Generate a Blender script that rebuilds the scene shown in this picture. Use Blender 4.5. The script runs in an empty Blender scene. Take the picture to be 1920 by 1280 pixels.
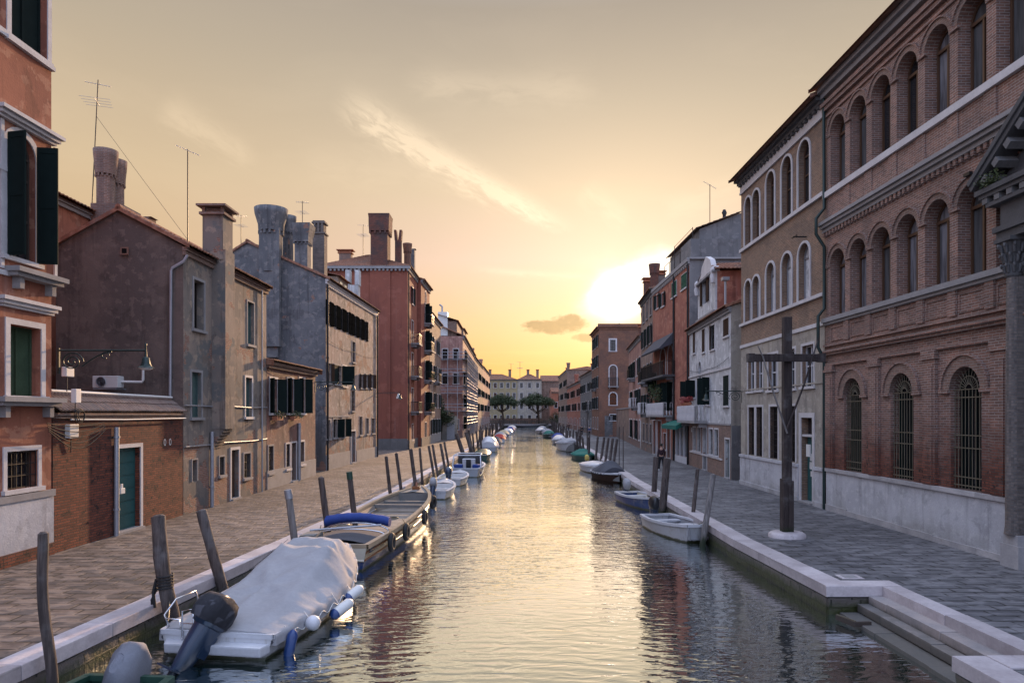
import bpy, bmesh, math, random
from mathutils import Vector, Matrix, noise
R = math.radians
rnd = random.Random(11)
sc = bpy.context.scene
COL = sc.collection

# ------------------------------------------------------------------ camera
EYE = 3.7            # metres above the paving (the photographer stands on a bridge)
WZ = -0.6            # water level
cam = bpy.data.cameras.new("camera")
cam.lens = 24.0; cam.sensor_width = 36.0; cam.shift_y = 136 / 1920
cam.clip_start = 0.2; cam.clip_end = 6000
camo = bpy.data.objects.new("camera", cam); COL.objects.link(camo)
camo.location = (0, 0, EYE); camo.rotation_euler = (R(90), 0, 0)
sc.camera = camo
sc.view_settings.view_transform = 'Standard'; sc.view_settings.look = 'None'
sc.view_settings.gamma = 1.0; sc.view_settings.exposure = 0.38
sc.cycles.max_bounces = 6; sc.cycles.diffuse_bounces = 3; sc.cycles.glossy_bounces = 3
sc.cycles.transmission_bounces = 2; sc.cycles.transparent_max_bounces = 6
sc.cycles.sample_clamp_indirect = 4.0
sc.cycles.caustics_reflective = False; sc.cycles.caustics_refractive = False

# ------------------------------------------------------------------ node helper
def lin(v):
    v /= 255.0
    return v / 12.92 if v <= 0.04045 else ((v + 0.055) / 1.055) ** 2.4
def rgb(r, g, b): return (lin(r), lin(g), lin(b), 1.0)

class NG:
    def __init__(s, tree):
        s.t = tree; s.n = tree.nodes; s.l = tree.links
        s.n.clear()
    def put(s, inp, v):
        if isinstance(v, bpy.types.NodeSocket): s.l.new(v, inp)
        elif v is not None:
            if hasattr(inp.default_value, '__len__') and not hasattr(v, '__len__'):
                v = [v] * len(inp.default_value)
            if hasattr(v, '__len__') and len(inp.default_value) == 3: v = tuple(v)[:3]
            inp.default_value = v
    def m(s, op, a, b=None, c=None, clamp=False):
        n = s.n.new('ShaderNodeMath'); n.operation = op; n.use_clamp = clamp
        for i, v in enumerate((a, b, c)):
            if v is not None: s.put(n.inputs[i], v)
        return n.outputs[0]
    def vm(s, op, a, b=None):
        n = s.n.new('ShaderNodeVectorMath'); n.operation = op
        s.put(n.inputs[0], a)
        if b is not None: s.put(n.inputs[1], b)
        return n.outputs['Value'] if op in ('DOT_PRODUCT', 'LENGTH') else n.outputs[0]
    def mix(s, f, a, b, mode='MIX'):
        n = s.n.new('ShaderNodeMix'); n.data_type = 'RGBA'; n.blend_type = mode
        s.put(n.inputs[0], f); s.put(n.inputs[6], a); s.put(n.inputs[7], b)
        return n.outputs[2]
    def ramp(s, f, stops, interp='LINEAR'):
        n = s.n.new('ShaderNodeValToRGB'); n.color_ramp.interpolation = interp
        e = n.color_ramp.elements
        while len(e) < len(stops): e.new(0.5)
        for k, (p, c) in enumerate(stops):
            e[k].position = p; e[k].color = c if hasattr(c, '__len__') else (c, c, c, 1)
        s.put(n.inputs[0], f); return n.outputs[0]
    def sm(s, f, a, b):
        n = s.n.new('ShaderNodeMapRange'); n.interpolation_type = 'SMOOTHSTEP'
        s.put(n.inputs[0], f); n.inputs[1].default_value = a; n.inputs[2].default_value = b
        return n.outputs[0]
    def noise(s, v, scale, detail=4, rough=0.55, dist=0.0):
        n = s.n.new('ShaderNodeTexNoise')
        if v is not None: s.put(n.inputs['Vector'], v)
        n.inputs['Scale'].default_value = scale; n.inputs['Detail'].default_value = detail
        n.inputs['Roughness'].default_value = rough; n.inputs['Distortion'].default_value = dist
        return n.outputs[0]
    def scale(s, v, xyz):
        n = s.n.new('ShaderNodeMapping'); s.put(n.inputs[0], v); n.inputs['Scale'].default_value = xyz
        return n.outputs[0]
    def comb(s, x, y, z=0.0):
        n = s.n.new('ShaderNodeCombineXYZ'); s.put(n.inputs[0], x); s.put(n.inputs[1], y); s.put(n.inputs[2], z)
        return n.outputs[0]
    def sep(s, v):
        n = s.n.new('ShaderNodeSeparateXYZ'); s.put(n.inputs[0], v); return n.outputs
    def coord(s, k): return s.n.new('ShaderNodeTexCoord').outputs[k]

# ------------------------------------------------------------------ sky and sun
SUN_AZ, SUN_EL = R(8.7), R(9.9)       # azimuth to the right of +Y
world = bpy.data.worlds.new("World"); sc.world = world; world.use_nodes = True
g = NG(world.node_tree)
d = g.vm('NORMALIZE', g.coord('Generated'))
x, y, z = g.sep(d)
el = g.m('MULTIPLY', g.m('ARCSINE', g.m('MAXIMUM', z, 0.0)), 180 / math.pi)      # degrees
az = g.m('MULTIPLY', g.m('ARCTAN2', x, y), 180 / math.pi)
elf = g.m('DIVIDE', el, 90.0)
front = g.ramp(elf, [(0.0, rgb(230, 156, 52)), (0.035, rgb(232, 166, 72)), (0.075, rgb(231, 185, 130)), (0.14, rgb(232, 198, 178)),
                     (0.20, rgb(223, 199, 168)), (0.27, rgb(199, 182, 158)), (0.34, rgb(174, 161, 145)), (0.46, rgb(184, 194, 214)), (1.0, rgb(176, 193, 228))])
side = g.ramp(elf, [(0.0, rgb(226, 170, 118)), (0.10, rgb(224, 184, 136)), (0.20, rgb(220, 193, 155)), (0.30, rgb(192, 175, 151)), (0.40, rgb(170, 160, 150)),
                    (0.6, rgb(190, 192, 206)), (1.0, rgb(185, 196, 222))])
back = g.ramp(elf, [(0.0, rgb(196, 199, 218)), (0.15, rgb(190, 200, 232)), (0.4, rgb(180, 197, 236)), (1.0, rgb(176, 193, 232))])
azd = g.m('ABSOLUTE', g.m('SUBTRACT', az, 8.0))
c = g.mix(g.sm(azd, 8, 42), front, side)
c = g.mix(g.sm(azd, 50, 120), c, back)
sund = (math.sin(SUN_AZ) * math.cos(SUN_EL), math.cos(SUN_AZ) * math.cos(SUN_EL), math.sin(SUN_EL))
# wispy cirrus lit from behind
ae = g.comb(az, el)
def streak(a0, e0, a1, e1, w0, w1, amp, sc_n, seed):
    L = math.hypot(a1 - a0, e1 - e0); ux, uy = (a1 - a0) / L, (e1 - e0) / L
    px = g.m('SUBTRACT', az, a0); py = g.m('SUBTRACT', el, e0)
    t = g.m('DIVIDE', g.m('ADD', g.m('MULTIPLY', px, ux), g.m('MULTIPLY', py, uy)), L)
    s_ = g.m('ADD', g.m('MULTIPLY', px, -uy), g.m('MULTIPLY', py, ux))
    nz = g.noise(g.comb(g.m('MULTIPLY', t, L * 0.35), g.m('MULTIPLY', s_, 1.1), seed), sc_n, 7, 0.62, 0.6)
    s_ = g.m('ADD', s_, g.m('MULTIPLY', g.m('SUBTRACT', nz, 0.5), w0 * 1.6))
    w = g.m('ADD', w0, g.m('MULTIPLY', t, w1 - w0))
    gs = g.m('EXPONENT', g.m('MULTIPLY', g.m('POWER', g.m('DIVIDE', s_, w), 2), -1.0))
    e = g.m('MULTIPLY', g.sm(t, -0.05, 0.18), g.m('SUBTRACT', 1.0, g.sm(t, 0.75, 1.08)))
    return g.m('MULTIPLY', g.m('MULTIPLY', gs, e), g.m('MULTIPLY', g.m('ADD', .25, g.m('MULTIPLY', .75, g.sm(nz, 0.28, 0.62))), amp))
def px2ae(px, py):
    X, Z = (px - 960) / 1280, (776 - py) / 1280
    return math.degrees(math.atan(X)), math.degrees(math.atan(Z / math.hypot(1, X)))
def st(p0, p1, w0, w1, amp, n, seed): return streak(*px2ae(*p0), *px2ae(*p1), w0, w1, amp, n, seed)
cl = st((640, 185), (1060, 425), 1.25, 0.62, 1.35, 1.6, 1.0)
for q in (((300, 195), (480, 300), 1.2, .7, .40, 1.2, 3.0), ((760, 150), (1130, 160), 1.0, 1.2, .34, 1.1, 5.0), ((1090, 350), (1180, 420), 1.0, .8, .30, 1.3, 8.0),
          ((560, 300), (900, 330), 1.2, 1.4, .14, 1.0, 9.0), ((880, 505), (1120, 520), .3, .25, .45, 1.2, 11.0), ((1240, 400), (1420, 330), 1.0, 1.0, .25, 1.2, 13.0)):
    cl = g.m('ADD', cl, st(*q))
veil = g.noise(g.scale(ae, (0.05, 0.16, 1)), 1.0, 6, 0.6, 0.4)
cl = g.m('ADD', cl, g.m('MULTIPLY', g.m('SUBTRACT', veil, 0.5), 0.5))
cl = g.m('MAXIMUM', cl, -0.2)
cl = g.m('MULTIPLY', cl, g.m('SUBTRACT', 1.0, g.sm(azd, 40, 80)))
c = g.mix(1.0, c, g.mix(cl, (0, 0, 0, 1), (0.30, 0.235, 0.16, 1)), 'ADD')
# low horizontal bars near the horizon
bars = g.noise(g.scale(ae, (0.06, 0.9, 1)), 1.0, 5, 0.6, 0.5)
bm_ = g.m('MULTIPLY', g.m('SUBTRACT', 1.0, g.sm(el, 3, 11)), g.m('SUBTRACT', 1.0, g.sm(azd, 12, 35)))
c = g.mix(g.m('MULTIPLY', bm_, g.m('MULTIPLY', g.sm(bars, 0.5, 0.75), .6)), c, rgb(250, 205, 128))
# glow of the hidden sun
dt = g.m('MULTIPLY', g.m('ARCCOSINE', g.m('MINIMUM', g.vm('DOT_PRODUCT', d, sund), 0.99999)), 180 / math.pi)
gn = g.noise(g.scale(ae, (0.16, 0.3, 1)), 1.0, 6, 0.6, 0.3)
dts = g.m('MULTIPLY', dt, g.m('ADD', 0.55, g.m('MULTIPLY', gn, 0.9)))
glow = g.m('EXPONENT', g.m('MULTIPLY', g.m('POWER', g.m('DIVIDE', dts, 2.1), 2), -1))
(la0, le0), (la1, le1) = px2ae(1080, 585), px2ae(1240, 462)
_L = math.hypot(la1 - la0, le1 - le0); ln = ((le1 - le0) / _L, -(la1 - la0) / _L)
edge = g.m('ADD', g.m('MULTIPLY', g.m('SUBTRACT', az, la0), ln[0]), g.m('MULTIPLY', g.m('SUBTRACT', el, le0), ln[1]))
edge = g.m('ADD', edge, g.m('MULTIPLY', g.m('SUBTRACT', g.noise(g.scale(ae, (.5, .8, 1)), 1.0, 6, .62), .5), 1.8))
edge = g.sm(edge, -1.3, .5)
glow = g.m('MULTIPLY', glow, g.m('ADD', .12, g.m('MULTIPLY', edge, .88)))
halo = g.m('EXPONENT', g.m('DIVIDE', dt, -7.5))
core = g.m('EXPONENT', g.m('MULTIPLY', g.m('POWER', g.m('DIVIDE', dts, 1.1), 2), -1))
c = g.mix(1.0, c, g.mix(glow, (0, 0, 0, 1), (1.8, 1.68, 1.42, 1)), 'ADD')
c = g.mix(1.0, c, g.mix(halo, (0, 0, 0, 1), (0.19, 0.12, 0.09, 1)), 'ADD')
c = g.mix(1.0, c, g.mix(core, (0, 0, 0, 1), (10, 9.7, 8.9, 1)), 'ADD')
a2, e2 = px2ae(1208, 525)      # bright bank of cloud up and to the right of the sun
q2 = g.m('ADD', g.m('POWER', g.m('DIVIDE', g.m('SUBTRACT', az, a2), 3.9), 2), g.m('POWER', g.m('DIVIDE', g.m('SUBTRACT', el, e2), 2.2), 2))
q2 = g.m('ADD', q2, g.m('MULTIPLY', g.m('SUBTRACT', gn, .5), 3.2))
c = g.mix(g.m('MULTIPLY', g.m('MULTIPLY', g.m('SUBTRACT', 1.0, g.sm(q2, .0, 1.9)), .85), edge), c, (1.5, 1.38, 1.18, 1))
# two small dark clouds beside the sun
def puff(px, py, ra, re, seed, k):
    a, e = px2ae(px, py)
    n = g.noise(g.comb(g.m('MULTIPLY', az, .9), g.m('MULTIPLY', el, 1.6), seed), 1.1, 6, 0.6)
    q = g.m('ADD', g.m('POWER', g.m('DIVIDE', g.m('SUBTRACT', az, a), ra), 2), g.m('POWER', g.m('DIVIDE', g.m('SUBTRACT', el, e), re), 2))
    q = g.m('ADD', q, g.m('MULTIPLY', g.m('SUBTRACT', n, 0.5), 2.6))
    return g.m('MULTIPLY', g.m('SUBTRACT', 1.0, g.sm(q, 0.25, 1.15)), k)
pf = g.m('MAXIMUM', puff(1035, 613, 3.0, .62, 2.0, .95), g.m('MAXIMUM', puff(1070, 604, 1.7, .75, 6.0, .95), puff(1100, 633, 1.2, .42, 4.0, .8)))
c = g.mix(pf, c, g.mix(g.noise(g.scale(ae, (1.2, 2.2, 1)), 1.0, 5), rgb(96, 78, 60), rgb(168, 132, 90)))
# physical sky underneath the veil of high cloud
sky = g.n.new('ShaderNodeTexSky'); sky.sky_type = 'NISHITA'; sky.sun_disc = False
sky.sun_elevation = SUN_EL; sky.sun_rotation = SUN_AZ; sky.dust_density = 3.0
bg1 = g.n.new('ShaderNodeBackground'); g.l.new(sky.outputs[0], bg1.inputs[0]); bg1.inputs[1].default_value = 0.05
bg2 = g.n.new('ShaderNodeBackground'); g.put(bg2.inputs[0], c); g.put(bg2.inputs[1], g.m('MULTIPLY', .83, g.m('ADD', 1.0, g.m('MAXIMUM', g.m('MULTIPLY', g.sm(azd, 45, 95), .95), g.m('MULTIPLY', g.sm(el, 32, 45), 1.9)))))  # sky behind and overhead brightened as added fill for walls and water
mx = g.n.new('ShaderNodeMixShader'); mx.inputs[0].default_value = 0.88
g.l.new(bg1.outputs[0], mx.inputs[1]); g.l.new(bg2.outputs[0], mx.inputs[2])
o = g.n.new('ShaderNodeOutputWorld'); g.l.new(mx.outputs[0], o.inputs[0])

sun = bpy.data.lights.new("sun", 'SUN'); sun.energy = 5.0; sun.angle = R(1.2); sun.color = (1.0, 0.62, 0.34)
suno = bpy.data.objects.new("sun", sun); COL.objects.link(suno)
suno.rotation_euler = Vector(sund).to_track_quat('Z', 'Y').to_euler()

# ------------------------------------------------------------------ materials
MATS = {}
def newmat(name):
    m = bpy.data.materials.new(name); m.use_nodes = True
    g = NG(m.node_tree)
    b = g.n.new('ShaderNodeBsdfPrincipled'); o = g.n.new('ShaderNodeOutputMaterial')
    g.l.new(b.outputs[0], o.inputs[0])
    MATS[name] = m
    return m, g, b
def bump(g, b, h, strength, dist=0.02):
    n = g.n.new('ShaderNodeBump'); n.inputs['Strength'].default_value = strength
    n.inputs['Distance'].default_value = dist; g.put(n.inputs['Height'], h); g.l.new(n.outputs[0], b.inputs['Normal'])
def simple(name, col, rough=0.7, metal=0.0, var=0.25, nscale=3.0, bmp=0.2, spec=None, coat=0):
    m, g, b = newmat(name)
    uv = g.coord('UV')
    n1 = g.noise(uv, nscale, 5); n2 = g.noise(uv, nscale * 9, 3)
    f = g.m('ADD', 1 - var, g.m('MULTIPLY', g.m('ADD', n1, g.m('MULTIPLY', n2, .5)), var * 1.33))
    c = g.mix(1.0, col, g.comb(f, f, f), 'MULTIPLY')
    g.put(b.inputs['Base Color'], c); b.inputs['Roughness'].default_value = rough; b.inputs['Metallic'].default_value = metal
    if spec is not None: b.inputs['Specular IOR Level'].default_value = spec
    if coat: b.inputs['Coat Weight'].default_value = coat
    if bmp: bump(g, b, n2, bmp, 0.01)
    return m
def brickcol(g, uv, c1, c2, mortar, bw=0.26, rh=0.072, ms=0.011, wob=True):
    if wob:
        w = g.noise(uv, 1.3, 3); uv = g.vm('ADD', uv, g.comb(0, g.m('MULTIPLY', g.m('SUBTRACT', w, .5), .05)))
    t = g.n.new('ShaderNodeTexBrick'); g.put(t.inputs['Vector'], uv)
    g.put(t.inputs['Color1'], c1); g.put(t.inputs['Color2'], c2); g.put(t.inputs['Mortar'], mortar)
    t.inputs['Scale'].default_value = 1; t.inputs['Mortar Size'].default_value = ms
    t.inputs['Brick Width'].default_value = bw; t.inputs['Row Height'].default_value = rh
    t.inputs['Mortar Smooth'].default_value = 0.3; t.inputs['Bias'].default_value = -0.1
    return t.outputs[0], t.outputs[1]
def brick(name, c1, c2, mortar=(.28, .25, .22, 1), damp=None, dampz=(1.0, 3.0), dark=(.05, .045, .045, 1), amt=.45, **k):
    m, g, b = newmat(name)
    uv = g.coord('UV'); u, v, _ = g.sep(uv)
    mixc = g.noise(uv, 0.5, 6, .6)
    col, fac = brickcol(g, uv, c1, c2, mortar, **k)
    per = g.noise(g.scale(uv, (3.9, 13.8, 1)), 1.0, 2)
    col = g.mix(g.m('MULTIPLY', g.sm(per, .52, .72), .6), col, g.mix(1.0, col, (.45, .42, .42, 1), 'MULTIPLY'))
    col = g.mix(g.m('MULTIPLY', g.sm(mixc, .44, .62), amt), col, dark)
    m2 = g.noise(g.vm('ADD', uv, (9, 2, 0)), 1.6, 7, .66)
    col = g.mix(g.m('MULTIPLY', g.sm(m2, .52, .64), .45), col, g.mix(1.0, col, (1.5, 1.35, 1.25, 1), 'MULTIPLY'))
    if damp:
        n = g.noise(uv, 1.1, 6, .65)
        h = g.m('ADD', v, g.m('MULTIPLY', g.m('SUBTRACT', n, .5), -3.2))
        f = g.m('SUBTRACT', 1.0, g.sm(h, dampz[0], dampz[1]))
        dc, _ = brickcol(g, uv, damp, tuple(q * .45 for q in damp[:3]) + (1,), (.05, .035, .03, 1), **k)
        holes = g.sm(g.noise(uv, 3.6, 6, .7), .55, .62)
        dc = g.mix(holes, dc, (.02, .012, .01, 1))
        col = g.mix(f, col, dc)
    wh = g.sm(g.noise(uv, 2.2, 7, .7), .62, .78)
    col = g.mix(g.m('MULTIPLY', wh, .28), col, (.42, .38, .36, 1))
    g.put(b.inputs['Base Color'], col); b.inputs['Roughness'].default_value = .92
    hn = g.m('SUBTRACT', g.m('MULTIPLY', g.noise(uv, 20, 3), .6), fac)
    bump(g, b, hn, .7, .012)
    return m
def plaster(name, a, b_, c_, brk=0.0, damp=(.11, .10, .095, 1), dz=(0.3, 2.2), streaks=.5, patch=None, bc=((.20, .085, .055, 1), (.30, .15, .10, 1)), rough=.93, s=.35):
    m, g, b = newmat(name)
    uv = g.coord('UV'); u, v, _ = g.sep(uv)
    n1 = g.noise(uv, s, 9, .62, .3); n2 = g.noise(uv, s * 5, 6, .6); n3 = g.noise(uv, 22, 4, .6)
    col = g.mix(g.sm(n1, .42, .56), a, b_)
    col = g.mix(g.m('MULTIPLY', g.sm(n2, .545, .585), .8), col, c_)
    n5 = g.noise(g.vm('ADD', uv, (3, 21, 0)), s * 2.2, 9, .66, .4)
    col = g.mix(g.m('MULTIPLY', g.sm(n5, .55, .60), streaks), col, g.mix(1.0, col, (.55, .54, .55, 1), 'MULTIPLY'))
    st_ = g.noise(g.scale(uv, (2.6, .16, 1)), 1.0, 6, .65)
    col = g.mix(g.m('MULTIPLY', g.sm(st_, .51, .68), streaks), col, g.mix(1.0, col, (.32, .30, .30, 1), 'MULTIPLY'))
    st2 = g.noise(g.vm('ADD', g.scale(uv, (1.9, .12, 1)), (7, 3, 0)), 1.0, 6, .65)
    col = g.mix(g.m('MULTIPLY', g.sm(st2, .56, .74), streaks * .5), col, g.mix(.5, col, (.55, .52, .48, 1)))
    if patch: col = g.mix(g.sm(g.noise(g.vm('ADD', uv, (31, 17, 0)), .5, 8, .6), .56, .60), col, patch)
    h = g.m('ADD', v, g.m('MULTIPLY', g.m('SUBTRACT', g.noise(uv, .9, 6, .65), .5), -2.6))
    f = g.m('SUBTRACT', 1.0, g.sm(h, dz[0], dz[1]))
    col = g.mix(g.m('MULTIPLY', f, .65), col, damp)
    hgt = g.m('ADD', n3, g.m('MULTIPLY', n2, 2.0))
    if brk > 0:
        msk = g.sm(g.m('ADD', g.noise(g.vm('ADD', uv, (13, 5, 0)), .75, 8, .62), g.m('MULTIPLY', f, .12)), .70 - .22 * brk, .715 - .22 * brk)
        bcol, bf = brickcol(g, uv, bc[0], bc[1], (.25, .22, .19, 1))
        col = g.mix(msk, col, bcol)
        hgt = g.m('SUBTRACT', hgt, g.m('MULTIPLY', msk, g.m('ADD', 2.0, bf)))
    fl = g.m('ADD', .80, g.m('MULTIPLY', n3, .4))
    col = g.mix(1.0, col, g.comb(fl, fl, fl), 'MULTIPLY')
    g.put(b.inputs['Base Color'], col); b.inputs['Roughness'].default_value = rough
    bump(g, b, hgt, .45, .012)
    return m
def A(r, g_, b): return (r, g_, b, 1.0)
# stone, joinery, metals
simple('white_stone', A(.52, .50, .50), .75, var=.45, nscale=1.6, bmp=.3)
simple('grey_stone', A(.26, .25, .25), .85, var=.55, nscale=1.4, bmp=.4)
simple('portal_stone', A(.15, .145, .145), .9, var=.7, nscale=2.5, bmp=.7)
simple('dark_stone', A(.08, .078, .08), .85, var=.7, nscale=1.7, bmp=.6)
simple('shutter_green', A(.008, .015, .014), .9, spec=.12, var=.4, nscale=4, bmp=.2)
simple('shutter_black', A(.010, .010, .009), 1.0, var=.5, nscale=4, bmp=0, spec=0)
simple('shutter_teal', A(.075, .12, .115), .9, spec=.12, var=.5, nscale=4, bmp=.2)
simple('shutter_mid', A(.03, .085, .055), .9, spec=.12, var=.4, nscale=4, bmp=.2)
simple('shutter_brown', A(.045, .026, .018), .9, spec=.12, var=.4, nscale=4, bmp=.2)
simple('shutter_old', A(.045, .075, .045), .9, spec=.12, var=.6, nscale=3, bmp=.3)
simple('door_teal', A(.018, .085, .085), .5, var=.35, nscale=2, bmp=.15)
simple('door_brown', A(.055, .025, .015), .6, var=.5, nscale=3)
simple('dark_wood', A(.045, .032, .025), .6, var=.5, nscale=3)
simple('sash_wood', A(.085, .042, .022), .45, var=.3, nscale=3)
simple('iron', A(.018, .018, .02), .5, .4, var=.3)
simple('iron_green', A(.012, .028, .026), .45, .3, var=.3)
simple('pale_bars', A(.15, .13, .09), .5, .2, var=.3)
simple('zinc', A(.33, .34, .37), .45, .5, var=.3)
simple('chrome', A(.6, .6, .62), .2, .9, var=.1, bmp=0)
simple('white_paint', A(.56, .57, .60), .35, var=.35, nscale=2, bmp=.1, coat=.2)
def hullmat(name, col):
    m, g, b = newmat(name); ob = g.coord('Object'); z = g.sep(ob)[2]
    n = g.noise(ob, 2.5, 6, .65); n2 = g.noise(g.scale(ob, (1, 1, .15)), 9, 4, .6)
    c = g.mix(g.m('MULTIPLY', g.sm(n, .5, .7), .35), col, A(.33, .31, .26)); c = g.mix(g.m('MULTIPLY', g.sm(n2, .55, .72), .45), c, A(.28, .25, .19))
    c = g.mix(g.m('SUBTRACT', 1.0, g.sm(g.m('ADD', z, g.m('MULTIPLY', g.m('SUBTRACT', n, .5), .16)), .03, .09)), c, A(.05, .055, .025))
    g.put(b.inputs['Base Color'], c); b.inputs['Roughness'].default_value = .38; b.inputs['Coat Weight'].default_value = .2; bump(g, b, n, .15, .01)
hullmat('white_hull', A(.56, .57, .59)); hullmat('blue_hull', A(.012, .045, .17)); hullmat('grey_hull', A(.36, .38, .41))
simple('cream_paint', A(.60, .56, .46), .35, var=.25, nscale=2, bmp=.1, coat=.2)
simple('navy', A(.016, .034, .07), .3, var=.3, nscale=3, bmp=.1, coat=.3)
simple('blue_paint', A(.012, .045, .17), .35, var=.3, nscale=2, bmp=.1, coat=.3)
simple('blue_canvas', A(.015, .045, .21), .8, var=.4, nscale=3, bmp=.3)
simple('green_canvas', A(.008, .13, .10), .8, var=.4, nscale=3, bmp=.3)
simple('dark_green_paint', A(.015, .05, .035), .5, var=.4, nscale=3, bmp=.2)
simple('grey_canvas', A(.31, .31, .325), .9, var=.35, nscale=1.5, bmp=.5)
simple('blue_grey_canvas', A(.15, .16, .19), .85, var=.4, nscale=3, bmp=.5)
simple('dark_canvas', A(.06, .062, .075), .9, var=.35, nscale=2, bmp=.5)
simple('tan_canvas_sunset_pane', A(.45, .38, .25), .9, var=.3, nscale=2, bmp=.3)
simple('yellow_canvas', A(.50, .38, .10), .8, var=.3, nscale=2, bmp=.3)
simple('rubber', A(.012, .012, .013), .75, var=.3, bmp=.2)
simple('black_plastic', A(.012, .014, .018), .3, var=.2, bmp=.05)
simple('grey_deck', A(.17, .17, .165), .7, var=.4, nscale=2, bmp=.2)
simple('plank_deck', A(.23, .20, .17), .8, var=.5, nscale=2, bmp=.3)
simple('side_planks', A(.36, .29, .20), .4, var=.5, nscale=2, bmp=.3, coat=.3)
simple('varnish', A(.23, .085, .03), .3, var=.4, nscale=3, bmp=.1, coat=.4)
simple('plastic_white', A(.62, .62, .60), .5, var=.12, bmp=0)
simple('red_cloth', A(.30, .02, .02), .8)
simple('soil', A(.05, .035, .025), .9)
simple('terracotta', A(.34, .13, .07), .85, var=.4)
simple('skin', A(.45, .26, .19), .6, var=.1, bmp=0)
simple('hair_dark', A(.02, .014, .01), .7, var=.2, bmp=0)
simple('cloth_maroon', A(.035, .014, .02), .9, var=.3)
simple('cloth_black', A(.015, .015, .02), .9, var=.3)
simple('cloth_blue', A(.04, .07, .16), .9, var=.3)
simple('shoe_pale', A(.45, .45, .45), .7, var=.2)
def glass(name, col, rough=.08, spec=.7, curtain=0):
    m, g, b = newmat(name)
    uv = g.coord('UV')
    n = g.noise(g.scale(uv, (6, .6, 1)), 1, 3)
    lo = tuple(q * (.35 if curtain else .6) for q in col[:3]) + (1,)
    g.put(b.inputs['Base Color'], g.mix(g.sm(n, .35, .65), lo, col))
    b.inputs['Roughness'].default_value = rough; b.inputs['Specular IOR Level'].default_value = spec
    bump(g, b, g.noise(uv, 1.2, 2), .05, .05)
glass('glass_dark', A(.018, .02, .024)); glass('glass_grey', A(.09, .095, .10), .12); glass('glass_curtain', A(.21, .21, .23), .14, .6, 1)
glass('void', A(.010, .009, .009), .9, .1)
def roofmat(name, a, b_, c_):
    m, g, b = newmat(name)
    uv = g.coord('UV')
    n = g.noise(g.scale(uv, (4.5, 2.4, 1)), 1, 2); n2 = g.noise(uv, .8, 6)
    col = g.mix(g.sm(n, .35, .65), a, b_); col = g.mix(g.m('MULTIPLY', g.sm(n2, .5, .7), .8), col, c_)
    g.put(b.inputs['Base Color'], col); b.inputs['Roughness'].default_value = .9
    bump(g, b, g.noise(uv, 14, 4), .5, .02)
roofmat('roof_tile', A(.20, .085, .05), A(.32, .16, .10), A(.12, .11, .10))
roofmat('roof_tile_grey', A(.15, .10, .08), A(.23, .17, .14), A(.11, .105, .10))
# wood of the mooring posts
def postwood(name, a, b_, alg=.15):
    m, g, b = newmat(name)
    uv = g.coord('UV'); ob = g.coord('Object'); _, _, oz = g.sep(ob)
    gr = g.noise(g.scale(ob, (14, 14, .9)), 1.0, 6, .65, .4)
    col = g.mix(g.sm(gr, .35, .65), a, b_)
    col = g.mix(g.m('MULTIPLY', g.sm(g.noise(ob, 2.0, 5), .5, .7), .5), col, A(.16, .15, .15))
    h = g.m('ADD', oz, g.m('MULTIPLY', g.noise(ob, 5, 4), .5))
    f = g.m('SUBTRACT', 1.0, g.sm(h, .35, .65))
    col = g.mix(f, col, A(.015, .022, .008))
    g.put(b.inputs['Base Color'], col); b.inputs['Roughness'].default_value = .88
    bump(g, b, gr, .9, .03)
postwood('post_wood', A(.035, .026, .024), A(.11, .085, .075)); postwood('post_pale', A(.12, .11, .105), A(.24, .22, .21))
postwood('cross_wood', A(.022, .015, .014), A(.05, .036, .033))
# paving
def paving(name, a, b_, c_, bw, rh, joint):
    m, g, b = newmat(name)
    uv = g.coord('UV')
    w = g.noise(uv, .6, 4); w2 = g.noise(g.vm('ADD', uv, (40, 9, 0)), .6, 4)
    wv = g.vm('ADD', uv, g.comb(g.m('MULTIPLY', g.m('SUBTRACT', w2, .5), .22), g.m('MULTIPLY', g.m('SUBTRACT', w, .5), .16)))
    t = g.n.new('ShaderNodeTexBrick'); g.put(t.inputs['Vector'], wv)
    g.put(t.inputs['Color1'], a); g.put(t.inputs['Color2'], b_); g.put(t.inputs['Mortar'], A(.022, .020, .019))
    t.inputs['Scale'].default_value = 1; t.inputs['Mortar Size'].default_value = joint; t.inputs['Mortar Smooth'].default_value = .6
    t.inputs['Brick Width'].default_value = bw; t.inputs['Row Height'].default_value = rh; t.offset = .5; t.squash = 1.0
    col = t.outputs[0]
    per = g.noise(g.scale(wv, (1.0 / bw, 1.0 / rh, 1)), 1.1, 2)
    col = g.mix(g.m('MULTIPLY', g.sm(per, .47, .58), .9), col, c_)
    big = g.noise(uv, .22, 7, .6)
    col = g.mix(g.m('MULTIPLY', g.sm(big, .44, .60), .75), col, g.mix(1.0, col, A(.5, .5, .53), 'MULTIPLY'))
    per2 = g.noise(g.vm('ADD', g.scale(wv, (1.0 / bw, 1.0 / rh, 1)), (50, 50, 0)), 1.3, 1)
    col = g.mix(g.m('MULTIPLY', g.sm(per2, .56, .64), .6), col, g.mix(1.0, col, A(.45, .45, .48), 'MULTIPLY'))
    sp = g.sm(g.noise(uv, 2.6, 6, .7), .62, .70); col = g.mix(g.m('MULTIPLY', sp, .5), col, A(.05, .048, .047))
    fn = g.noise(uv, 12, 5, .6); fl = g.m('ADD', .75, g.m('MULTIPLY', fn, .5))
    col = g.mix(1.0, col, g.comb(fl, fl, fl), 'MULTIPLY')
    g.put(b.inputs['Base Color'], col)
    g.put(b.inputs['Roughness'], g.m('ADD', .52, g.m('MULTIPLY', big, .4)))
    hh = g.m('ADD', g.m('SUBTRACT', g.m('MULTIPLY', per, .9), t.outputs[1]), g.m('MULTIPLY', fn, .25))
    bump(g, b, hh, .95, .03)
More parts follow.
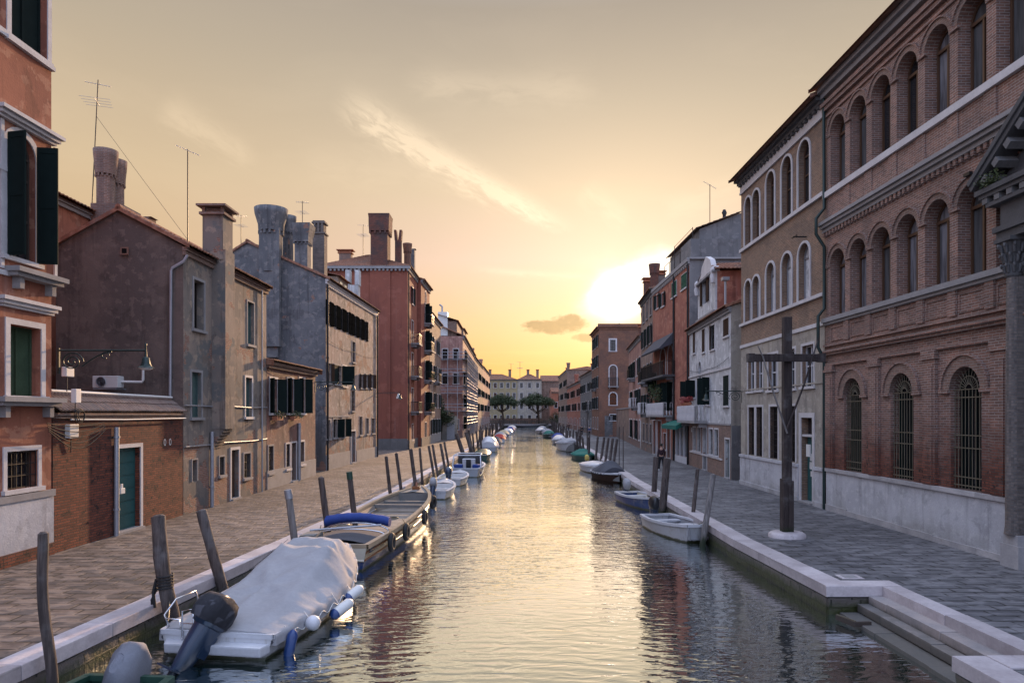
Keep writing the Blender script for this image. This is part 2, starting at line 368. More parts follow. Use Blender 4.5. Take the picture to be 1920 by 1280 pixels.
paving('paving_warm', A(.145, .110, .09), A(.085, .079, .078), A(.225, .18, .15), .60, .37, .030)
paving('paving_grey', A(.145, .143, .15), A(.10, .10, .107), A(.20, .197, .205), .66, .33, .024)
# Istrian stone kerb and the wet wall under it
def kerb(name, a, b_):
    m, g, b = newmat(name)
    uv = g.coord('UV'); gz = g.sep(g.coord('Object'))[2]
    n = g.noise(uv, 1.3, 7, .6); n2 = g.noise(uv, 16, 4)
    col = g.mix(g.sm(n, .36, .64), a, b_)
    col = g.mix(g.m('MULTIPLY', g.sm(g.noise(uv, 3.2, 6, .7), .58, .72), .5), col, A(.20, .19, .18))
    fl = g.m('ADD', .8, g.m('MULTIPLY', n2, .4)); col = g.mix(1.0, col, g.comb(fl, fl, fl), 'MULTIPLY')
    g.put(b.inputs['Base Color'], col); b.inputs['Roughness'].default_value = .6
    isl = g.m('ADD', .78, g.m('MULTIPLY', g.n.new('ShaderNodeNewGeometry').outputs['Random Per Island'], .30))
    g.put(b.inputs['Base Color'], g.mix(1.0, col, g.comb(isl, isl, g.m('MULTIPLY', isl, .99)), 'MULTIPLY'))
    bump(g, b, g.m('ADD', n2, n), .35, .012)
kerb('kerb_stone', A(.42, .37, .38), A(.54, .49, .50))
kerb('step_stone', A(.27, .25, .25), A(.36, .31, .29))
_g = NG.__new__(NG); _m = MATS['step_stone']; _g.t = _m.node_tree; _g.n = _g.t.nodes; _g.l = _g.t.links
_b = [n for n in _g.n if n.type == 'BSDF_PRINCIPLED'][0]; _c = _b.inputs['Base Color'].links[0].from_socket
_z = _g.sep(_g.coord('Object'))[2]; _n = _g.noise(_g.coord('Object'), 3.0, 6, .65)
_f = _g.m('SUBTRACT', 1.0, _g.sm(_g.m('ADD', _z, _g.m('MULTIPLY', _g.m('SUBTRACT', _n, .5), .25)), -.42, -.2))
_g.put(_b.inputs['Base Color'], _g.mix(_g.m('MULTIPLY', _f, .68), _c, A(.035, .038, .026)))
kerb('plinth_stone', A(.36, .35, .36), A(.48, .46, .46))
m, g, b = newmat('quay_face')
uv = g.coord('UV'); u, v, _ = g.sep(uv)
bc, bf = brickcol(g, uv, A(.13, .11, .10), A(.08, .07, .065), A(.02, .02, .018), bw=.85, rh=.22, ms=.02)
n = g.noise(uv, 1.6, 7, .65)
h = g.m('ADD', v, g.m('MULTIPLY', g.m('SUBTRACT', n, .5), .5))
col = g.mix(g.m('SUBTRACT', 1.0, g.sm(h, -.50, -.22)), bc, g.mix(g.noise(uv, 7, 4), A(.05, .055, .008), A(.015, .02, .006)))
col = g.mix(g.m('SUBTRACT', 1.0, g.sm(h, -.66, -.50)), col, A(.008, .008, .007))
g.put(b.inputs['Base Color'], col); b.inputs['Roughness'].default_value = .6
bump(g, b, g.m('SUBTRACT', g.noise(uv, 9, 5), bf), .9, .03)
# walls
plaster('red_plaster', A(.33, .125, .075), A(.27, .10, .062), A(.40, .19, .12), damp=A(.15, .07, .05), streaks=.55, dz=(-3, 0))
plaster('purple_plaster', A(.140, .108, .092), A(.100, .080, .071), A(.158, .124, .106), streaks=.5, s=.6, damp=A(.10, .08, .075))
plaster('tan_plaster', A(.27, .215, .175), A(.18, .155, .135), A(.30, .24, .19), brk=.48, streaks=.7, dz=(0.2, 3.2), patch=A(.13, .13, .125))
plaster('grey_plaster', A(.15, .15, .155), A(.105, .11, .118), A(.21, .20, .195), brk=.3, streaks=.6, s=.5)
plaster('pale_peeling', A(.37, .275, .23), A(.26, .215, .19), A(.48, .40, .34), brk=.55, streaks=.85, dz=(0.2, 2.4))
plaster('low_house', A(.25, .115, .085), A(.17, .095, .078), A(.34, .22, .17), brk=.45, streaks=.6, dz=(0.6, 3.6), damp=A(.20, .17, .15))
plaster('deep_red', A(.25, .080, .050), A(.215, .070, .046), A(.285, .10, .066), streaks=.25, dz=(-3, 0), s=.2)
plaster('orange_red', A(.34, .13, .085), A(.28, .10, .068), A(.40, .18, .12), brk=.05, streaks=.45)
plaster('pink_plaster', A(.36, .19, .155), A(.30, .16, .13), A(.42, .26, .21), brk=.1, streaks=.6)
plaster('brown_plaster', A(.23, .155, .12), A(.18, .125, .10), A(.28, .20, .16), brk=.2, streaks=.6)
plaster('beige_plaster', A(.37, .33, .27), A(.31, .28, .24), A(.42, .38, .32), streaks=.45, s=.5)
plaster('cream_plaster', A(.31, .25, .145), A(.28, .23, .14), A(.34, .28, .17), streaks=.35, damp=A(.25, .21, .14))
plaster('white_plaster', A(.56, .56, .56), A(.46, .46, .46), A(.64, .64, .64), streaks=.6, brk=.04, damp=A(.22, .21, .20))
plaster('white_plinth', A(.50, .50, .52), A(.44, .44, .46), A(.54, .54, .55), streaks=.38, s=.7, damp=A(.25, .24, .22), dz=(-.4, .9))
plaster('cement', A(.17, .165, .165), A(.14, .138, .14), A(.20, .19, .19), streaks=.4)
brick('old_brick', A(.17, .052, .032), A(.085, .034, .026), A(.11, .075, .06), amt=.7, damp=A(.20, .052, .026), dampz=(2.2, 5.5))
brick('palace_brick', A(.28, .145, .105), A(.155, .088, .068), A(.34, .29, .26), damp=A(.20, .062, .036), dampz=(1.6, 4.0), amt=.25)
brick('trim_brick', A(.25, .145, .105), A(.165, .10, .078), A(.27, .23, .20), amt=.3)
brick('tan_brick', A(.25, .15, .095), A(.17, .105, .072), A(.28, .23, .18), amt=.3)
brick('tower_brick', A(.24, .105, .06), A(.17, .075, .045), A(.18, .12, .09), amt=.35)
brick('grey_brick', A(.20, .165, .145), A(.12, .10, .09), A(.14, .13, .125), amt=.4)
# foliage
def leafmat(name, a, b_):
    m, g, b = newmat(name)
    i = g.n.new('ShaderNodeObjectInfo'); n = g.noise(g.coord('Object'), 1.2, 4)
    g.put(b.inputs['Base Color'], g.mix(g.sm(n, .35, .65), a, b_)); b.inputs['Roughness'].default_value = .6
    b.inputs['Subsurface Weight'].default_value = 0
leafmat('leaves', A(.035, .06, .018), A(.07, .09, .028)); leafmat('leaves_dark', A(.022, .040, .014), A(.045, .062, .02))
leafmat('flowers', A(.28, .03, .03), A(.38, .12, .10))
simple('bark', A(.06, .042, .03), .9, var=.5, bmp=.6)
# water
m, g, b = newmat('canal_water')
p = g.coord('Object')
n1 = g.noise(g.scale(p, (.75, 1.9, 1)), 2.0, 1.5, .5, .9)
n2 = g.noise(g.scale(g.vm('ADD', p, (5, 1, 0)), (.8, 2.2, 1)), 6.5, 1.0, .5, .8)
n3 = g.noise(g.scale(p, (.4, .8, 1)), .4, 2, .5)
px_, py_, _z = g.sep(p)
calm = g.sm(g.noise(g.scale(p, (.16, .10, 1)), 1.0, 3, .5), .36, .62)
dr_ = g.vm('LENGTH', g.comb(g.m('SUBTRACT', px_, -.3), g.m('SUBTRACT', py_, 5.5)))
wob = g.m('MULTIPLY', n3, 5.0)
rg = g.m('MULTIPLY', g.m('SINE', g.m('ADD', g.m('MULTIPLY', dr_, 21.0), wob)), g.m('MULTIPLY', g.m('SUBTRACT', 1.0, g.sm(dr_, 5.5, 10.5)), .028))
hgt = g.m('ADD', g.m('ADD', g.m('MULTIPLY', n1, g.m('ADD', .24, g.m('MULTIPLY', calm, .30))), rg), g.m('ADD', g.m('MULTIPLY', n2, g.m('ADD', .04, g.m('MULTIPLY', calm, .11))), g.m('MULTIPLY', n3, .6)))
b.inputs['Base Color'].default_value = A(.010, .024, .021); b.inputs['Roughness'].default_value = .03
b.inputs['IOR'].default_value = 1.33
bp = g.n.new('ShaderNodeBump'); bp.inputs['Strength'].default_value = 1.0; bp.inputs['Distance'].default_value = .045; g.put(bp.inputs['Height'], hgt)
g.l.new(bp.outputs[0], b.inputs['Normal'])
gl = g.n.new('ShaderNodeBsdfGlossy'); gl.inputs['Color'].default_value = A(.90, .97, 1.0); gl.inputs['Roughness'].default_value = .015; g.l.new(bp.outputs[0], gl.inputs['Normal'])
fr_ = g.n.new('ShaderNodeFresnel'); fr_.inputs['IOR'].default_value = 1.33; g.l.new(bp.outputs[0], fr_.inputs['Normal'])
mxs = g.n.new('ShaderNodeMixShader'); g.put(mxs.inputs[0], g.m('ADD', .56, g.m('MULTIPLY', fr_.outputs[0], 1.2), clamp=True)); g.l.new(b.outputs[0], mxs.inputs[1]); g.l.new(gl.outputs[0], mxs.inputs[2])
out = [n for n in g.n if n.type == 'OUTPUT_MATERIAL'][0]; g.l.new(mxs.outputs[0], out.inputs[0])

# ------------------------------------------------------------------ geometry helpers
def V(*a): return Vector(a)
def ray(px, py, D): return V((px - 960) / 1280 * D, D, EYE - (py - 776) / 1280 * D)
class MB:
    def __init__(s): s.v = []; s.f = []; s.sm = []
    def face(s, pts, smooth=False):
        i = len(s.v); s.v += [Vector(p) for p in pts]; s.f.append(list(range(i, i + len(pts)))); s.sm.append(smooth); return s
    def grid(s, rows, smooth=True, closed=False):
        i = len(s.v); n = len(rows[0])
        for r in rows: s.v += [Vector(p) for p in r]
        for a in range(len(rows) - 1):
            for c in range(n if closed else n - 1):
                d = (c + 1) % n
                s.f.append([i + a * n + c, i + a * n + d, i + (a + 1) * n + d, i + (a + 1) * n + c]); s.sm.append(smooth)
        return s
    def cap(s, ring, smooth=False): return s.face(ring, smooth)
    def box(s, lo, hi):
        a, b, c = lo; d, e, f = hi
        return s.hexa([V(a, b, c), V(d, b, c), V(d, e, c), V(a, e, c)], [V(a, b, f), V(d, b, f), V(d, e, f), V(a, e, f)])
    def hexa(s, lo, hi):
        i = len(s.v); s.v += [Vector(p) for p in lo] + [Vector(p) for p in hi]; n = len(lo)
        s.f.append([i + k for k in range(n)][::-1]); s.f.append([i + n + k for k in range(n)])
        for k in range(n):
            l = (k + 1) % n; s.f.append([i + k, i + l, i + n + l, i + n + k])
        s.sm += [False] * (n + 2); return s
    def obox(s, c, ux, uy, uz):   # centre and three half-axis vectors
        lo = [c - ux - uy - uz, c + ux - uy - uz, c + ux + uy - uz, c - ux + uy - uz]
        return s.hexa(lo, [p + uz * 2 for p in lo])
    def beam(s, a, b, w, h=None, up=V(0, 0, 1)):
        h = h or w; a = Vector(a); b = Vector(b); d = (b - a); L = d.length
        if L < 1e-6: return s
        d = d / L; x = d.cross(up)
        if x.length < 1e-3: x = d.cross(V(1, 0, 0))
        x.normalize(); yv = x.cross(d)
        return s.obox((a + b) / 2, x * w / 2, yv * h / 2, d * L / 2)
    def tube(s, pts, r, n=8, smooth=True, caps=True):
        pts = [Vector(p) for p in pts]; rs = r if isinstance(r, (list, tuple)) else [r] * len(pts)
        rows = []; px = None
        for k, p in enumerate(pts):
            d = (pts[min(k + 1, len(pts) - 1)] - pts[max(k - 1, 0)])
            if d.length < 1e-9: d = V(0, 0, 1)
            d.normalize()
            x = px - d * px.dot(d) if px is not None else d.cross(V(0, 0, 1) if abs(d.z) < .9 else V(1, 0, 0))
            if x.length < 1e-4: x = d.cross(V(0, 1, 0))
            x.normalize(); px = x; yv = d.cross(x)
            rows.append([p + (x * math.cos(t) + yv * math.sin(t)) * rs[k] for t in [2 * math.pi * q / n for q in range(n)]])
        s.grid(rows, smooth, True)
        if caps: s.cap(rows[0][::-1]); s.cap(rows[-1])
        return s
    def rings(s, prof, n=16, c=(0, 0), e=2.0, smooth=True, caps=True, tw=0.0):
        """prof = list of (z, rx, ry[, dx, dy]); superellipse rings"""
        rows = []
        for q in prof:
            z, rx, ry = q[:3]; dx, dy = (q[3], q[4]) if len(q) > 3 else (0, 0); row = []
            for k in range(n):
                t = 2 * math.pi * k / n + tw; cs, sn = math.cos(t), math.sin(t)
                row.append(V(c[0] + dx + rx * math.copysign(abs(cs) ** (2 / e), cs), c[1] + dy + ry * math.copysign(abs(sn) ** (2 / e), sn), z))
            rows.append(row)
        s.grid(rows, smooth, True)
        if caps: s.cap(rows[0][::-1]); s.cap(rows[-1])
        return s
    def ball(s, c, r, n=12, sq=(1, 1, 1)):
        rows = []
        for i in range(n // 2 + 1):
            t = math.pi * i / (n // 2)
            rows.append([V(c[0] + r * sq[0] * math.sin(t) * math.cos(q), c[1] + r * sq[1] * math.sin(t) * math.sin(q), c[2] - r * sq[2] * math.cos(t)) for q in [2 * math.pi * k / n for k in range(n)]])
        return s.grid(rows, True, True)
    def torus(s, c, ax1, ax2, R_, r, n=20, m=8, sq=1.0):
        rows = []; nz = ax1.cross(ax2)
        for k in range(n + 1):
            t = 2 * math.pi * k / n; dr = ax1 * math.cos(t) + ax2 * math.sin(t)
            rows.append([c + dr * (R_ + r * math.cos(q)) + nz * (r * sq * math.sin(q)) for q in [2 * math.pi * j / m for j in range(m)]])
        return s.grid(rows, True, True)
    def build(s, name, mat, parent=None, local=False, bevel=0):
        off = V(0, 0, 0)
        if parent is not None and not local:
            p = parent
            while p is not None: off = off + p.location; p = p.parent
        me = bpy.data.meshes.new(name)
        me.from_pydata([tuple(p - off) for p in s.v], [], s.f)
        me.materials.append(MATS[mat] if isinstance(mat, str) else mat)
        me.polygons.foreach_set('use_smooth', s.sm)
        uvl = me.uv_layers.new(name='UVMap'); flat = []
        for f in s.f:
            a = s.v[f[0]]; n = V(0, 0, 0)
            for k in range(1, len(f) - 1): n += (s.v[f[k]] - a).cross(s.v[f[k + 1]] - a)
            if n.length > 1e-12: n.normalize()
            if abs(n.z) > .8:
                for i in f: flat += (s.v[i].x, s.v[i].y)
            else:
                if abs(n.x) > abs(n.y): t = V(-n.y * (1 if n.x > 0 else -1), abs(n.x), 0)
                else: t = V(abs(n.y), -n.x * (1 if n.y > 0 else -1), 0)
                if t.length > 1e-9: t.normalize()
                for i in f: flat += (s.v[i].dot(t), s.v[i].z)
        uvl.data.foreach_set('uv', flat)
        o = bpy.data.objects.new(name, me); COL.objects.link(o)
        if parent is not None: o.parent = parent
        if bevel:
            bm = bmesh.new(); bm.from_mesh(me); bmesh.ops.remove_doubles(bm, verts=bm.verts, dist=1e-4)
            bmesh.ops.bevel(bm, geom=[e for e in bm.edges if len(e.link_faces) == 2 and e.calc_face_angle(0) > .5], offset=bevel, segments=2, affect='EDGES', profile=.6)
            bm.to_mesh(me); bm.free()
        return o
def thing(name, label, cat, loc=(0, 0, 0), group=None, rz=0):
    o = bpy.data.objects.new(name, None); COL.objects.link(o); o.location = loc; o.rotation_euler = (0, 0, rz)
    o.empty_display_size = .2
    o['label'] = label; o['category'] = cat
    if group: o['group'] = group
    return o
def tag(o, label, cat, group=None):
    o['label'] = label; o['category'] = cat
    if group: o['group'] = group
    return o
def struct(o): o['kind'] = 'structure'; return o
def part(parent, name='part', loc=None):
    o = bpy.data.objects.new(name, None); COL.objects.link(o); o.parent = parent; return o
def copytree(o, parent=None):
    c = o.copy(); COL.objects.link(c); c.parent = parent
    for ch in o.children: copytree(ch, c)
    return c

# ------------------------------------------------------------------ facades
class Facade:
    """vertical plane A->B; s=+1 looks to the right of the walking direction, -1 to the left"""
    def __init__(f, A_, B_, s=1):
        f.A = V(A_[0], A_[1], 0); f.B = V(B_[0], B_[1], 0); f.d = (f.B - f.A); f.L = f.d.length; f.d = f.d / f.L
        f.n = V(f.d.y, -f.d.x, 0) * s; f.op = []
    def p(f, u, z, o=0.0): q = f.A + f.d * u + f.n * o; return V(q.x, q.y, z)
    def u(f, px):
        k = (px - 960) / 1280   # x = k*y
        return (k * f.A.y - f.A.x) / (f.d.x - k * f.d.y)
    def D(f, px): return f.A.y + f.d.y * f.u(px)
    def z(f, px, py): return EYE - (py - 776) / 1280 * f.D(px)
    def box(f, m, u0, u1, z0, z1, o0, o1):
        lo = [f.p(u0, z0, o0), f.p(u1, z0, o0), f.p(u1, z0, o1), f.p(u0, z0, o1)]
        return m.hexa(lo, [q + V(0, 0, z1 - z0) for q in lo])
    def outline(f, u0, u1, z0, z1, arch, n=12):
        if not arch: return [(u0, z0), (u0, z1), (u1, z1), (u1, z0)]
        r = (u1 - u0) / 2; c = (u0 + u1) / 2; zs = z1 - r
        return [(u0, z0)] + [(c - r * math.cos(math.pi * k / n), zs + r * math.sin(math.pi * k / n)) for k in range(n + 1)] + [(u1, z0)]
    def ring(f, m, u0, u1, z0, z1, arch, w, o0, o1, zbot=None):
        a = f.outline(u0, u1, z0, z1, arch); b = f.outline(u0 - w, u1 + w, z0, z1 + w, arch)
        if zbot is not None: a = [(q[0], max(q[1], zbot)) for q in a]; b = [(q[0], max(q[1], zbot)) for q in b]
        for k in range(len(a) - 1):
            if abs(a[k][1] - a[k + 1][1]) + abs(a[k][0] - a[k + 1][0]) < 1e-6 and abs(b[k][1] - b[k + 1][1]) < 1e-6: continue
            q = [a[k], a[k + 1], b[k + 1], b[k]]
            m.hexa([f.p(*t, o0) for t in q], [f.p(*t, o1) for t in q])
    def pane(f, m, u0, u1, z0, z1, arch, o): m.face([f.p(*q, o) for q in f.outline(u0, u1, z0, z1, arch)])
    def wall(f, m, zb, zt, u0=0.0, u1=None):
        u1 = f.L if u1 is None else u1
        us = sorted({u0, u1} | {min(max(v, u0), u1) for o in f.op for v in o[:2]}); zs = sorted({zb, zt} | {min(max(v, zb), zt) for o in f.op for v in o[2:4]})
        for i in range(len(us) - 1):
            run = None
            for j in range(len(zs) - 1):
                uc, zc = (us[i] + us[i + 1]) / 2, (zs[j] + zs[j + 1]) / 2
                hole = any(o[0] < uc < o[1] and o[2] < zc < o[3] for o in f.op)
                if not hole and run is None: run = zs[j]
                if (hole or j == len(zs) - 2) and run is not None:
                    top = zs[j] if hole else zs[j + 1]
                    m.face([f.p(us[i], run), f.p(us[i + 1], run), f.p(us[i + 1], top), f.p(us[i], top)]); run = None
        for (a, b, z0, z1, arch, dp) in f.op:
            ol = f.outline(a, b, z0, z1, arch)
            if arch:
                for k in range(1, len(ol) - 2):
                    p, q = ol[k], ol[k + 1]; m.face([f.p(*p), f.p(*q), f.p(q[0], z1), f.p(p[0], z1)])
            for k in range(len(ol)):
                p, q = ol[k], ol[(k + 1) % len(ol)]; m.face([f.p(*p), f.p(*q), f.p(*q, -dp), f.p(*p, -dp)])

def window(b, f, u0, u1, z0, z1, arch=False, depth=.18, fr=.12, frm='white_stone', sill=True, pane='glass_dark', bars=(1, 2), sash='dark_wood',
           sh=None, shm='shutter_green', grille=None, name='window', proud=.03, hood=False, ang=170, lintel=0):
    """register the opening on facade f and build frame, pane, sill, shutters as window > sub-parts"""
    if u0 > u1: u0, u1 = u1, u0
    if z0 > z1: z0, z1 = z1, z0
    f.op.append((u0, u1, z0, z1, arch, depth))
    w, h = u1 - u0, z1 - z0
    m = MB()
    t = min(.06, w * .08)
    if bars is not None:
        f.ring(m, u0 + t, u1 - t, z0, z1 - t, arch, t - .003, -depth + .006, -depth + .05)
        for k in range(1, bars[0] + 1):
            uc = u0 + w * k / (bars[0] + 1); f.box(m, uc - t / 2, uc + t / 2, z0 + .01, (z1 - w / 2 if arch else z1) - .03, -depth + .008, -depth + .055)
        for k in range(1, bars[1] + 1):
            zc = z0 + h * k / (bars[1] + 1); f.box(m, u0 + .01, u1 - .01, zc - t / 2, zc + t / 2, -depth + .012, -depth + .045)
        if arch: f.box(m, u0 + .01, u1 - .01, z1 - w / 2 - t / 2, z1 - w / 2 + t / 2, -depth + .01, -depth + .06)
    else:
        f.ring(m, u0 + .03, u1 - .03, z0, z1 - .03, arch, .027, -depth + .004, -depth + .03)
    wo = m.build(name, sash, b)
    m = MB(); f.pane(m, u0, u1, z0, z1, arch, -depth + .002); m.build('pane', pane, wo)
    if fr:
        m = MB(); f.ring(m, u0 - .004, u1 + .004, z0, z1 + .004, arch, fr, -.02, proud)
        if hood: f.box(m, u0 - fr * 1.8, u1 + fr * 1.8, z1 + fr + .06, z1 + fr + .17, -.01, .16)
        m.build('frame', frm, wo)
    if sill:
        m = MB(); f.box(m, u0 - fr - .05, u1 + fr + .05, z0 - .11, z0 - .003, -depth + .01, .10); m.build('sill', frm, wo)
    if grille:
        m = MB(); n = max(2, int(w / .17)); mh = max(2, int(h / .28))
        for k in range(n + 1):
            uc = u0 + .03 + (w - .06) * k / n; m.beam(f.p(uc, z0, -.03), f.p(uc, z1 - (.02 if not arch else w * .1), -.03), .018)
        for k in range(mh + 1):
            zc = z0 + .03 + (h - .06) * k / mh; m.beam(f.p(u0, zc, -.03), f.p(u1, zc, -.03), .018)
        m.build('grille', grille, wo)
    if sh:
        zt = z1 - (w * .12 if arch else 0)
        def leaf(u, sgn, wd, a, off):
            c, s_ = math.cos(R(a)), math.sin(R(a))      # a=0 closed, 180 flat on the wall
            mm = MB(); dr = f.d * sgn * c + f.n * s_; nn = dr.cross(V(0, 0, 1)).normalized()
            base = f.p(u, 0, off); cz = (z0 + zt) / 2; hh = (zt - z0) / 2 + .01
            cc = base + dr * (wd / 2); cc.z = cz
            mm.obox(cc, dr * wd / 2, nn * .018, V(0, 0, hh))
            for zz in (-hh * .93, -.02, hh * .93): mm.obox(cc + V(0, 0, zz), dr * (wd / 2 - .006), nn * .03, V(0, 0, .045))
            for e in (-1, 1): mm.obox(cc + dr * e * (wd / 2 - .04), dr * .036, nn * .027, V(0, 0, hh - .006))
            return mm.build('shutter', shm, wo)
        hw = w / 2 + .01
        if sh == 'closed': leaf(u0, 1, hw - .008, 0, .015); leaf(u1, -1, hw - .008, 0, .015)
        elif sh == 'one': leaf(u1, -1, hw, ang, .05)
        elif sh == 'half': leaf(u0, 1, hw - .01, 0, .0); leaf(u1, -1, hw, ang, .05)
        else: leaf(u0, 1, hw, ang, .05); leaf(u1, -1, hw, ang, .05)
    return wo
def wpx(b, f, x0, x1, yt, yb, **k):
    xc = (x0 + x1) / 2; return window(b, f, f.u(x0), f.u(x1), f.z(xc, yb), f.z(xc, yt), **k)
def door(b, f, x0, x1, yt, mat='door_brown', fr=.12, frm='white_stone', step=True, panels=3, depth=.22, base=0.0, transom=0, uz=None):
    if uz: u0, u1, zt = uz
    else: u0, u1 = sorted((f.u(x0), f.u(x1))); zt = f.z((x0 + x1) / 2, yt)
    f.op.append((u0, u1, base, zt, False, depth)); m = MB(); w = u1 - u0
    zd = zt - transom
    f.box(m, u0 + .01, u1 - .01, base + .02, zd - .01, -depth + .004, -depth + .05)
    for k in range(panels):
        z0 = base + .15 + (zd - base - .2) * k / panels; z1 = base + .08 + (zd - base - .2) * (k + 1) / panels
        f.box(m, u0 + .07, u1 - .07, z0, z1, -depth + .045, -depth + .066)
    do = m.build('door', mat, b)
    m = MB(); m.ball(f.p(u0 + w * .12, base + 1.05, -depth + .09), .035, 8); m.build('handle', 'zinc', do)
    if transom:
        m = MB(); f.pane(m, u0, u1, zd + .04, zt, False, -depth + .02); m.build('transom_pane', 'glass_dark', do)
        m = MB(); f.box(m, u0 + .005, u1 - .005, zd - .04, zd + .05, -depth + .01, -.02); m.build('transom_bar', frm, do)
    if fr:
        m = MB(); f.ring(m, u0 - .004, u1 + .004, base, zt + .004, False, fr, -.02, .04)
        if step: f.box(m, u0 - fr, u1 + fr, base - .02, base + .08 if base < .05 else base, .041, .22) if False else None
        m.build('frame', frm, do)
    if step:
        m = MB(); f.box(m, u0 - .08, u1 + .08, -.02, .07, -depth + .01, .14); m.build('threshold', 'grey_stone', do)
    return do
def tile_sheet(m, a0, a1, b0, b1, pitch=.24, step=.42, amp=.045):
    """corrugated clay-tile slope: eave a0->a1, ridge b0->b1"""
    L = (a1 - a0).length; S = ((b0 - a0).length + (b1 - a1).length) / 2
    nc = max(3, min(160, int(L / pitch))) * 4; nr = max(2, min(26, int(S / step)))
    nrm = (a1 - a0).cross(b0 - a0).normalized()
    if nrm.z < 0: nrm = -nrm
    for r in range(nr):
        t0, t1 = r / nr, min(1, (r + 1.12) / nr); rows = []
        for t, lift in ((t0, .035), (t1, .0)):
            row = []
            for c in range(nc + 1):
                s_ = c / nc; p = (a0.lerp(a1, s_)).lerp(b0.lerp(b1, s_), t)
                row.append(p + nrm * (lift + amp * abs(math.sin(math.pi * c / 4 + .4)) + .015 * noise.noise(p * 2)))
            rows.append(row)
        m.grid(rows, False)
        m.grid([[p - nrm * .05 for p in rows[0]], rows[0]], False)
def body(b, f, dep, zt, mat, roof='gable', rise=1.4, ov=.35, ridge=.5, zb=-.05, roofm='roof_tile', cornice=True, cmat='grey_stone', near=None, dz=0.0, dent=0, nearmat=None, tile=True, ch=.16):
    """walls with the registered openings + roof. dep goes inward; ridge parallel to the facade"""
    n = f.n; A0, B0 = f.p(0, 0), f.p(f.L, 0); A1, B1 = f.p(0, 0, -dep), f.p(f.L, 0, -dep)
    def at(p, z): return V(p.x, p.y, z)
    zt2 = zt + dz
    m = MB(); f.wall(m, zb, zt)
    m.face([at(A1, zb), at(B1, zb), at(B1, zt), at(A1, zt)])
    zr = zt + rise; ra, rb = f.p(0, zr, -dep * ridge), f.p(f.L, zr, -dep * ridge)
    mn = m if nearmat is None else MB()
    for (p, q, rr, mm, nr_) in ((A0, A1, ra, mn, near), (B0, B1, rb, m, None)):
        pts = [at(p, zb), at(q, zb), at(q, zt)]
        if roof == 'gable': pts.append(rr)
        pts.append(at(p, zt))
        if nr_ is not None: continue
        mm.face(pts)
    if roof == 'flat': m.face([at(A0, zt - .3), at(B0, zt - .3), at(B1, zt - .3), at(A1, zt - .3)])
    wl = m.build('wall', mat, b)
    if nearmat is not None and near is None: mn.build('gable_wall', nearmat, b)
    m = MB(); ts = tile_sheet if tile else (lambda mm, a, b_, c, d_, **k: mm.face([a, b_, d_, c]))
    e0 = f.p(-.12, zt + .02, ov); e1 = f.p(f.L + .12, zt + .02, ov); k0 = f.p(-.12, zt + .02, -dep - ov * .6); k1 = f.p(f.L + .12, zt + .02, -dep - ov * .6)
    ro = None
    if roof == 'gable':
        r0 = f.p(-.12, zr + .05, -dep * ridge); r1 = f.p(f.L + .12, zr + .05, -dep * ridge)
        ts(m, e0, e1, r0, r1); ts(m, k1, k0, r1, r0)
        m.face([e0 - V(0, 0, .09), e1 - V(0, 0, .09), r1 - V(0, 0, .09), r0 - V(0, 0, .09)]); m.face([k0 - V(0, 0, .09), k1 - V(0, 0, .09), r1 - V(0, 0, .09), r0 - V(0, 0, .09)])
        for p, q in ((e0, r0), (k0, r0), (e1, r1), (k1, r1)): m.face([p - V(0, 0, .1), q - V(0, 0, .1), q + V(0, 0, .05), p + V(0, 0, .05)])
        m.tube([r0 + V(0, 0, .03), r1 + V(0, 0, .03)], .11, 8)
    elif roof == 'hip':
        q = min(dep * .5, f.L * .45)
        r0 = f.p(q, zr, -dep * .5); r1 = f.p(f.L - q, zr, -dep * .5)
        ts(m, e0, e1, r0, r1); ts(m, k1, k0, r1, r0); ts(m, k0, e0, r0, r0 + V(0, 0, .01)); ts(m, e1, k1, r1, r1 + V(0, 0, .01))
        m.face([e0 - V(0, 0, .05), e1 - V(0, 0, .05), k1 - V(0, 0, .05), k0 - V(0, 0, .05)])
    elif roof == 'shed':
        k0.z += rise; k1.z += rise; ts(m, e0, e1, k0, k1)
        for p, q in ((e0, k0), (e1, k1)): m.face([p - V(0, 0, .25), q - V(0, 0, .25), q + V(0, 0, .03), p + V(0, 0, .03)])
    elif roof == 'flat':
        for (p, q) in ((A0, B0), (B0, B1), (B1, A1), (A1, A0)): m.beam(at(p, zt + .06), at(q, zt + .06), .34, .13)
    ro = m.build('roof', roofm if roof != 'flat' else cmat, b)
    if cornice:
        m = MB(); f.box(m, -.05, f.L + .05, zt - ch, zt - .01, -.02, ov * .6); f.box(m, -.03, f.L + .03, zt - ch * 2, zt - ch - .002, -.02, ov * .35)
        if dent:
            k = 0.1
            while k < f.L - .1: f.box(m, k, k + dent * .5, zt - ch * 2.8, zt - ch * 2 - .002, -.01, ov * .32); k += dent
        m.build('cornice', cmat, b)
    return wl, ro
def band(b, f, z, h, pr, mat, u0=None, u1=None, name='string_course'):
    m = MB(); u0 = 0 if u0 is None else u0; u1 = f.L if u1 is None else u1
    f.box(m, u0, u1, z - h / 2, z + h / 2, -.01, pr); return m.build(name, mat, b)
def pipe(b, f, u, z0, z1, r=.05, mat='zinc', name='drainpipe', off=.09):
    m = MB(); m.tube([f.p(u, z0, off), f.p(u, z1, off)], r, 8)
    z = z0 + .8
    while z < z1: m.tube([f.p(u, z - .03, off), f.p(u, z + .03, off)], r * 1.3, 8); z += 2.2
    return m.build(name, mat, b)
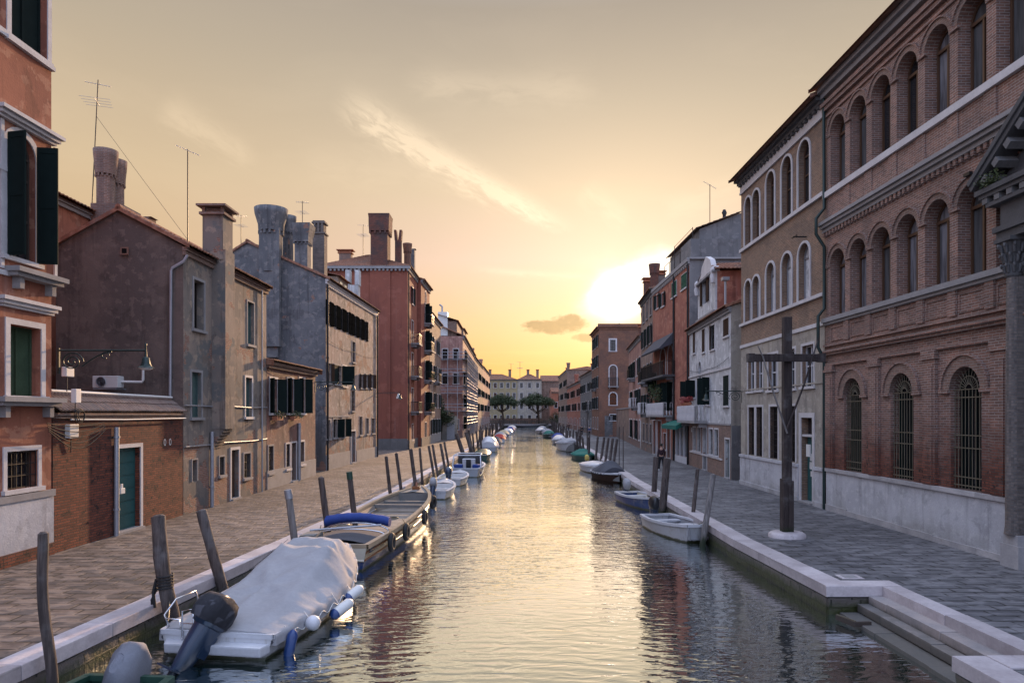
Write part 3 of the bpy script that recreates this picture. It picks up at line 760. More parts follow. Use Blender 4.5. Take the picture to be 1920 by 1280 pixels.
def balcony(b, f, u0, u1, z, dep=.8, h=1.0, slab='grey_stone', rail='iron', kind='bars'):
    m = MB(); f.box(m, u0, u1, z - .16, z, .003, dep)
    for k in (0, 1):
        uc = u0 + .15 + (u1 - u0 - .45) * k; f.box(m, uc, uc + .15, z - .42, z - .163, .003, dep * .65)
    s_ = m.build('balcony', slab, b)
    m = MB(); pts = [(u0 + .04, .02), (u0 + .04, dep - .05), (u1 - .04, dep - .05), (u1 - .04, .02)]
    for i in range(3):
        (ua, oa), (ub, ob) = pts[i], pts[i + 1]; L = math.hypot(ub - ua, ob - oa)
        if kind == 'bars':
            n = max(2, int(L / .12))
            for k in range(n + 1): t = k / n; m.beam(f.p(ua + (ub - ua) * t, z, oa + (ob - oa) * t), f.p(ua + (ub - ua) * t, z + h, oa + (ob - oa) * t), .018)
        elif kind == 'baluster':
            n = max(2, int(L / .22))
            for k in range(n + 1):
                t = k / n; q = f.p(ua + (ub - ua) * t, 0, oa + (ob - oa) * t)
                m.rings([(z, .06, .06), (z + h * .25, .085, .085), (z + h * .5, .045, .045), (z + h * .75, .08, .08), (z + h, .06, .06)], 8, (q.x, q.y))
        else:
            m.beam(f.p(ua, z + h / 2, oa), f.p(ub, z + h / 2, ob), .05, h)
        m.beam(f.p(ua, z + h, oa), f.p(ub, z + h, ob), .06, .05)
    m.build('railing', rail, s_); return s_
def chimney_flare(b, x, y, z0, z1, w, tw, fh, mat, sq=False, name='chimney', cap='dark_stone', corb=True, w2=None):
    m = MB(); n = 4 if sq else 20; k = math.sqrt(2) if sq else 1; tws = math.pi / 4 if sq else 0
    def rr(z, r, r2=None): return (z, r * k, (r2 or r) * k)
    q = (w2 or w) / w
    zf = z1 - fh
    m.rings([rr(z0, w / 2, w / 2 * q), rr(zf - .05, w / 2, w / 2 * q)], n, (x, y), smooth=not sq, tw=tws)
    m.rings([rr(zf, w / 2 * 1.16, w / 2 * q * 1.16), rr(zf + fh * .3, w / 2 * 1.2, w / 2 * q * 1.2), rr(zf + fh * .75, tw / 2 * .96, tw / 2 * q * .96), rr(z1, tw / 2, tw / 2 * q), rr(z1, tw / 2 * .8, tw / 2 * q * .8), rr(z1 - .25, tw / 2 * .76, tw / 2 * q * .76)], n, (x, y), smooth=not sq, tw=tws)
    if corb:
        nn = 14
        for i in range(nn):
            t = 2 * math.pi * i / nn; r = w / 2 * 1.06
            if sq:
                s_ = i / nn * 4; sd = int(s_); u = (s_ - sd) * 2 - 1; px, py = [(u, -1), (1, u), (-u, 1), (-1, -u)][sd]; px *= r; py *= r * q
            else: px, py = r * math.cos(t), r * math.sin(t) * q
            m.box((x + px - w * .05, y + py - w * .05, zf - w * .16), (x + px + w * .05, y + py + w * .05, zf - .003))
    return m.build(name, mat, b)
def chimney_box(b, x, y, z0, z1, w, d_, mat, cap='terracotta', horns=0, name='chimney'):
    m = MB(); m.box((x - w / 2, y - d_ / 2, z0), (x + w / 2, y + d_ / 2, z1))
    if horns:
        for s_ in (-1, 1): m.hexa([V(x + s_ * w * .3 - w * .25, y - d_ / 2, z1 + .002), V(x + s_ * w * .3 + w * .25, y - d_ / 2, z1 + .002), V(x + s_ * w * .3 + w * .25, y + d_ / 2, z1 + .002), V(x + s_ * w * .3 - w * .25, y + d_ / 2, z1 + .002)],
                                  [V(x + s_ * w * .48 - w * .2, y - d_ / 2, z1 + horns), V(x + s_ * w * .48 + w * .2, y - d_ / 2, z1 + horns), V(x + s_ * w * .48 + w * .2, y + d_ / 2, z1 + horns), V(x + s_ * w * .48 - w * .2, y + d_ / 2, z1 + horns)])
    c = m.build(name, mat, b)
    if not horns:
        m = MB(); m.box((x - w * .62, y - d_ * .62, z1 + .002), (x + w * .62, y + d_ * .62, z1 + .10))
        for sx in (-1, 1):
            for sy in (-1, 1): m.box((x + sx * w * .45 - .06, y + sy * d_ * .45 - .06, z1 + .1), (x + sx * w * .45 + .06, y + sy * d_ * .45 + .06, z1 + .32))
        m.box((x - w * .40, y - d_ * .40, z1 + .1), (x + w * .40, y + d_ * .40, z1 + .3))
        m.box((x - w * .72, y - d_ * .72, z1 + .32), (x + w * .72, y + d_ * .72, z1 + .40))
        m.build('chimney_cap', cap, c)
    return c
def leaves(m, c, r, n, size, sq=(1, 1, 1), rn=None, hollow=.35):
    rn = rn or rnd
    for _ in range(n):
        while True:
            p = V(rn.uniform(-1, 1), rn.uniform(-1, 1), rn.uniform(-1, 1))
            if hollow < p.length < 1: break
        q = V(c[0] + p.x * r * sq[0], c[1] + p.y * r * sq[1], c[2] + p.z * r * sq[2])
        a = V(rn.uniform(-1, 1), rn.uniform(-1, 1), rn.uniform(-.6, .6)).normalized(); b = a.cross(V(rn.uniform(-1, 1), rn.uniform(-1, 1), rn.uniform(-1, 1))).normalized()
        s_ = size * rn.uniform(.6, 1.3)
        m.face([q - a * s_, q + b * s_ * .5, q + a * s_, q - b * s_ * .5])

# ------------------------------------------------------------------ street furniture builders
def lamp_bracket(name, label, base, dr, L, drop, group=None, pend=.55, mat='iron_green', scroll=True):
    """wall lamp: scrolled iron arm from base along unit vector dr, hanging shade at the end"""
    t = thing('street_lamp', label, 'street lamp', base, group); base = Vector(base); dr = dr.normalized(); up = V(0, 0, 1); e = base + dr * L
    m = MB(); m.tube([base - dr * .02, e], .026, 8)
    if scroll:
        sp = []
        for k in range(40):
            a = k / 39 * math.pi * 4.2; r_ = .30 * (1 - k / 46); sp.append(base + dr * (.36 + r_ * math.cos(a)) + up * (-.30 + r_ * .85 * math.sin(a)))
        m.tube(sp, .018, 6)
        sp = [base + dr * (.62 + .8 * k / 12) + up * (-.40 * (1 - k / 12) ** 1.6 - .03) for k in range(13)]; m.tube(sp, .018, 6)
        sp = [base + dr * (1.25 + .10 * math.cos(k / 14 * 5)) + up * (-.13 + .08 * math.sin(k / 14 * 5)) for k in range(15)]; m.tube(sp, .015, 6)
        m.beam(base - up * .62, base + up * .06, .05)
    m.build('bracket', mat, t)
    m = MB(); c = (e.x, e.y); z = e.z
    m.rings([(z - .18, .035, .035), (z + .12, .02, .02), (z + .17, .035, .035), (z + .2, .01, .01)], 12, c)
    m.rings([(z - .42, .15, .15), (z - .34, .11, .11), (z - .2, .09, .09), (z - .17, .05, .05)], 16, c)
    m.rings([(z - .47, .215, .215), (z - .44, .18, .18), (z - .42, .15, .15)], 18, c, caps=False)
    m.build('lamp_shade', mat, t)
    m = MB(); m.rings([(z - .52, .10, .10), (z - .48, .175, .175), (z - .445, .17, .17)], 16, c); m.build('lamp_glass', 'plastic_white', t)
    return t
def antenna(label, x, y, z0, z1, kind=0, lean=0.0, sz=1.0):
    t = thing('tv_antenna', label, 'antenna', (x, y, z0), 'television antennas on the roofs'); tx = x + lean
    m = MB(); m.tube([(x, y, z0), (tx, y, z1)], .022 * sz, 6); m.build('mast', 'iron', t)
    def yagi(z, L, n, a, w, tl=0):
        dr = V(math.cos(a), math.sin(a), tl); cr = V(-math.sin(a), math.cos(a), 0); c = V(x + lean * (z - z0) / (z1 - z0), y, z); m = MB()
        m.tube([c - dr * L / 2, c + dr * L / 2], .012 * sz, 5)
        for k in range(n): q = c + dr * (-L / 2 + L * k / (n - 1)); m.tube([q - cr * w * (1 - .04 * k), q + cr * w * (1 - .04 * k)], .008 * sz, 4)
        m.build('aerial', 'zinc', t)
    if kind == 0: yagi(z1 - .2, 1.0 * sz, 8, .5, .12 * sz); yagi(z1 - 1.0 * sz, .9 * sz, 4, 1.9, .62 * sz)
    elif kind == 1: yagi(z1 - .05, .9 * sz, 9, .35, .10 * sz, -.35)
    elif kind == 2: yagi(z1 - .1, .8 * sz, 6, .2, .25 * sz); yagi(z1 - .8 * sz, .7 * sz, 4, 1.4, .4 * sz)
    else: yagi(z1 - .05, .7 * sz, 6, -.2, .12 * sz, -.1)
    return t

# ================================================================== SETTING
LQ = [(-25, -9.9), (8, -7.35), (12, -7.02), (28, -5.64), (43, -5.2), (74, -4.35), (103, -4.1), (140, -3.6), (228, -3.0)]
RQ1 = [(14.6, 6.72), (20, 6.5), (38, 6.6), (55, 7.25), (63, 7.6), (90, 8.4), (121, 9.3), (160, 10.7), (228, 13.5)]
def qx(Q, y):
    for (a, xa), (b, xb) in zip(Q, Q[1:]):
        if a <= y <= b: return xa + (xb - xa) * (y - a) / (b - a)
    return Q[0][1] if y < Q[0][0] else Q[-1][1]
m = MB(); W_ = 3000
m.face([(-W_, -60, WZ), (W_, -60, WZ), (W_, 5500, WZ), (-W_, 5500, WZ)]); struct(m.build('water', 'canal_water'))
m = MB()
for (a, xa), (b_, xb) in zip(LQ, LQ[1:]): m.face([(-60, a, 0), (xa, a, 0), (xb, b_, 0), (-60, b_, 0)])
struct(m.build('pavement', 'paving_warm'))
m = MB()
for (a, xa), (b_, xb) in zip(RQ1, RQ1[1:]): m.face([(xa, a, 0), (60, a, 0), (60, b_, 0), (xb, b_, 0)])
m.face([(7.95, 10.4, 0), (60, 10.4, 0), (60, 14.6, 0), (7.95, 14.6, 0)]); m.face([(6.7, -25, 0), (60, -25, 0), (60, 10.4, 0), (6.7, 10.4, 0)])
struct(m.build('pavement', 'paving_grey'))
simple('far_ground', A(.12, .11, .09), .95, var=.4, nscale=.05)
m = MB()
m.face([(-W_, -25, 0), (-60, -25, 0), (-60, 228, 0), (-W_, 228, 0)]); m.face([(60, -25, 0), (W_, -25, 0), (W_, 228, 0), (60, 228, 0)])
m.face([(-W_, 228, 0), (W_, 228, 0), (W_, 5400, 0), (-W_, 5400, 0)]); struct(m.build('ground', 'far_ground'))
# kerbs: separate stone blocks
def kerb_run(m, pts, side, w=.5, top=.03, bot=-.20, L0=1.75):
    """pts: outer top edge polyline (x,y); side = +1 stone lies to +x of it"""
    for (p, q) in zip(pts, pts[1:]):
        p, q = V(*p, 0), V(*q, 0); L = (q - p).length; d = (q - p) / L; nn = V(-d.y, d.x, 0)
        if nn.dot(V(side[0], side[1], 0)) < 0: nn = -nn
        n = max(1, round(L / (L0 if (p + q).y / 2 < 90 else 4)))
        for k in range(n):
            a = p + d * (L * k / n + .006); b_ = p + d * (L * (k + 1) / n - .006); dz = rnd.uniform(-.006, .006); do = rnd.uniform(-.008, .008)
            lo = [a + nn * do, b_ + nn * do, b_ + nn * w, a + nn * w]; c = .012
            lo = [V(t.x, t.y, bot) for t in lo]; mid = [V(t.x, t.y, top + dz - c) for t in lo]
            ce = (mid[0] + mid[2]) / 2
            hi = [V(t.x, t.y, top + dz) + (V(ce.x - t.x, ce.y - t.y, 0)).normalized() * c for t in mid]
            m.grid([lo, mid, hi], False, True); m.face(hi); m.face(lo[::-1])
m = MB(); kerb_run(m, [(x, y) for y, x in LQ], (-1, 0)); struct(m.build('kerb', 'kerb_stone'))
m = MB(); kerb_run(m, [(x, y) for y, x in RQ1], (1, 0), .55)
kerb_run(m, [(6.71, 14.59), (8.35, 14.59)], (0, 1), .5, .031); kerb_run(m, [(7.92, 14.58), (7.92, 10.42)], (1, 0), .40, .028)
kerb_run(m, [(6.70, 10.4), (6.70, -20)], (1, 0), .5); kerb_run(m, [(7.22, 10.4), (8.33, 10.4)], (0, -1), .5, .033)
struct(m.build('kerb', 'kerb_stone'))
def quay_wall(pts, inset):
    m = MB()
    for (p, q) in zip(pts, pts[1:]):
        p = V(p[0] + inset[0], p[1] + inset[1], 0); q = V(q[0] + inset[0], q[1] + inset[1], 0); L = (q - p).length; n = max(1, min(60, int(L / .4)))
        rows = []
        for z in (-.03, -.28, -.45, -.6, -.8, -1.6):
            rows.append([V(*(p.lerp(q, k / n)).xy, z) + V(inset[0], inset[1], 0) * (1.5 * (noise.noise(V(p.lerp(q, k / n).x * 3, p.lerp(q, k / n).y * 1.7, z * 5)) - .15 if z < -.2 and p.y < 90 else 0)) for k in range(n + 1)])
        m.grid(rows, True)
    struct(m.build('quay_wall', 'quay_face'))
quay_wall([(x, y) for y, x in LQ], (-.04, 0)); quay_wall([(x, y) for y, x in RQ1], (.04, 0))
quay_wall([(6.74, 14.62), (8.3, 14.62)], (0, .03)); quay_wall([(7.95, 14.6), (7.95, 10.35)], (.03, 0)); quay_wall([(6.7, 10.36), (6.7, -20)], (.04, 0)); quay_wall([(6.74, 10.37), (8.3, 10.37)], (0, -.03))
m = MB(); rr_ = [(7.62, 7.98, -.17), (7.37, 7.66, -.34), (6.98, 7.42, -.52)]
for x0, x1, z in rr_:
    yy = 10.42
    while yy < 14.5:
        L = min(14.57 - yy, rnd.uniform(1.0, 1.8)); L = 14.57 - yy if 14.57 - yy - L < .5 else L
        dx = rnd.uniform(-.02, .02); m.box((x0 + dx, yy + .006, z - (.165 if z > -.5 else .8)), (x1, yy + L - .006, z + rnd.uniform(-.008, .008))); yy += L
o = m.build('water_steps', 'step_stone', bevel=.015); struct(o)
t = thing('mooring_beam', 'rusty iron edged timber sill at the foot of the stone water steps', 'beam', (6.78, 13.9, -.5))
m = MB(); m.obox(V(6.80, 13.9, -.50), V(.07, -.25, 0), V(.03, .01, 0), V(0, 0, .05)); m.obox(V(7.02, 13.68, -.50), V(.18, .02, 0), V(0, .03, 0), V(0, 0, .045)); m.build('timber', 'dark_wood', t)
m = MB(); m.beam(V(6.72, 14.12, -.44), V(6.88, 13.66, -.44), .02); m.build('iron_edge', 'pale_bars', t)
t = thing('manhole_cover', 'small square pale stone access cover set in the paving by the kerb corner', 'manhole cover', (7.75, 15.5, 0))
m = MB(); m.box((7.42, 15.32, -.05), (7.92, 15.72, .012)); m.build('frame', 'kerb_stone', t)
m = MB(); m.box((7.52, 15.4, -.04), (7.82, 15.64, .018)); m.build('lid', 'grey_stone', t)

# ================================================================== LEFT BANK
def house(label, f, name='house', cat='house', group=None): return thing(name, label, cat, tuple(f.A), group)
# --- red corner house
f = Facade((-12.55, 3.0), (-12.18, 18.05)); H1 = house('terracotta red canal house with white stone surrounds and open dark shutters, nearest on the left', f)
wpx(H1, f, 20, 88, -150, 96, frm='white_stone', pane='shutter_green', bars=(1, 0), sash='shutter_green', depth=.22, fr=.14)
w_ = wpx(H1, f, 12, 66, 254, 486, arch=True, frm='white_stone', pane='glass_dark', bars=(1, 2), sh='open', shm='shutter_green', ang=100, depth=.2, fr=.16)
wpx(H1, f, 18, 76, 612, 742, frm='white_stone', pane='shutter_old', bars=(1, 0), sash='shutter_old', depth=.28, fr=.15)
wpx(H1, f, 12, 70, 845, 915, frm='white_stone', grille='iron', depth=.25, fr=.12, sill=True)
for u_ in (3.0, 6.6):
    window(H1, f, u_, u_ + 1.1, 1.7, 2.6, grille='iron', depth=.25); window(H1, f, u_, u_ + 1.1, 4.3, 6.4, pane='shutter_old', bars=(1, 0), sash='shutter_old')
    window(H1, f, u_, u_ + 1.1, 7.7, 11, arch=True); window(H1, f, u_, u_ + 1.1, 13.3, 16.2, pane='shutter_green', bars=(1, 0))
body(H1, f, 9, 18.2, 'red_plaster', rise=1.6, cmat='white_stone')
band(H1, f, 12.85, .16, .07, 'white_stone'); band(H1, f, 7.1, .12, .05, 'white_stone', 0, f.u(16)); band(H1, f, 9.6, .12, .05, 'white_stone', 0, f.u(14))
xw = f.u(50)
def hood(f, par, u0, u1, z, mat='white_stone', pr=.28):
    m = MB(); f.box(m, u0, u1, z, z + .09, -.01, pr); f.box(m, u0 + .05, u1 - .05, z - .09, z - .003, -.01, pr * .7); f.box(m, u0 + .1, u1 - .1, z - .16, z - .093, -.01, pr * .4); m.build('hood_mould', mat, par)
hood(f, H1, f.u(-14), f.u(104), 10.95); hood(f, H1, f.u(-6), f.u(102), 6.45, pr=.2)
m = MB()
for px in (3, 103): f.box(m, f.u(px) - .05, f.u(px) + .05, 7.2, 10.78, -.01, .035)
m.build('stone_strip', 'white_stone', H1)
def sill_shelf(u0, u1, z, mat='grey_stone'):
    m = MB(); f.box(m, u0, u1, z - .12, z, .001, .38); f.box(m, u0 + .06, u1 - .06, z - .22, z - .123, .001, .28)
    for u_ in (u0 + .25, u1 - .4):
        f.box(m, u_, u_ + .15, z - .5, z - .223, .001, .2)
    m.build('stone_shelf', mat, H1)
sill_shelf(f.u(8), f.u(104), 7.28); sill_shelf(f.u(-20), f.u(100), 4.12)
m = MB(); f.box(m, 0, f.L + .01, -.05, 1.55, -.02, .06); m.build('plinth', 'white_plinth', H1)
m = MB(); f.box(m, 0, f.L + .03, 1.553, 1.72, -.02, .10); m.build('plinth_cap', 'grey_stone', H1)
m = MB(); f.box(m, 0, f.L + .02, -.05, .32, .06, .085); m.build('brick_footing', 'old_brick', H1)

# --- brick garden wall with teal door
f = Facade((-12.17, 18.1), (-12.06, 25.0)); GW = thing('garden_wall', 'old red brick garden wall with sloping tiled coping and a teal door', 'wall', tuple(f.A))
door(GW, f, 219, 262, 839, 'door_teal', panels=6, depth=.2)
m = MB(); f.wall(m, -.05, 3.55); f.box(m, 0, f.L, 3.55, 3.58, -.45, 0); m.face([f.p(0, -.05, -.45), f.p(f.L, -.05, -.45), f.p(f.L, 3.6, -.45), f.p(0, 3.6, -.45)])
m.face([f.p(0, -.05), f.p(0, -.05, -.45), f.p(0, 3.6, -.45), f.p(0, 3.6)]); m.build('wall', 'old_brick', GW)
m = MB(); f.box(m, -.02, f.L, 3.58, 3.66, -.45, .10); f.box(m, -.02, f.L, 3.663, 3.73, -.45, .15)
m.build('coping_course', 'trim_brick', GW)
m = MB(); tile_sheet(m, f.p(0, 3.76, .16), f.p(f.L, 3.76, .16), f.p(0, 4.25, -.5), f.p(f.L, 4.25, -.5), .15, .3, .05); m.face([f.p(0, 3.7, -.5), f.p(f.L, 3.7, -.5), f.p(f.L, 4.22, -.5), f.p(0, 4.22, -.5)]); m.build('coping_tiles', 'roof_tile_grey', GW)
pipe(GW, f, f.u(213), 0, 3.3, .075, 'zinc')
m = MB(); m.tube([f.p(.5, 3.55, .16), f.p(3, 3.53, .16), f.p(f.L - .1, 3.55, .16)], .025, 6); m.tube([f.p(.4, 4.33, -.35), f.p(f.L - .1, 4.30, -.35)], .045, 8)
m.build('conduit', 'plastic_white', GW)
def sign00(u, z):
    t = thing('house_number', 'white oval number zero painted on the brick wall, %s of the pair' % ('left' if u < f.u(314) else 'right'), 'number', tuple(f.p(u, z, 0)))
    m = MB(); ax = f.d; rows = []
    for k in range(21):
        a = 2 * math.pi * k / 20; e = f.p(u, z, .006) + f.d * .075 * math.cos(a) + V(0, 0, .12 * math.sin(a)); i = f.p(u, z, .006) + f.d * .045 * math.cos(a) + V(0, 0, .085 * math.sin(a)); rows.append([e, i])
    m.grid(rows); m.grid([[p[0], p[0] - f.n * .005] for p in rows]); m.build('digit', 'plastic_white', t)
sign00(f.u(309), 2.72); sign00(f.u(319), 2.72)
t = thing('letter_box', 'white letter box fixed on the frame of the teal door', 'letter box', tuple(f.p(f.u(221), 1.35, .05)))
m = MB(); u_ = f.u(222); f.box(m, u_ - .1, u_ + .12, 1.25, 1.42, .06, .14); f.box(m, u_ - .03, u_ + .05, 1.422, 1.55, .07, .12); m.build('box', 'plastic_white', t, bevel=.01)
def jbox(label, px, py, w, h, mat='plastic_white', ff=None, base=0.0):
    q = ff or f; u_ = q.u(px); z_ = q.z(px, py); t = thing('junction_box', label, 'junction box', tuple(q.p(u_, z_, base)))
    m = MB(); q.box(m, u_ - w / 2, u_ + w / 2, z_ - h / 2, z_ + h / 2, base, base + .14); m.build('case', mat, t, bevel=.015)
    m = MB(); m.tube([q.p(u_, z_ - h / 2, base + .05), q.p(u_ + .02, z_ - h / 2 - .4, base + .03)], .015, 5); m.build('cable', 'black_plastic', t)
jbox('grey plastic security box with sloping top on the brick wall left of the teal door', 130, 808, .38, .38)
jbox('pale plastic meter box at the left end of the tiled wall coping', 127, 742, .22, .38, base=.16)
jbox('pale square electrical box just below the street lamp scroll', 121, 697, .32, .26, base=.02)
t = thing('air_conditioner', 'white outdoor air conditioning unit with round fan behind the brick garden wall', 'air conditioner', (-14.6, 24.55, 4.2))
p0 = ray(181, 727, 24.6); p1 = ray(228, 705, 24.6)
m = MB(); m.box((p0.x, 24.35, p0.z), (p1.x, 24.75, p1.z)); m.build('case', 'plastic_white', t, bevel=.02)
m = MB(); cc = V(p0.x + .32, 24.34, (p0.z + p1.z) / 2); m.tube([cc, cc - V(0, .012, 0)], .17, 20, False); m.build('fan', 'black_plastic', t)
m = MB(); m.torus(cc - V(0, .02, 0), V(1, 0, 0), V(0, 0, 1), .17, .012, 20, 5)
for k in range(4): m.torus(cc - V(0, .02, 0), V(1, 0, 0), V(0, 0, 1), .035 + .035 * k, .004, 16, 4)
m.build('fan_grille', 'zinc', t)
m = MB(); e = ray(268, 716, 24.75); m.tube([V(p1.x, 24.6, e.z), V(e.x, 24.7, e.z), V(e.x + .02, 24.72, e.z + .08), V(e.x + .02, 24.72, e.z + .6)], .05, 8); m.build('duct', 'plastic_white', t)
m = MB(); m.box((p0.x + .05, 24.3, p0.z - .06), (p1.x - .05, 24.98, p0.z - .01)); m.build('bracket', 'zinc', t)
lamp_bracket('street_lamp', 'dark green wrought iron street lamp with scrolled arm reaching over the brick garden wall', (-12.12, 18.25, 5.40), V(1, 0, 0), 2.33, .3)
t = thing('power_cables', 'bundle of grey cables sagging along the wall below the street lamp', 'cable', tuple(f.p(0, 3.4, 0)))
m = MB()
for k in range(5): m.tube([f.p(-.5 + 2.4 * s_ / 10, 3.46 - .05 * k - .1 * math.sin(math.pi * s_ / 10) * (1 + k), .19 + .012 * k) for s_ in range(11)], .013, 5)
for k in range(3): m.torus(f.p(.75, 3.65, .22 + .03 * k), f.d, V(0, 0, 1), .2 - .03 * k, .012, 18, 5)
m.build('cable', 'rubber', t)

# --- brownish purple gabled house
f = Facade((-12.06, 25.05), (-12.0, 33.35)); H2 = house('gabled house with dull purple plaster end wall and stained tan canal front', f)
ub = f.u(393); dk = dict(frm='grey_stone', fr=.10)
wpx(H2, f, 363, 382, 527, 618, pane='void', bars=None, **dk, depth=.3)
wpx(H2, f, 359, 377, 698, 782, pane='shutter_teal', bars=(1, 0), sash='shutter_teal', **dk)
wpx(H2, f, 360, 369, 862, 902, pane='void', bars=None, depth=.25, frm='grey_stone', fr=.05, sill=False)
wpx(H2, f, 421, 430, 548, 635, pane='void', bars=None, frm='grey_stone', fr=.07, depth=.25)
wpx(H2, f, 463.5, 475.5, 567, 646, pane='shutter_teal', bars=(1, 0), sash='shutter_teal', frm='grey_stone', fr=.07)
wpx(H2, f, 415.5, 426.5, 703, 780, pane='shutter_teal', bars=(1, 0), sash='shutter_teal', frm='white_stone', fr=.10)
wpx(H2, f, 460, 472, 708, 781, pane='shutter_teal', bars=(1, 0), sash='shutter_teal', frm='white_stone', fr=.10)
wpx(H2, f, 411, 420, 856, 890, pane='void', bars=None, grille='iron', frm='grey_stone', fr=.06, depth=.2)
door(H2, f, 433, 447, 843, 'door_brown', fr=.12, panels=2)
wpx(H2, f, 457, 469, 850, 895, pane='void', bars=None, grille='iron', frm='grey_stone', fr=.08, depth=.2)
door(H2, f, 380, 392, 850, 'door_brown', fr=.06, panels=2) if False else None
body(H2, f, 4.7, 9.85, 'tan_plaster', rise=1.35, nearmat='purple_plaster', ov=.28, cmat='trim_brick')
m = MB(); u0, u1 = f.u(397), f.u(415); f.box(m, u0, u1, 3.1, 10.3, .002, .55)
for k in range(6): f.box(m, u0 + .02, u1 - .02, 3.1 - .13 * (k + 1), 3.1 - .13 * k - .003, .002, .55 - .085 * (k + 1))
m.build('chimney_breast', 'tan_plaster', H2)
q = f.p((u0 + u1) / 2, 0, .05); chimney_box(H2, q.x, q.y, 9.9, ray(0, 402, 27.3).z, .82, .95, 'tan_plaster', cap='trim_brick')
for pz in (762, 828):
    m = MB(); z_ = f.z(440, pz); m.tube([f.p(u1 + .05, z_ + .02, .05), f.p(f.L / 1.3, z_ - .03, .05), f.p(f.L - .05, z_, .05)], .03, 6); m.tube([f.p(.05, z_, .05), f.p(u0 - .05, z_ - .02, .05)], .03, 6); m.build('conduit', 'zinc', H2)
pipe(H2, f, f.u(393.5), 0, 3.0, .08, 'zinc'); pipe(H2, f, f.u(488), 0, 9.6, .04, 'zinc')
# purple end wall: downpipe and small vent
g_ = Facade((-16.75, 25.05), (-12.06, 25.05))
m = MB(); a = ray(319, 738, 24.98); b_ = ray(321, 505, 24.98); c_ = ray(345, 490, 24.98); e_ = ray(352, 478, 24.98); m.tube([V(a.x, 24.97, 4.0), V(b_.x, 24.97, b_.z - .05), V(b_.x + .05, 24.97, b_.z + .05), V(c_.x, 24.97, c_.z), V(e_.x, 24.97, e_.z)], .055, 8); m.build('drainpipe', 'zinc', H2)
m = MB(); v_ = ray(234.5, 471, 25.05); m.box((v_.x - .14, 24.99, v_.z - .14), (v_.x + .14, 25.044, v_.z + .14)); m.build('vent_frame', 'roof_tile', H2)
m = MB(); m.box((v_.x - .09, 24.985, v_.z - .09), (v_.x + .09, 24.989, v_.z + .09)); m.build('vent_opening', 'void', H2)
f2 = Facade((-18.7, 20), (-18.7, 33)); H3 = house('ochre red house set back behind the purple gable, with tiled eaves and twin flared chimney', f2)
body(H3, f2, 9, 12.6, 'red_plaster', rise=1.6)
q = ray(201, 400, 30.5); ch = chimney_flare(H3, q.x - .06, q.y, 11.5, ray(0, 283, 30.5).z, .74, 1.02, 1.1, 'trim_brick'); chimney_flare(H3, q.x - .10, q.y + .9, 11.5, ray(0, 288, 30.5).z, .62, .88, 1.1, 'trim_brick')
m = MB(); m.box((q.x - .5, q.y - .4, 11.3), (q.x + .8, q.y + 1.3, 13.0)); m.build('chimney_base', 'trim_brick', H3)
q = ray(321, 440, 31); chimney_box(H2, q.x, 28.8, 10.2, ray(0, 410, 28.8).z, .6, .6, 'trim_brick', horns=.01)
q = ray(171, 425, 31); antenna('tall leaning aerial with grid and cross bars beside the twin flared chimney', q.x, 31, 12.4, ray(0, 150, 31).z, 0, ray(184, 150, 31).x - q.x, 1.0)
q = ray(352, 445, 28); antenna('slim aerial mast with one angled boom above the purple gabled house', q.x, 28, 10.4, ray(0, 280, 28).z, 1)

# --- low house with shutters and flower boxes
f = Facade((-12.0, 33.4), (-11.9, 41.3)); H4 = house('low patchy pink house with three shuttered windows and flower boxes', f)
for a, b_ in ((506, 519.5), (539, 550), (561, 571)): wpx(H4, f, a, b_, 710, 774, sh='open', shm='shutter_green', frm='white_stone', fr=.1, ang=142)
wpx(H4, f, 503, 512, 836, 886, pane='void', bars=None, grille='iron', frm='grey_stone', fr=.08)
wpx(H4, f, 536, 543, 832, 878, pane='void', bars=None, grille='iron', frm='white_stone', fr=.08)
door(H4, f, 546, 555, 830, 'door_brown', fr=.08, panels=2); wpx(H4, f, 562, 570, 828, 870, frm='white_stone', fr=.10)
body(H4, f, 8, 6.3, 'low_house', roof='shed', rise=1.3, ov=.4, cmat='trim_brick')
pipe(H4, f, f.u(558), 0, 3.2, .1, 'zinc'); band(H4, f, .45, .9, .04, 'grey_stone', 0, f.u(544), 'plinth'); band(H4, f, .5, 1.0, .04, 'grey_stone', f.u(558), None, 'plinth')
for k, px in enumerate((512, 544.5)):
    u_ = f.u(px); z_ = f.z(px, 783); t = thing('flower_box', 'flower box with trailing green plant under the %s shuttered window of the low pink house' % ('left' if k == 0 else 'middle'), 'flower box', tuple(f.p(u_, z_, .25)), 'flower boxes of the low house')
    m = MB(); f.box(m, u_ - .45, u_ + .45, z_ - .12, z_ + .08, .12, .36); m.build('trough', 'terracotta', t); m = MB(); leaves(m, f.p(u_, z_ + .15, .26), .42, 160, .06, (1, 1, .55), hollow=0); m.build('plant', 'leaves', t)
lamp_bracket('street_lamp', 'black scrolled street lamp arm at the far corner of the low pink house', tuple(f.p(f.L, f.z(590, 716), 0)), V(1, 0, 0), 2.3, .3)

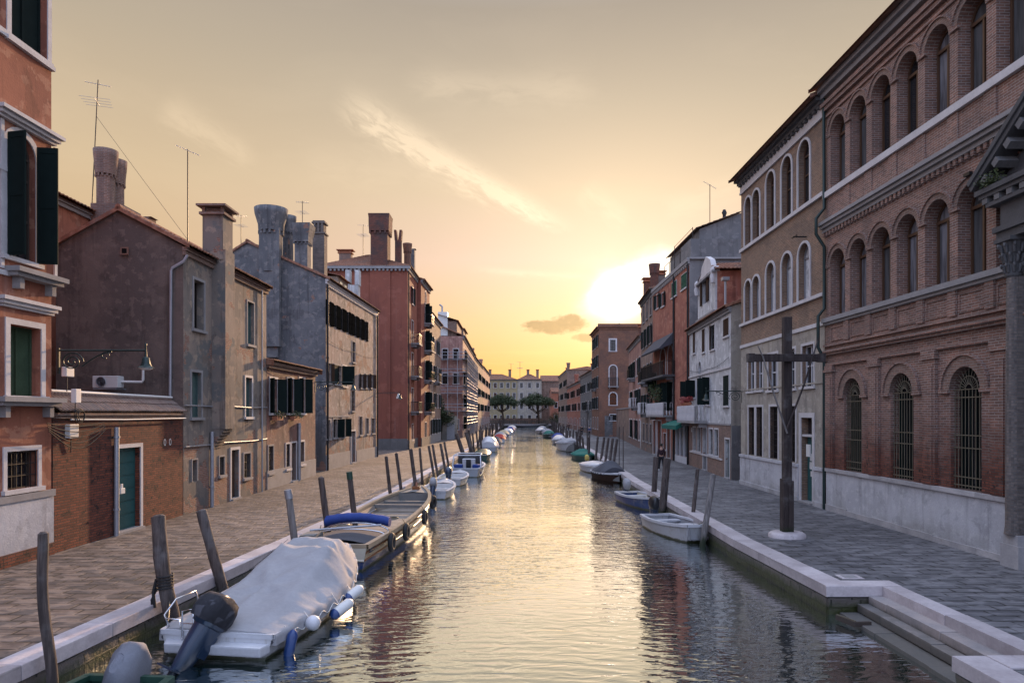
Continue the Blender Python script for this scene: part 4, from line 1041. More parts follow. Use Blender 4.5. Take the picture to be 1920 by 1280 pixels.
# --- big grey house with flared chimneys
f = Facade((-12.19, 44.7), (-11.7, 59.1)); H5 = house('tall weathered house with grey blank end wall, flared chimneys and bands of black shutters', f)
sw = dict(frm='grey_stone', fr=.06, depth=.15)
wl_ = [(f.u(a), f.u(b_)) for a, b_ in ((612.5, 618.5), (624.5, 630.5), (637, 642), (648.5, 653.5), (663, 667.5), (672.5, 677), (682, 686.5))]
for k, (ua, ub_) in enumerate(wl_):
    wo = window(H5, f, ua, ub_, 9.65, 11.15, pane='void', frm='grey_stone', fr=0, depth=.05, sill=False, sash='shutter_green', bars=None)
    la = (ua - wl_[k - 1][1]) / 2 if k else .3; lb = (wl_[k + 1][0] - ub_) / 2 if k < 6 else .5
    for x0, x1 in ((ua - min(la, .62) + .015, ua + .03), (ub_ - .03, ub_ + min(lb, .62) - .015)):
        m = MB(); f.box(m, x0, x1, 9.6, 11.2, .02, .06); [f.box(m, x0, x1, z_, z_ + .07, .061, .08) for z_ in (9.65, 10.35, 11.05)]; m.build('shutter', 'shutter_black', wo)
wpx(H5, f, 613, 620, 681, 718, **sw, sh='one', shm='shutter_brown'); w_ = wpx(H5, f, 626.5, 640, 685, 720, frm='grey_stone', fr=.08, sh='half', shm='shutter_green', ang=100)
glass('glass_sunset', A(.5, .33, .12), .3, .9)
wpx(H5, f, 642, 650, 686, 724, frm='white_stone', fr=.08, pane='tan_canvas_sunset_pane', bars=None, depth=.04)  # golden reflection of the sunset painted as a plain tan pane
for a, b_ in ((675, 680), (684, 689), (694, 699)): wpx(H5, f, a, b_, 702, 727, sh='open', shm='shutter_brown', ang=165, **sw)
wpx(H5, f, 660.5, 666, 641, 679, pane='glass_grey', **sw); wpx(H5, f, 659, 665, 732, 770, pane='glass_grey', **sw)
wpx(H5, f, 612.5, 618.5, 787, 822, pane='glass_grey', frm='grey_stone', fr=.1, bars=(0, 1)); wpx(H5, f, 624.5, 632, 786, 820, pane='glass_grey', frm='grey_stone', fr=.1, sh='one', shm='shutter_green', ang=90)
wpx(H5, f, 641, 647, 785, 818, pane='glass_grey', frm='grey_stone', fr=.1, sh='one', shm='shutter_green', ang=95)
door(H5, f, 658, 666, 808, 'zinc', fr=.1, panels=1)
for a, b_, c_, d_ in ((674, 679, 781, 815), (686.5, 691, 784, 813), (697, 702, 784, 812)): wpx(H5, f, a, b_, c_, d_, pane='glass_grey', **sw)
ZR = 15.0; dep = 9.0; ri = 5.2 / dep
body(H5, f, dep, 12.55, 'pale_peeling', rise=2.45, ridge=ri, nearmat='grey_plaster', ov=.3, cmat='white_stone', dent=.4)
band(H5, f, .5, 1.0, .05, 'grey_stone', .0, f.u(655.5), 'plinth'); band(H5, f, .45, .9, .05, 'grey_stone', f.u(668), None, 'plinth'); band(H5, f, f.z(660, 780), .1, .06, 'grey_stone', .1, f.u(655))
pipe(H5, f, .12, 0, 12.2, .07, 'iron'); pipe(H5, f, f.L - .1, 0, 12.2, .06, 'iron')
Y0 = 44.7
def atp(px, py, D): return ray(px, py, D)
a = atp(489, 650, Y0); b_ = atp(527, 430, Y0); m = MB(); m.box((a.x, Y0 - .35, a.z), (b_.x, Y0 - .003, b_.z)); m.box((a.x + .15, Y0 - .2, a.z - .7), (b_.x - .15, Y0 - .003, a.z - .003)); m.build('chimney_breast', 'grey_plaster', H5)
q = atp(507, 430, Y0 + .1); chimney_flare(H5, q.x, Y0 + .25, 13, atp(0, 390, Y0).z, 1.38, 2.15, 1.5, 'grey_plaster')
q = atp(540, 460, Y0 + 2); chimney_flare(H5, q.x, Y0 + 2, 12.5, atp(0, 406, Y0 + 2).z, .72, 1.15, 1.15, 'grey_plaster')
q = atp(567, 470, Y0 + .4); chimney_flare(H5, q.x, Y0 + .5, 12.2, atp(0, 418, Y0).z, .85, 1.3, 1.2, 'grey_plaster', sq=True)
q = atp(600, 460, Y0 + 4.5); m = MB(); zt = atp(0, 416, q.y).z
m.box((q.x - .42, q.y - .4, 12), (q.x + .42, q.y + .4, zt - .95)); m.box((q.x - .5, q.y - .48, zt - .947), (q.x + .5, q.y + .48, zt - .85)); m.box((q.x - .36, q.y - .34, zt - .847), (q.x + .36, q.y + .34, zt - .2))
for k in range(-1, 2): m.box((q.x + k * .27 - .06, q.y - .46, zt - .847), (q.x + k * .27 + .06, q.y - .34, zt - .2))
m.box((q.x - .48, q.y - .46, zt - .197), (q.x + .48, q.y + .46, zt - .1)); m.box((q.x - .42, q.y - .4, zt - .097), (q.x + .42, q.y + .4, zt)); m.build('chimney', 'grey_brick', H5)
# roof dormer
fd = Facade((-13.5, 53.0), (-13.5, 56.2)); m = MB(); fd.wall(m, 12.4, 14.4); m.face([V(-13.5, 53, 12.4), V(-17, 53, 12.4), V(-17, 53, 14.4), V(-13.5, 53, 14.4)])
dm = m.build('dormer', 'beige_plaster', H5); m = MB(); tile_sheet(m, V(-13.2, 52.7, 14.35), V(-13.2, 56.5, 14.35), V(-17, 52.7, 15.2), V(-17, 56.5, 15.2)); m.build('dormer_roof', 'roof_tile', dm)
m = MB(); fd.box(m, .5, 1.2, 13.1, 14.1, .002, .03); fd.box(m, 1.9, 2.6, 13.1, 14.1, .002, .03); m.build('dormer_window', 'glass_dark', dm)
m = MB(); q = atp(662, 550, 61.5); zt = atp(0, 527, 61.5).z
m.box((q.x - .55, 61.2, 11.8), (q.x + .55, 61.9, zt - .4))
for s_ in (-1, 1): m.box((q.x + s_ * .42 - .2, 61.18, zt - .397), (q.x + s_ * .42 + .2, 61.92, zt + .95))
wc = m.build('chimney', 'white_plaster', H5)
lamp_bracket('street_lamp', 'thin black street lamp arm at the far end of the shuttered weathered house', tuple(f.p(f.L, f.z(706, 737), 0)), V(1, 0, 0), 2.0, .3, scroll=False)
q = ray(452, 455, 50); antenna('faint small aerial rising behind the grey gable, left of the big flared chimney', q.x, 50, 13.6, ray(0, 403, 50).z, 2, sz=1.0)
q = ray(567, 420, 52); antenna('aerial with angled crossbars above the square flared chimney', q.x, 52, 13.8, ray(0, 377, 52).z, 2, sz=1.1)
# side lane store behind low house: striped awning and small annex wall
t = thing('wall_annex', 'narrow shadowed annex with dark shutters between the low pink house and the grey end wall', 'annex', (-13.6, 43, 0))
m = MB(); m.box((-14.6, 41.6, -.05), (-12.75, 44.5, 3.1)); m.build('wall', 'grey_plaster', t); m = MB(); m.box((-13.9, 41.5, 1.0), (-13.0, 41.59, 2.4)); m.build('shutter', 'shutter_green', t)

# --- deep red block
fn = Facade((-20.2, 70.7), (-10.8, 70.7)); f = Facade((-10.8, 70.75), (-10.78, 77.6)); H6 = house('tall deep red apartment house with blank side wall, balconies and crowned chimneys', f)
for zz in (4.0, 7.8, 11.3):
    window(H6, f, 2.7, 3.9, zz + .05, zz + 2.5, frm='white_stone', fr=.08, pane='glass_grey', sill=False); balcony(H6, f, 2.1, 4.6, zz, .9)
window(H6, f, 2.8, 3.8, .9, 2.6, frm='white_stone', fr=.08); window(H6, f, 2.8, 3.9, 15.6, 17.4, frm='white_stone', sh='open', shm='shutter_green')
body(H6, f, 9.4, 19.0, 'deep_red', roof='hip', rise=1.9, ov=.35, cmat='grey_stone', dent=.5)
m = MB(); u0, u1 = fn.u(694), fn.u(732); fn.box(m, u0, u1, 0, 18.6, .002, .10); m.build('side_pilaster', 'deep_red', H6)
m = MB(); fn.box(m, 0, fn.L, -.05, 1.15, .0, .13); f.box(m, .0, f.L, -.05, 1.0, .0, .08); m.build('plinth', 'cement', H6)
m = MB(); fn.box(m, 0, fn.L + .3, 18.72, 18.98, .001, .28)
k = .1
while k < fn.L: fn.box(m, k, k + .2, 18.5, 18.717, .001, .22); k += .42
m.build('side_cornice', 'grey_stone', H6)
q = atp(713, 440, 71.4); chimney_flare(H6, q.x, 71.6, 18.6, atp(0, 402, 71).z, 1.75, 2.2, 1.75, 'old_brick', sq=True)
q = atp(747, 460, 72); chimney_box(H6, q.x, 72, 18.6, atp(0, 452, 72).z, .62, .7, 'old_brick', horns=1.1)
q = atp(764, 470, 74); chimney_flare(H6, q.x, 74, 18.8, atp(0, 457, 74).z, .75, 1.05, .9, 'tower_brick'); q = atp(776, 490, 76); chimney_box(H6, q.x - .3, 76, 18.6, atp(0, 468, 76).z, .8, .8, 'grey_plaster', horns=.02)
q = atp(640, 480, 74); chimney_box(H6, q.x, 76, 19.5, atp(0, 476, 76).z, 1.3, .8, 'trim_brick')
q = atp(681, 470, 76); antenna('small two bar aerial on the tiled roof of the deep red house', q.x, 76, 20.0, ray(0, 421, 76).z, 2, sz=1.5)
pipe(H6, f, .1, 0, 18.7, .07, 'iron')
t = thing('wall_lantern', 'small white bell lantern hanging before the deep red blank wall', 'lantern', (0, 0, 0)); q = ray(748, 741, 60); t.location = q
m = MB(); m.tube([ray(715, 734, 59.8), ray(748, 735, 59.8)], .015, 4); m.tube([ray(748, 735, 59.8), ray(748, 739, 59.8)], .02, 4); m.build('cable', 'iron', t)
m = MB(); m.rings([(q.z - .28, .22, .22), (q.z, .14, .14), (q.z + .2, .05, .05)], 12, (q.x, 59.8)); m.build('lamp_shade', 'plastic_white', t)
# --- second deep red house, projecting
f = Facade((-10.35, 77.65), (-10.2, 84.4)); H7 = house('slimmer deep red house with arched top window and stacked balconies of plants', f)
for zz in (4.0, 7.7, 11.2, 14.4):
    window(H7, f, 3.0, 4.3, zz + .05, zz + 2.3, frm='white_stone', fr=.08, sh='open', shm='shutter_green', sill=False, ang=120); balcony(H7, f, 2.4, 5.0, zz, .9)
window(H7, f, 3.0, 4.2, .9, 2.7, frm='white_stone', fr=.1, grille='iron'); window(H7, f, 3.1, 4.1, 16.8, 18.3, arch=True, frm='white_stone')
body(H7, f, 9, 19.0, 'deep_red', rise=1.3, ov=.45, cmat='grey_stone', dent=.5); m = MB(); f.box(m, -.02, f.L, -.05, 1.0, .0, .1); m.build('plinth', 'cement', H7)
for k, zz in enumerate((4.0, 7.7)):
    u_ = 3.6; t = thing('balcony_plants', 'row of leafy potted plants on the %s balcony of the slimmer deep red house' % ('lowest' if k == 0 else 'second lowest'), 'potted plants', tuple(f.p(u_, zz, .7)))
    m = MB(); [m.rings([(zz + .003, .12, .12), (zz + .25, .16, .16)], 8, (f.p(u_ + e, 0, .6).x, f.p(u_ + e, 0, .6).y)) for e in (-.8, -.3, .3, .8)]; m.build('pot', 'terracotta', t)
    m = MB(); leaves(m, f.p(u_, zz + .6, .65), .5, 200, .09, (1.0, 2.2, .9), hollow=0); m.build('plant', 'leaves', t)
# --- brown house
f = Facade((-10.18, 84.5), (-10.12, 96.8)); H8 = house('brown plastered house with thin shuttered windows past the deep red houses', f)
for uu in (1.8, 4.6, 8.0, 10.6):
    for zz in (1.2, 4.6, 8.2, 11.8): window(H8, f, uu, uu + 1.0, zz, zz + 1.8, frm='white_stone', fr=.09, sh='open' if (uu + zz) % 2 > .6 else None, shm='shutter_green')
balcony(H8, f, 4.0, 6.6, 7.9); body(H8, f, 9, 16.2, 'brown_plaster', rise=1.5, ov=.4, dent=.6); m = MB(); f.box(m, 0, f.L, -.05, 1.1, .0, .07); m.build('plinth', 'grey_stone', H8)
q = f.p(1, 0, -1.2); chimney_flare(H8, q.x, q.y, 16, 18.6, .8, 1.1, 1, 'brown_plaster')
# --- garden wall and climbing bush, pink house in scaffolding
f = Facade((-11.6, 98.5), (-7.9, 98.5)); t = thing('garden_wall', 'pale rendered yard wall with metal gate below the dark climbing bush', 'wall', tuple(f.A)); m = MB(); f.box(m, 0, f.L, -.05, 3.4, -.4, 0); m.build('wall', 'beige_plaster', t); m = MB(); f.box(m, 2.2, 3.3, .02, 2.4, .002, .05); m.build('gate', 'zinc', t)
t = thing('climbing_bush', 'round dark green bush spilling over the pale yard wall', 'bush', (-10.0, 98.0, 0)); m = MB(); m.tube([V(-10.2, 98.1, 0), V(-10.0, 98, 2.5), V(-9.8, 97.9, 4.2)], [.12, .1, .05], 6); m.build('trunk', 'bark', t)
m = MB(); [leaves(m, (-9.8 + rnd.uniform(-.9, .9), 97.9 + rnd.uniform(-.6, .6), 4.1 + rnd.uniform(-1.7, 1.3)), .9, 260, .13, hollow=0) for k in range(9)]; m.build('foliage', 'leaves_dark', t)
fn = Facade((-11.6, 106), (-7.65, 106)); f = Facade((-7.65, 106.05), (-7.85, 142.5)); H9 = house('pink house under repair wrapped in scaffolding', f)
for i in range(9):
    for zz in (1.3, 4.8, 8.4, 12.2): window(H9, f, 2 + 3.8 * i, 3.2 + 3.8 * i, zz, zz + 2.0, frm='white_stone', fr=.12, sh='open' if (i * 7 + int(zz)) % 3 else None)
nf = Facade((-11.6, 106), (-7.65, 106))
for uu in (.8, 2.5):
    for zz in (1.3, 8.4, 12.2): window(H9, nf, uu, uu + .8, zz, zz + 1.6, frm='white_stone', fr=.1)
body(H9, f, 9, 15.8, 'pink_plaster', rise=2.0, near=True, ov=.4, dent=.6)
m = MB(); nf.wall(m, -.05, 15.8); m.build('wall', 'pink_plaster', H9)
m = MB(); m.box((-11.4, 106.5, 15.9), (-8.6, 116, 18.2)); m.box((-10.6, 118, 16), (-8.4, 126, 18.4)); m.build('roof_storey', 'brown_plaster', H9)
m = MB(); tile_sheet(m, V(-8.3, 106, 18.2), V(-8.3, 116.5, 18.2), V(-11.6, 106, 19.2), V(-11.6, 116.5, 19.2)); tile_sheet(m, V(-8.1, 117.5, 18.4), V(-8.1, 126.5, 18.4), V(-11, 117.5, 19.4), V(-11, 126.5, 19.4)); m.build('roof_storey_tiles', 'roof_tile', H9)
q = ray(831, 625, 107); m = MB(); m.box((q.x - .75, 106.3, 15.9), (q.x + .75, 107.2, 19.6)); m.build('chimney_sheath', 'plastic_white', H9)
q = ray(829, 606, 106.7); m = MB(); m.tube([V(q.x, 106.7, 19.6), V(q.x, 106.7, 20.5), V(q.x - .4, 106.7, 20.8)], .14, 8); m.build('flue', 'zinc', H9)
SC = thing('scaffolding', 'silver pole scaffolding with plank decks around the pink house', 'scaffolding', (-7, 106, 0))
m = MB(); pl = MB()
for (xx, y0, y1) in ((-6.95, 105, 138),):
    yy = y0
    while yy <= y1:
        for x_ in (xx, xx - .7 if yy > 106 else xx): m.tube([V(x_, yy, 0), V(x_, yy, 13.2)], .05, 5, caps=False)
        yy += 2.2
    for zz in (2.2, 4.2, 6.2, 8.2, 10.2, 12.2):
        for dz in (0, .55, 1.05): m.tube([V(xx, y0, zz + dz), V(xx, y1, zz + dz)], .04, 4, caps=False)
        pl.box((xx - .68, y0, zz - .06), (xx - .05, y1, zz))
for xx in (-11.4, -9.9, -8.4, -6.95): m.tube([V(xx, 105.0, 0 if xx > -8 else 2.0), V(xx, 105.0, 13.2)], .05, 5, caps=False)
for zz in (4.2, 6.9, 9.6, 12.2):
    for dz in (0, .55, 1.05): m.tube([V(-11.6, 105, zz + dz), V(-6.95, 105, zz + dz)], .04, 4, caps=False)
    pl.box((-11.6, 105.05, zz - .06), (-7.0, 105.8, zz))
m.build('poles', 'zinc', SC); pl.build('planks', 'plank_deck', SC)
# --- farther left houses
def rowhouse(label, A_, B_, s, dep, zt, mat, cols, rows, shm='shutter_green', rise=1.4, group=None, h=1.6, w=1.0, ch=0, balc=(), roof='gable', gm=None):
    f = Facade(A_, B_, s); b = house(label, f)
    for i in range(cols):
        for j, zz in enumerate(rows):
            u_ = f.L * (i + .5) / cols - w / 2
            if j == 0 and i % 3 == 1: door(b, f, 0, 0, 0, fr=.1, uz=(u_, u_ + w, 2.4), panels=2); continue
            window(b, f, u_, u_ + w, zz, zz + h, frm='white_stone', fr=.1, sh=('open' if (i * 5 + j * 3) % 4 else None) if j else None, shm=shm, grille='iron' if j == 0 else None, bars=(1, 1))
    for (i, zz) in balc: u_ = f.L * (i + .5) / cols; balcony(b, f, u_ - 1, u_ + 1, zz, .8)
    body(b, f, dep, zt, mat, rise=rise, ov=.35, dent=.6, roof=roof, nearmat=gm)
    for k in range(ch):
        q = f.p(f.L * (k + .6) / ch, 0, -1.2 - k % 2); (chimney_flare if k % 2 == 0 else chimney_box)(*((b, q.x, q.y, zt, zt + 2.8, .8, 1.2, 1.1, mat) if k % 2 == 0 else (b, q.x, q.y, zt, zt + 2.2, .8, .8, mat)))
    return b, f
rowhouse('orange brown house next beyond the scaffolded pink house', (-7.85, 142.6), (-7.5, 174.8), 1, 9, 15.6, 'brown_plaster', 9, (1.2, 4.5, 8.0, 11.6), ch=2, balc=((1, 4.4), (3, 8)))
rowhouse('last pale brown house on the left bank before the far bridge', (-7.5, 174.9), (-7.0, 214), 1, 9, 15.9, 'pink_plaster', 10, (1.2, 4.5, 8.0, 11.6), ch=2)

def cable(label, pts, r=.012, sag=.15):
    t = thing('cable', label, 'cable', tuple(pts[0])); m = MB(); out = []
    for a, b_ in zip(pts, pts[1:]):
        for k in range(9): q = Vector(a).lerp(Vector(b_), k / 8); q.z -= sag * 4 * (k / 8) * (1 - k / 8); out.append(q)
    m.tube(out, r, 5); m.build('cable', 'rubber', t)
cable('dark cable sagging across the front of the low patchy pink house', [(-11.95, 33.3, 5.9), (-11.86, 37, 5.75), (-11.82, 41.2, 5.9)])
cable('dark cable crossing the shuttered weathered house between its window rows', [(-12.1, 44.8, 8.6), (-11.9, 52, 8.4), (-11.62, 59, 8.6)])
cable('thin guy wire from the tall leaning aerial down to the purple gabled roof', [(-18.87, 31, 17.2), (-13.4, 29, 10.6)], .008, .02)

# ================================================================== RIGHT BANK
# --- brick palace with three tiers of round arches
f = Facade((12.455, 13.0), (12.253, 26.7), -1); P1 = house('large red brick palace with three tiers of round arched windows over a white plinth', f, 'palace', 'palace')
uc = [25.72 - 1.468 * k - 13.0 for k in range(9)]
for k, u_ in enumerate(uc):
    for z0, z1, tier in ((12.33, 14.95, 2), (7.42, 9.92, 1)):
        if u_ < .7: continue
        f.op.append((u_ - .56, u_ + .56, z0, z1, True, .42))
        w_ = part(P1, 'window'); m = MB()
        a, b_ = u_ - .52, u_ + .52; zt = z1 - .04; zs = z1 - .56
        f.ring(m, a + .07, b_ - .07, z0, zt - .07, True, .067, -.40, -.33)
        f.box(m, u_ - .035, u_ + .035, z0 + .01, zs, -.40, -.32); f.box(m, a + .02, b_ - .02, zs - .05, zs + .04, -.40, -.31); f.box(m, a + .02, b_ - .02, z0 + .004, z0 + .08, -.40, -.33)
        m.build('sash', 'sash_wood', w_)
        m = MB(); f.pane(m, a + .02, b_ - .02, z0 + .01, zt, True, -.385); m.build('pane', ('glass_grey', 'glass_dark', 'glass_grey', 'glass_dark', 'glass_curtain')[(k * 3 + tier) % 5] if tier == 2 else ('glass_curtain', 'glass_curtain', 'glass_grey')[k % 3], w_)
        m = MB(); f.ring(m, u_ - .565, u_ + .565, zs, z1 + .005, True, .17, -.01, .035, zs); m.build('arch_ring', 'trim_brick', w_)
        m = MB(); f.ring(m, u_ - .74, u_ + .74, z1 - .565, z1 + .18, True, .05, -.01, .085, zs); m.build('hood_mould', 'palace_brick', w_)
    if u_ > 1:
        m = MB(); f.box(m, u_ - .74 - .26, u_ - .74 + .03, 14.36, 14.44, -.01, .08); f.box(m, u_ - 1.0, u_ - .71, 9.33, 9.41, -.01, .08); m.build('impost', 'palace_brick', P1)
gc = [24.62 - 13, 21.6 - 13, 18.62 - 13, 15.6 - 13, ]
for u_ in gc[:3]:
    z0, z1 = 1.62, 5.0
    f.op.append((u_ - .62, u_ + .62, z0, z1, True, .34)); w_ = part(P1, 'window')
    m = MB(); f.pane(m, u_ - .62, u_ + .62, z0, z1, True, -.335); m.build('pane', 'glass_dark', w_)
    m = MB(); f.ring(m, u_ - .55, u_ + .55, z0, z1 - .07, True, .065, -.33, -.27)
    for k in range(-2, 3): f.box(m, u_ + k * .22 - .02, u_ + k * .22 + .02, z0, z1 - .62, -.328, -.29)
    m.build('sash', 'shutter_green', w_)
    m = MB(); zs = z1 - .62
    for k in range(9): uu = u_ - .56 + 1.12 * k / 8; m.tube([f.p(uu, z0 + .03, -.09), f.p(uu, zs, -.09)], .011, 5)
    for zz in (z0 + .12, z0 + .35, z0 + 1.15, z0 + 1.5, zs - .22, zs): f.box(m, u_ - .615, u_ + .615, zz - .013, zz + .013, -.105, -.075)
    for k in range(13):
        a = math.pi * k / 12; m.tube([f.p(u_ + .14 * math.cos(a), zs + .14 * math.sin(a), -.09), f.p(u_ + .6 * math.cos(a), zs + .6 * math.sin(a), -.09)], .011, 4)
    for rr in (.14, .36): m.tube([f.p(u_ + rr * math.cos(math.pi * k / 14), zs + rr * math.sin(math.pi * k / 14), -.09) for k in range(15)], .013, 5)
    m.build('grille', 'pale_bars', w_)
    m = MB(); f.ring(m, u_ - .62, u_ + .62, zs, z1, True, .30, -.01, .05, zs); m.build('arch_ring', 'trim_brick', w_)
    m = MB(); f.ring(m, u_ - .925, u_ + .925, zs, z1 + .305, True, .06, -.01, .10, zs); f.box(m, u_ - 1.05, u_ - .63, zs - .1, zs - .003, -.01, .09); f.box(m, u_ + .63, u_ + 1.05, zs - .1, zs - .003, -.01, .09); m.build('hood_mould', 'palace_brick', w_)
body(P1, f, 14, 16.35, 'palace_brick', roof='gable', rise=3, ov=.62, cmat='grey_stone', ch=.2, tile=False)
m = MB(); f.box(m, 0, f.L, 15.6, 15.75, -.01, .22); f.box(m, 0, f.L, 15.45, 15.597, -.01, .14); f.box(m, 0, f.L, 15.2, 15.3, -.01, .07)
m.build('brick_cornice', 'palace_brick', P1)
m = MB(); f.box(m, 0, f.L, 12.08, 12.30, -.01, .12); m.build('sill_course', 'white_stone', P1)
m = MB(); f.box(m, 0, f.L, 11.0, 11.12, -.01, .32); f.box(m, 0, f.L, 10.88, 10.997, -.01, .24); f.box(m, 0, f.L, 10.74, 10.877, -.01, .14); m.build('string_course', 'grey_stone', P1)
m = MB(); f.box(m, 0, f.L, 7.24, 7.40, -.01, .18); f.box(m, 0, f.L, 7.14, 7.237, -.01, .10); m.build('sill_course', 'grey_stone', P1)
m = MB()
k = .1
while k < f.L - .1: f.box(m, k, k + .12, 10.58, 10.737, -.01, .12); k += .24
for u_ in uc:
    if u_ > .8:
        f.box(m, u_ - .734 - .22, u_ - .734 + .22, 11.13, 12.077, -.01, .045)
        f.box(m, u_ - .734 - .17, u_ - .734 + .17, 6.42, 7.137, -.01, .07)
        for (a, b_, c_, d_) in ((-.5, .5, 6.98, 7.03), (-.5, .5, 6.48, 6.53), (-.5, -.45, 6.533, 6.977), (.45, .5, 6.533, 6.977)): f.box(m, u_ + a, u_ + b_, c_, d_, -.01, .03)
f.box(m, 0, f.L, 6.30, 6.38, -.01, .10); f.box(m, 0, f.L, 6.06, 6.14, -.01, .20); f.box(m, 0, f.L, 5.97, 6.057, -.01, .13); f.box(m, 0, f.L, 5.56, 5.66, -.01, .10)
for u_ in (26.25 - 13, 23.1 - 13, 20.1 - 13, 17.25 - 13):
    f.box(m, u_ - .30, u_ + .30, 1.63, 5.3, -.01, .10); f.box(m, u_ - .36, u_ + .36, 5.303, 5.4, -.01, .16); f.box(m, u_ - .33, u_ + .33, 5.403, 5.557, -.01, .13); f.box(m, u_ - .2, u_ + .2, 1.633, 5.1, .09, .13)
m.build('brick_moulding', 'palace_brick', P1)
m = MB(); f.box(m, 0, f.L - .25, -.05, 1.5, -.02, .09); m.build('plinth', 'white_plinth', P1)
m = MB()
k = 0
while k < f.L - .3: w = min(rnd.uniform(1.3, 2.0), f.L - .26 - k); f.box(m, k + .003, k + w - .003, 1.503, 1.62, -.02, .155); f.box(m, k + .003, k + w - .003, -.04, rnd.uniform(.16, .24), .088, .125); k += w
m.build('plinth_cap', 'plinth_stone', P1)
m = MB(); q = .07; m.tube([f.p(f.L - .12, 0, .1), f.p(f.L - .12, 5.8, .1), f.p(f.L - .12, 6.3, .34), f.p(f.L - .12, 7.5, .34), f.p(f.L - .12, 7.8, .1), f.p(f.L - .12, 10.2, .1), f.p(f.L - .12, 10.7, .42), f.p(f.L - .12, 11.3, .42), f.p(f.L - .12, 11.7, .1), f.p(f.L - .12, 16.2, .12)], .065, 8); m.build('drainpipe', 'iron_green', P1)
for u_ in (4.8,):
    m = MB(); m.tube([f.p(u_, 9.95, 0), f.p(u_, 9.95, .5)], .03, 5); m.box(tuple(f.p(u_ - .12, 9.9, .5) - V(.05, 0, .0)), tuple(f.p(u_ + .12, 9.9, .5) + V(.05, 0, .08))); m.build('iron_hook', 'iron', P1)
# --- church-like stone portal at the right edge
t = thing('stone_portal', 'weathered stone portal with column, carved capital and steep bracketed pediment at the palace corner', 'portal', (12.3, 16, 0))
m = MB(); m.box((12.25, 9.0, -.05), (12.75, 16.9, 8.7)); m.build('wall', 'grey_brick', t)
m = MB(); m.box((12.0, 16.18, -.02), (12.24, 16.78, .55)); m.box((12.03, 16.24, .553), (12.24, 16.72, .8)); m.build('pedestal', 'plinth_stone', t)
m = MB(); m.box((12.12, 16.32, .8), (12.248, 16.64, 7.0)); m.rings([(.8, .19, .19), (1.0, .165, .165), (3.5, .16, .16), (7.0, .14, .14)], 18, (12.1, 16.48)); m.build('column', 'grey_brick', t)
m = MB(); m.rings([(7.0, .15, .15), (7.05, .19, .19), (7.12, .15, .15), (7.5, .17, .17), (7.85, .25, .25)], 18, (12.1, 16.48)); m.box((11.82, 16.2, 7.853), (12.24, 16.76, 7.95))
for j, (zz, rr) in enumerate(((7.2, .16), (7.45, .18), (7.68, .22))):
    for k in range(9):
        a = 2 * math.pi * (k + j * .5) / 9; c_ = V(12.1 + rr * math.cos(a), 16.48 + rr * math.sin(a), zz); o_ = V(math.cos(a), math.sin(a), 0); m.tube([c_ - V(0, 0, .1), c_ + o_ * .04 + V(0, 0, .08), c_ + o_ * .09 + V(0, 0, .1), c_ + o_ * .10 + V(0, 0, .04)], [.035, .045, .035, .015], 6)
m.build('capital', 'dark_stone', t)
m = MB(); m.box((11.95, 9, 7.953), (12.74, 16.85, 8.15)); m.box((11.88, 9, 8.153), (12.73, 16.9, 8.28)); m.box((12.02, 9, 8.283), (12.72, 16.8, 8.85)); m.box((11.82, 9, 9.1), (12.7, 17.3, 9.2)); m.box((11.76, 9, 9.203), (12.7, 17.38, 9.33)); m.box((11.86, 9, 8.853), (12.7, 17.1, 8.95)); m.build('entablature', 'dark_stone', t)
yy = 17.15
while yy > 13: m = MB(); m.box((11.84, yy - .13, 8.953), (12.2, yy + .05, 9.097)); m.build('bracket', 'portal_stone', t); yy -= .42
y0, z0 = 17.5, 9.36; y1, z1 = 13.4, 12.5
dr = V(0, y1 - y0, z1 - z0).normalized(); up = V(0, 1, 0).cross(V(1, 0, 0)); nn = V(0, -dr.z, dr.y) * -1
if nn.z < 0: nn = -nn
for k in range(9):
    c_ = V(12.05, y0, z0) + dr * (.45 + .5 * k) - nn * .1; m = MB(); m.obox(c_, V(.25, 0, 0), dr * .1, nn * .09); m.build('bracket', 'portal_stone', t)
m = MB(); a_ = V(12.25, y0 + .05, z0 + .08); e_ = V(12.25, y1, z1 + .08)
m.obox((a_ + e_) / 2, V(.48, 0, 0), (e_ - a_) / 2, nn * .06); m.obox((a_ + e_) / 2 + nn * .125, V(.53, 0, 0), (e_ - a_) / 2 + dr * -.06, nn * .06); m.face([(12.3, 17.4, 9.33), (12.3, 9.2, 9.33), (12.3, 13.4, 12.4)]); m.build('pediment', 'dark_stone', t)
t = thing('wall_weed', 'tuft of green weed growing on the corner of the stone pediment', 'plant', (11.8, 17.1, 9.33)); m = MB(); [leaves(m, (11.85, 17.15 - .14 * k, 9.50), .22, 90, .035, hollow=0) for k in range(4)]; m.build('foliage', 'leaves', t)

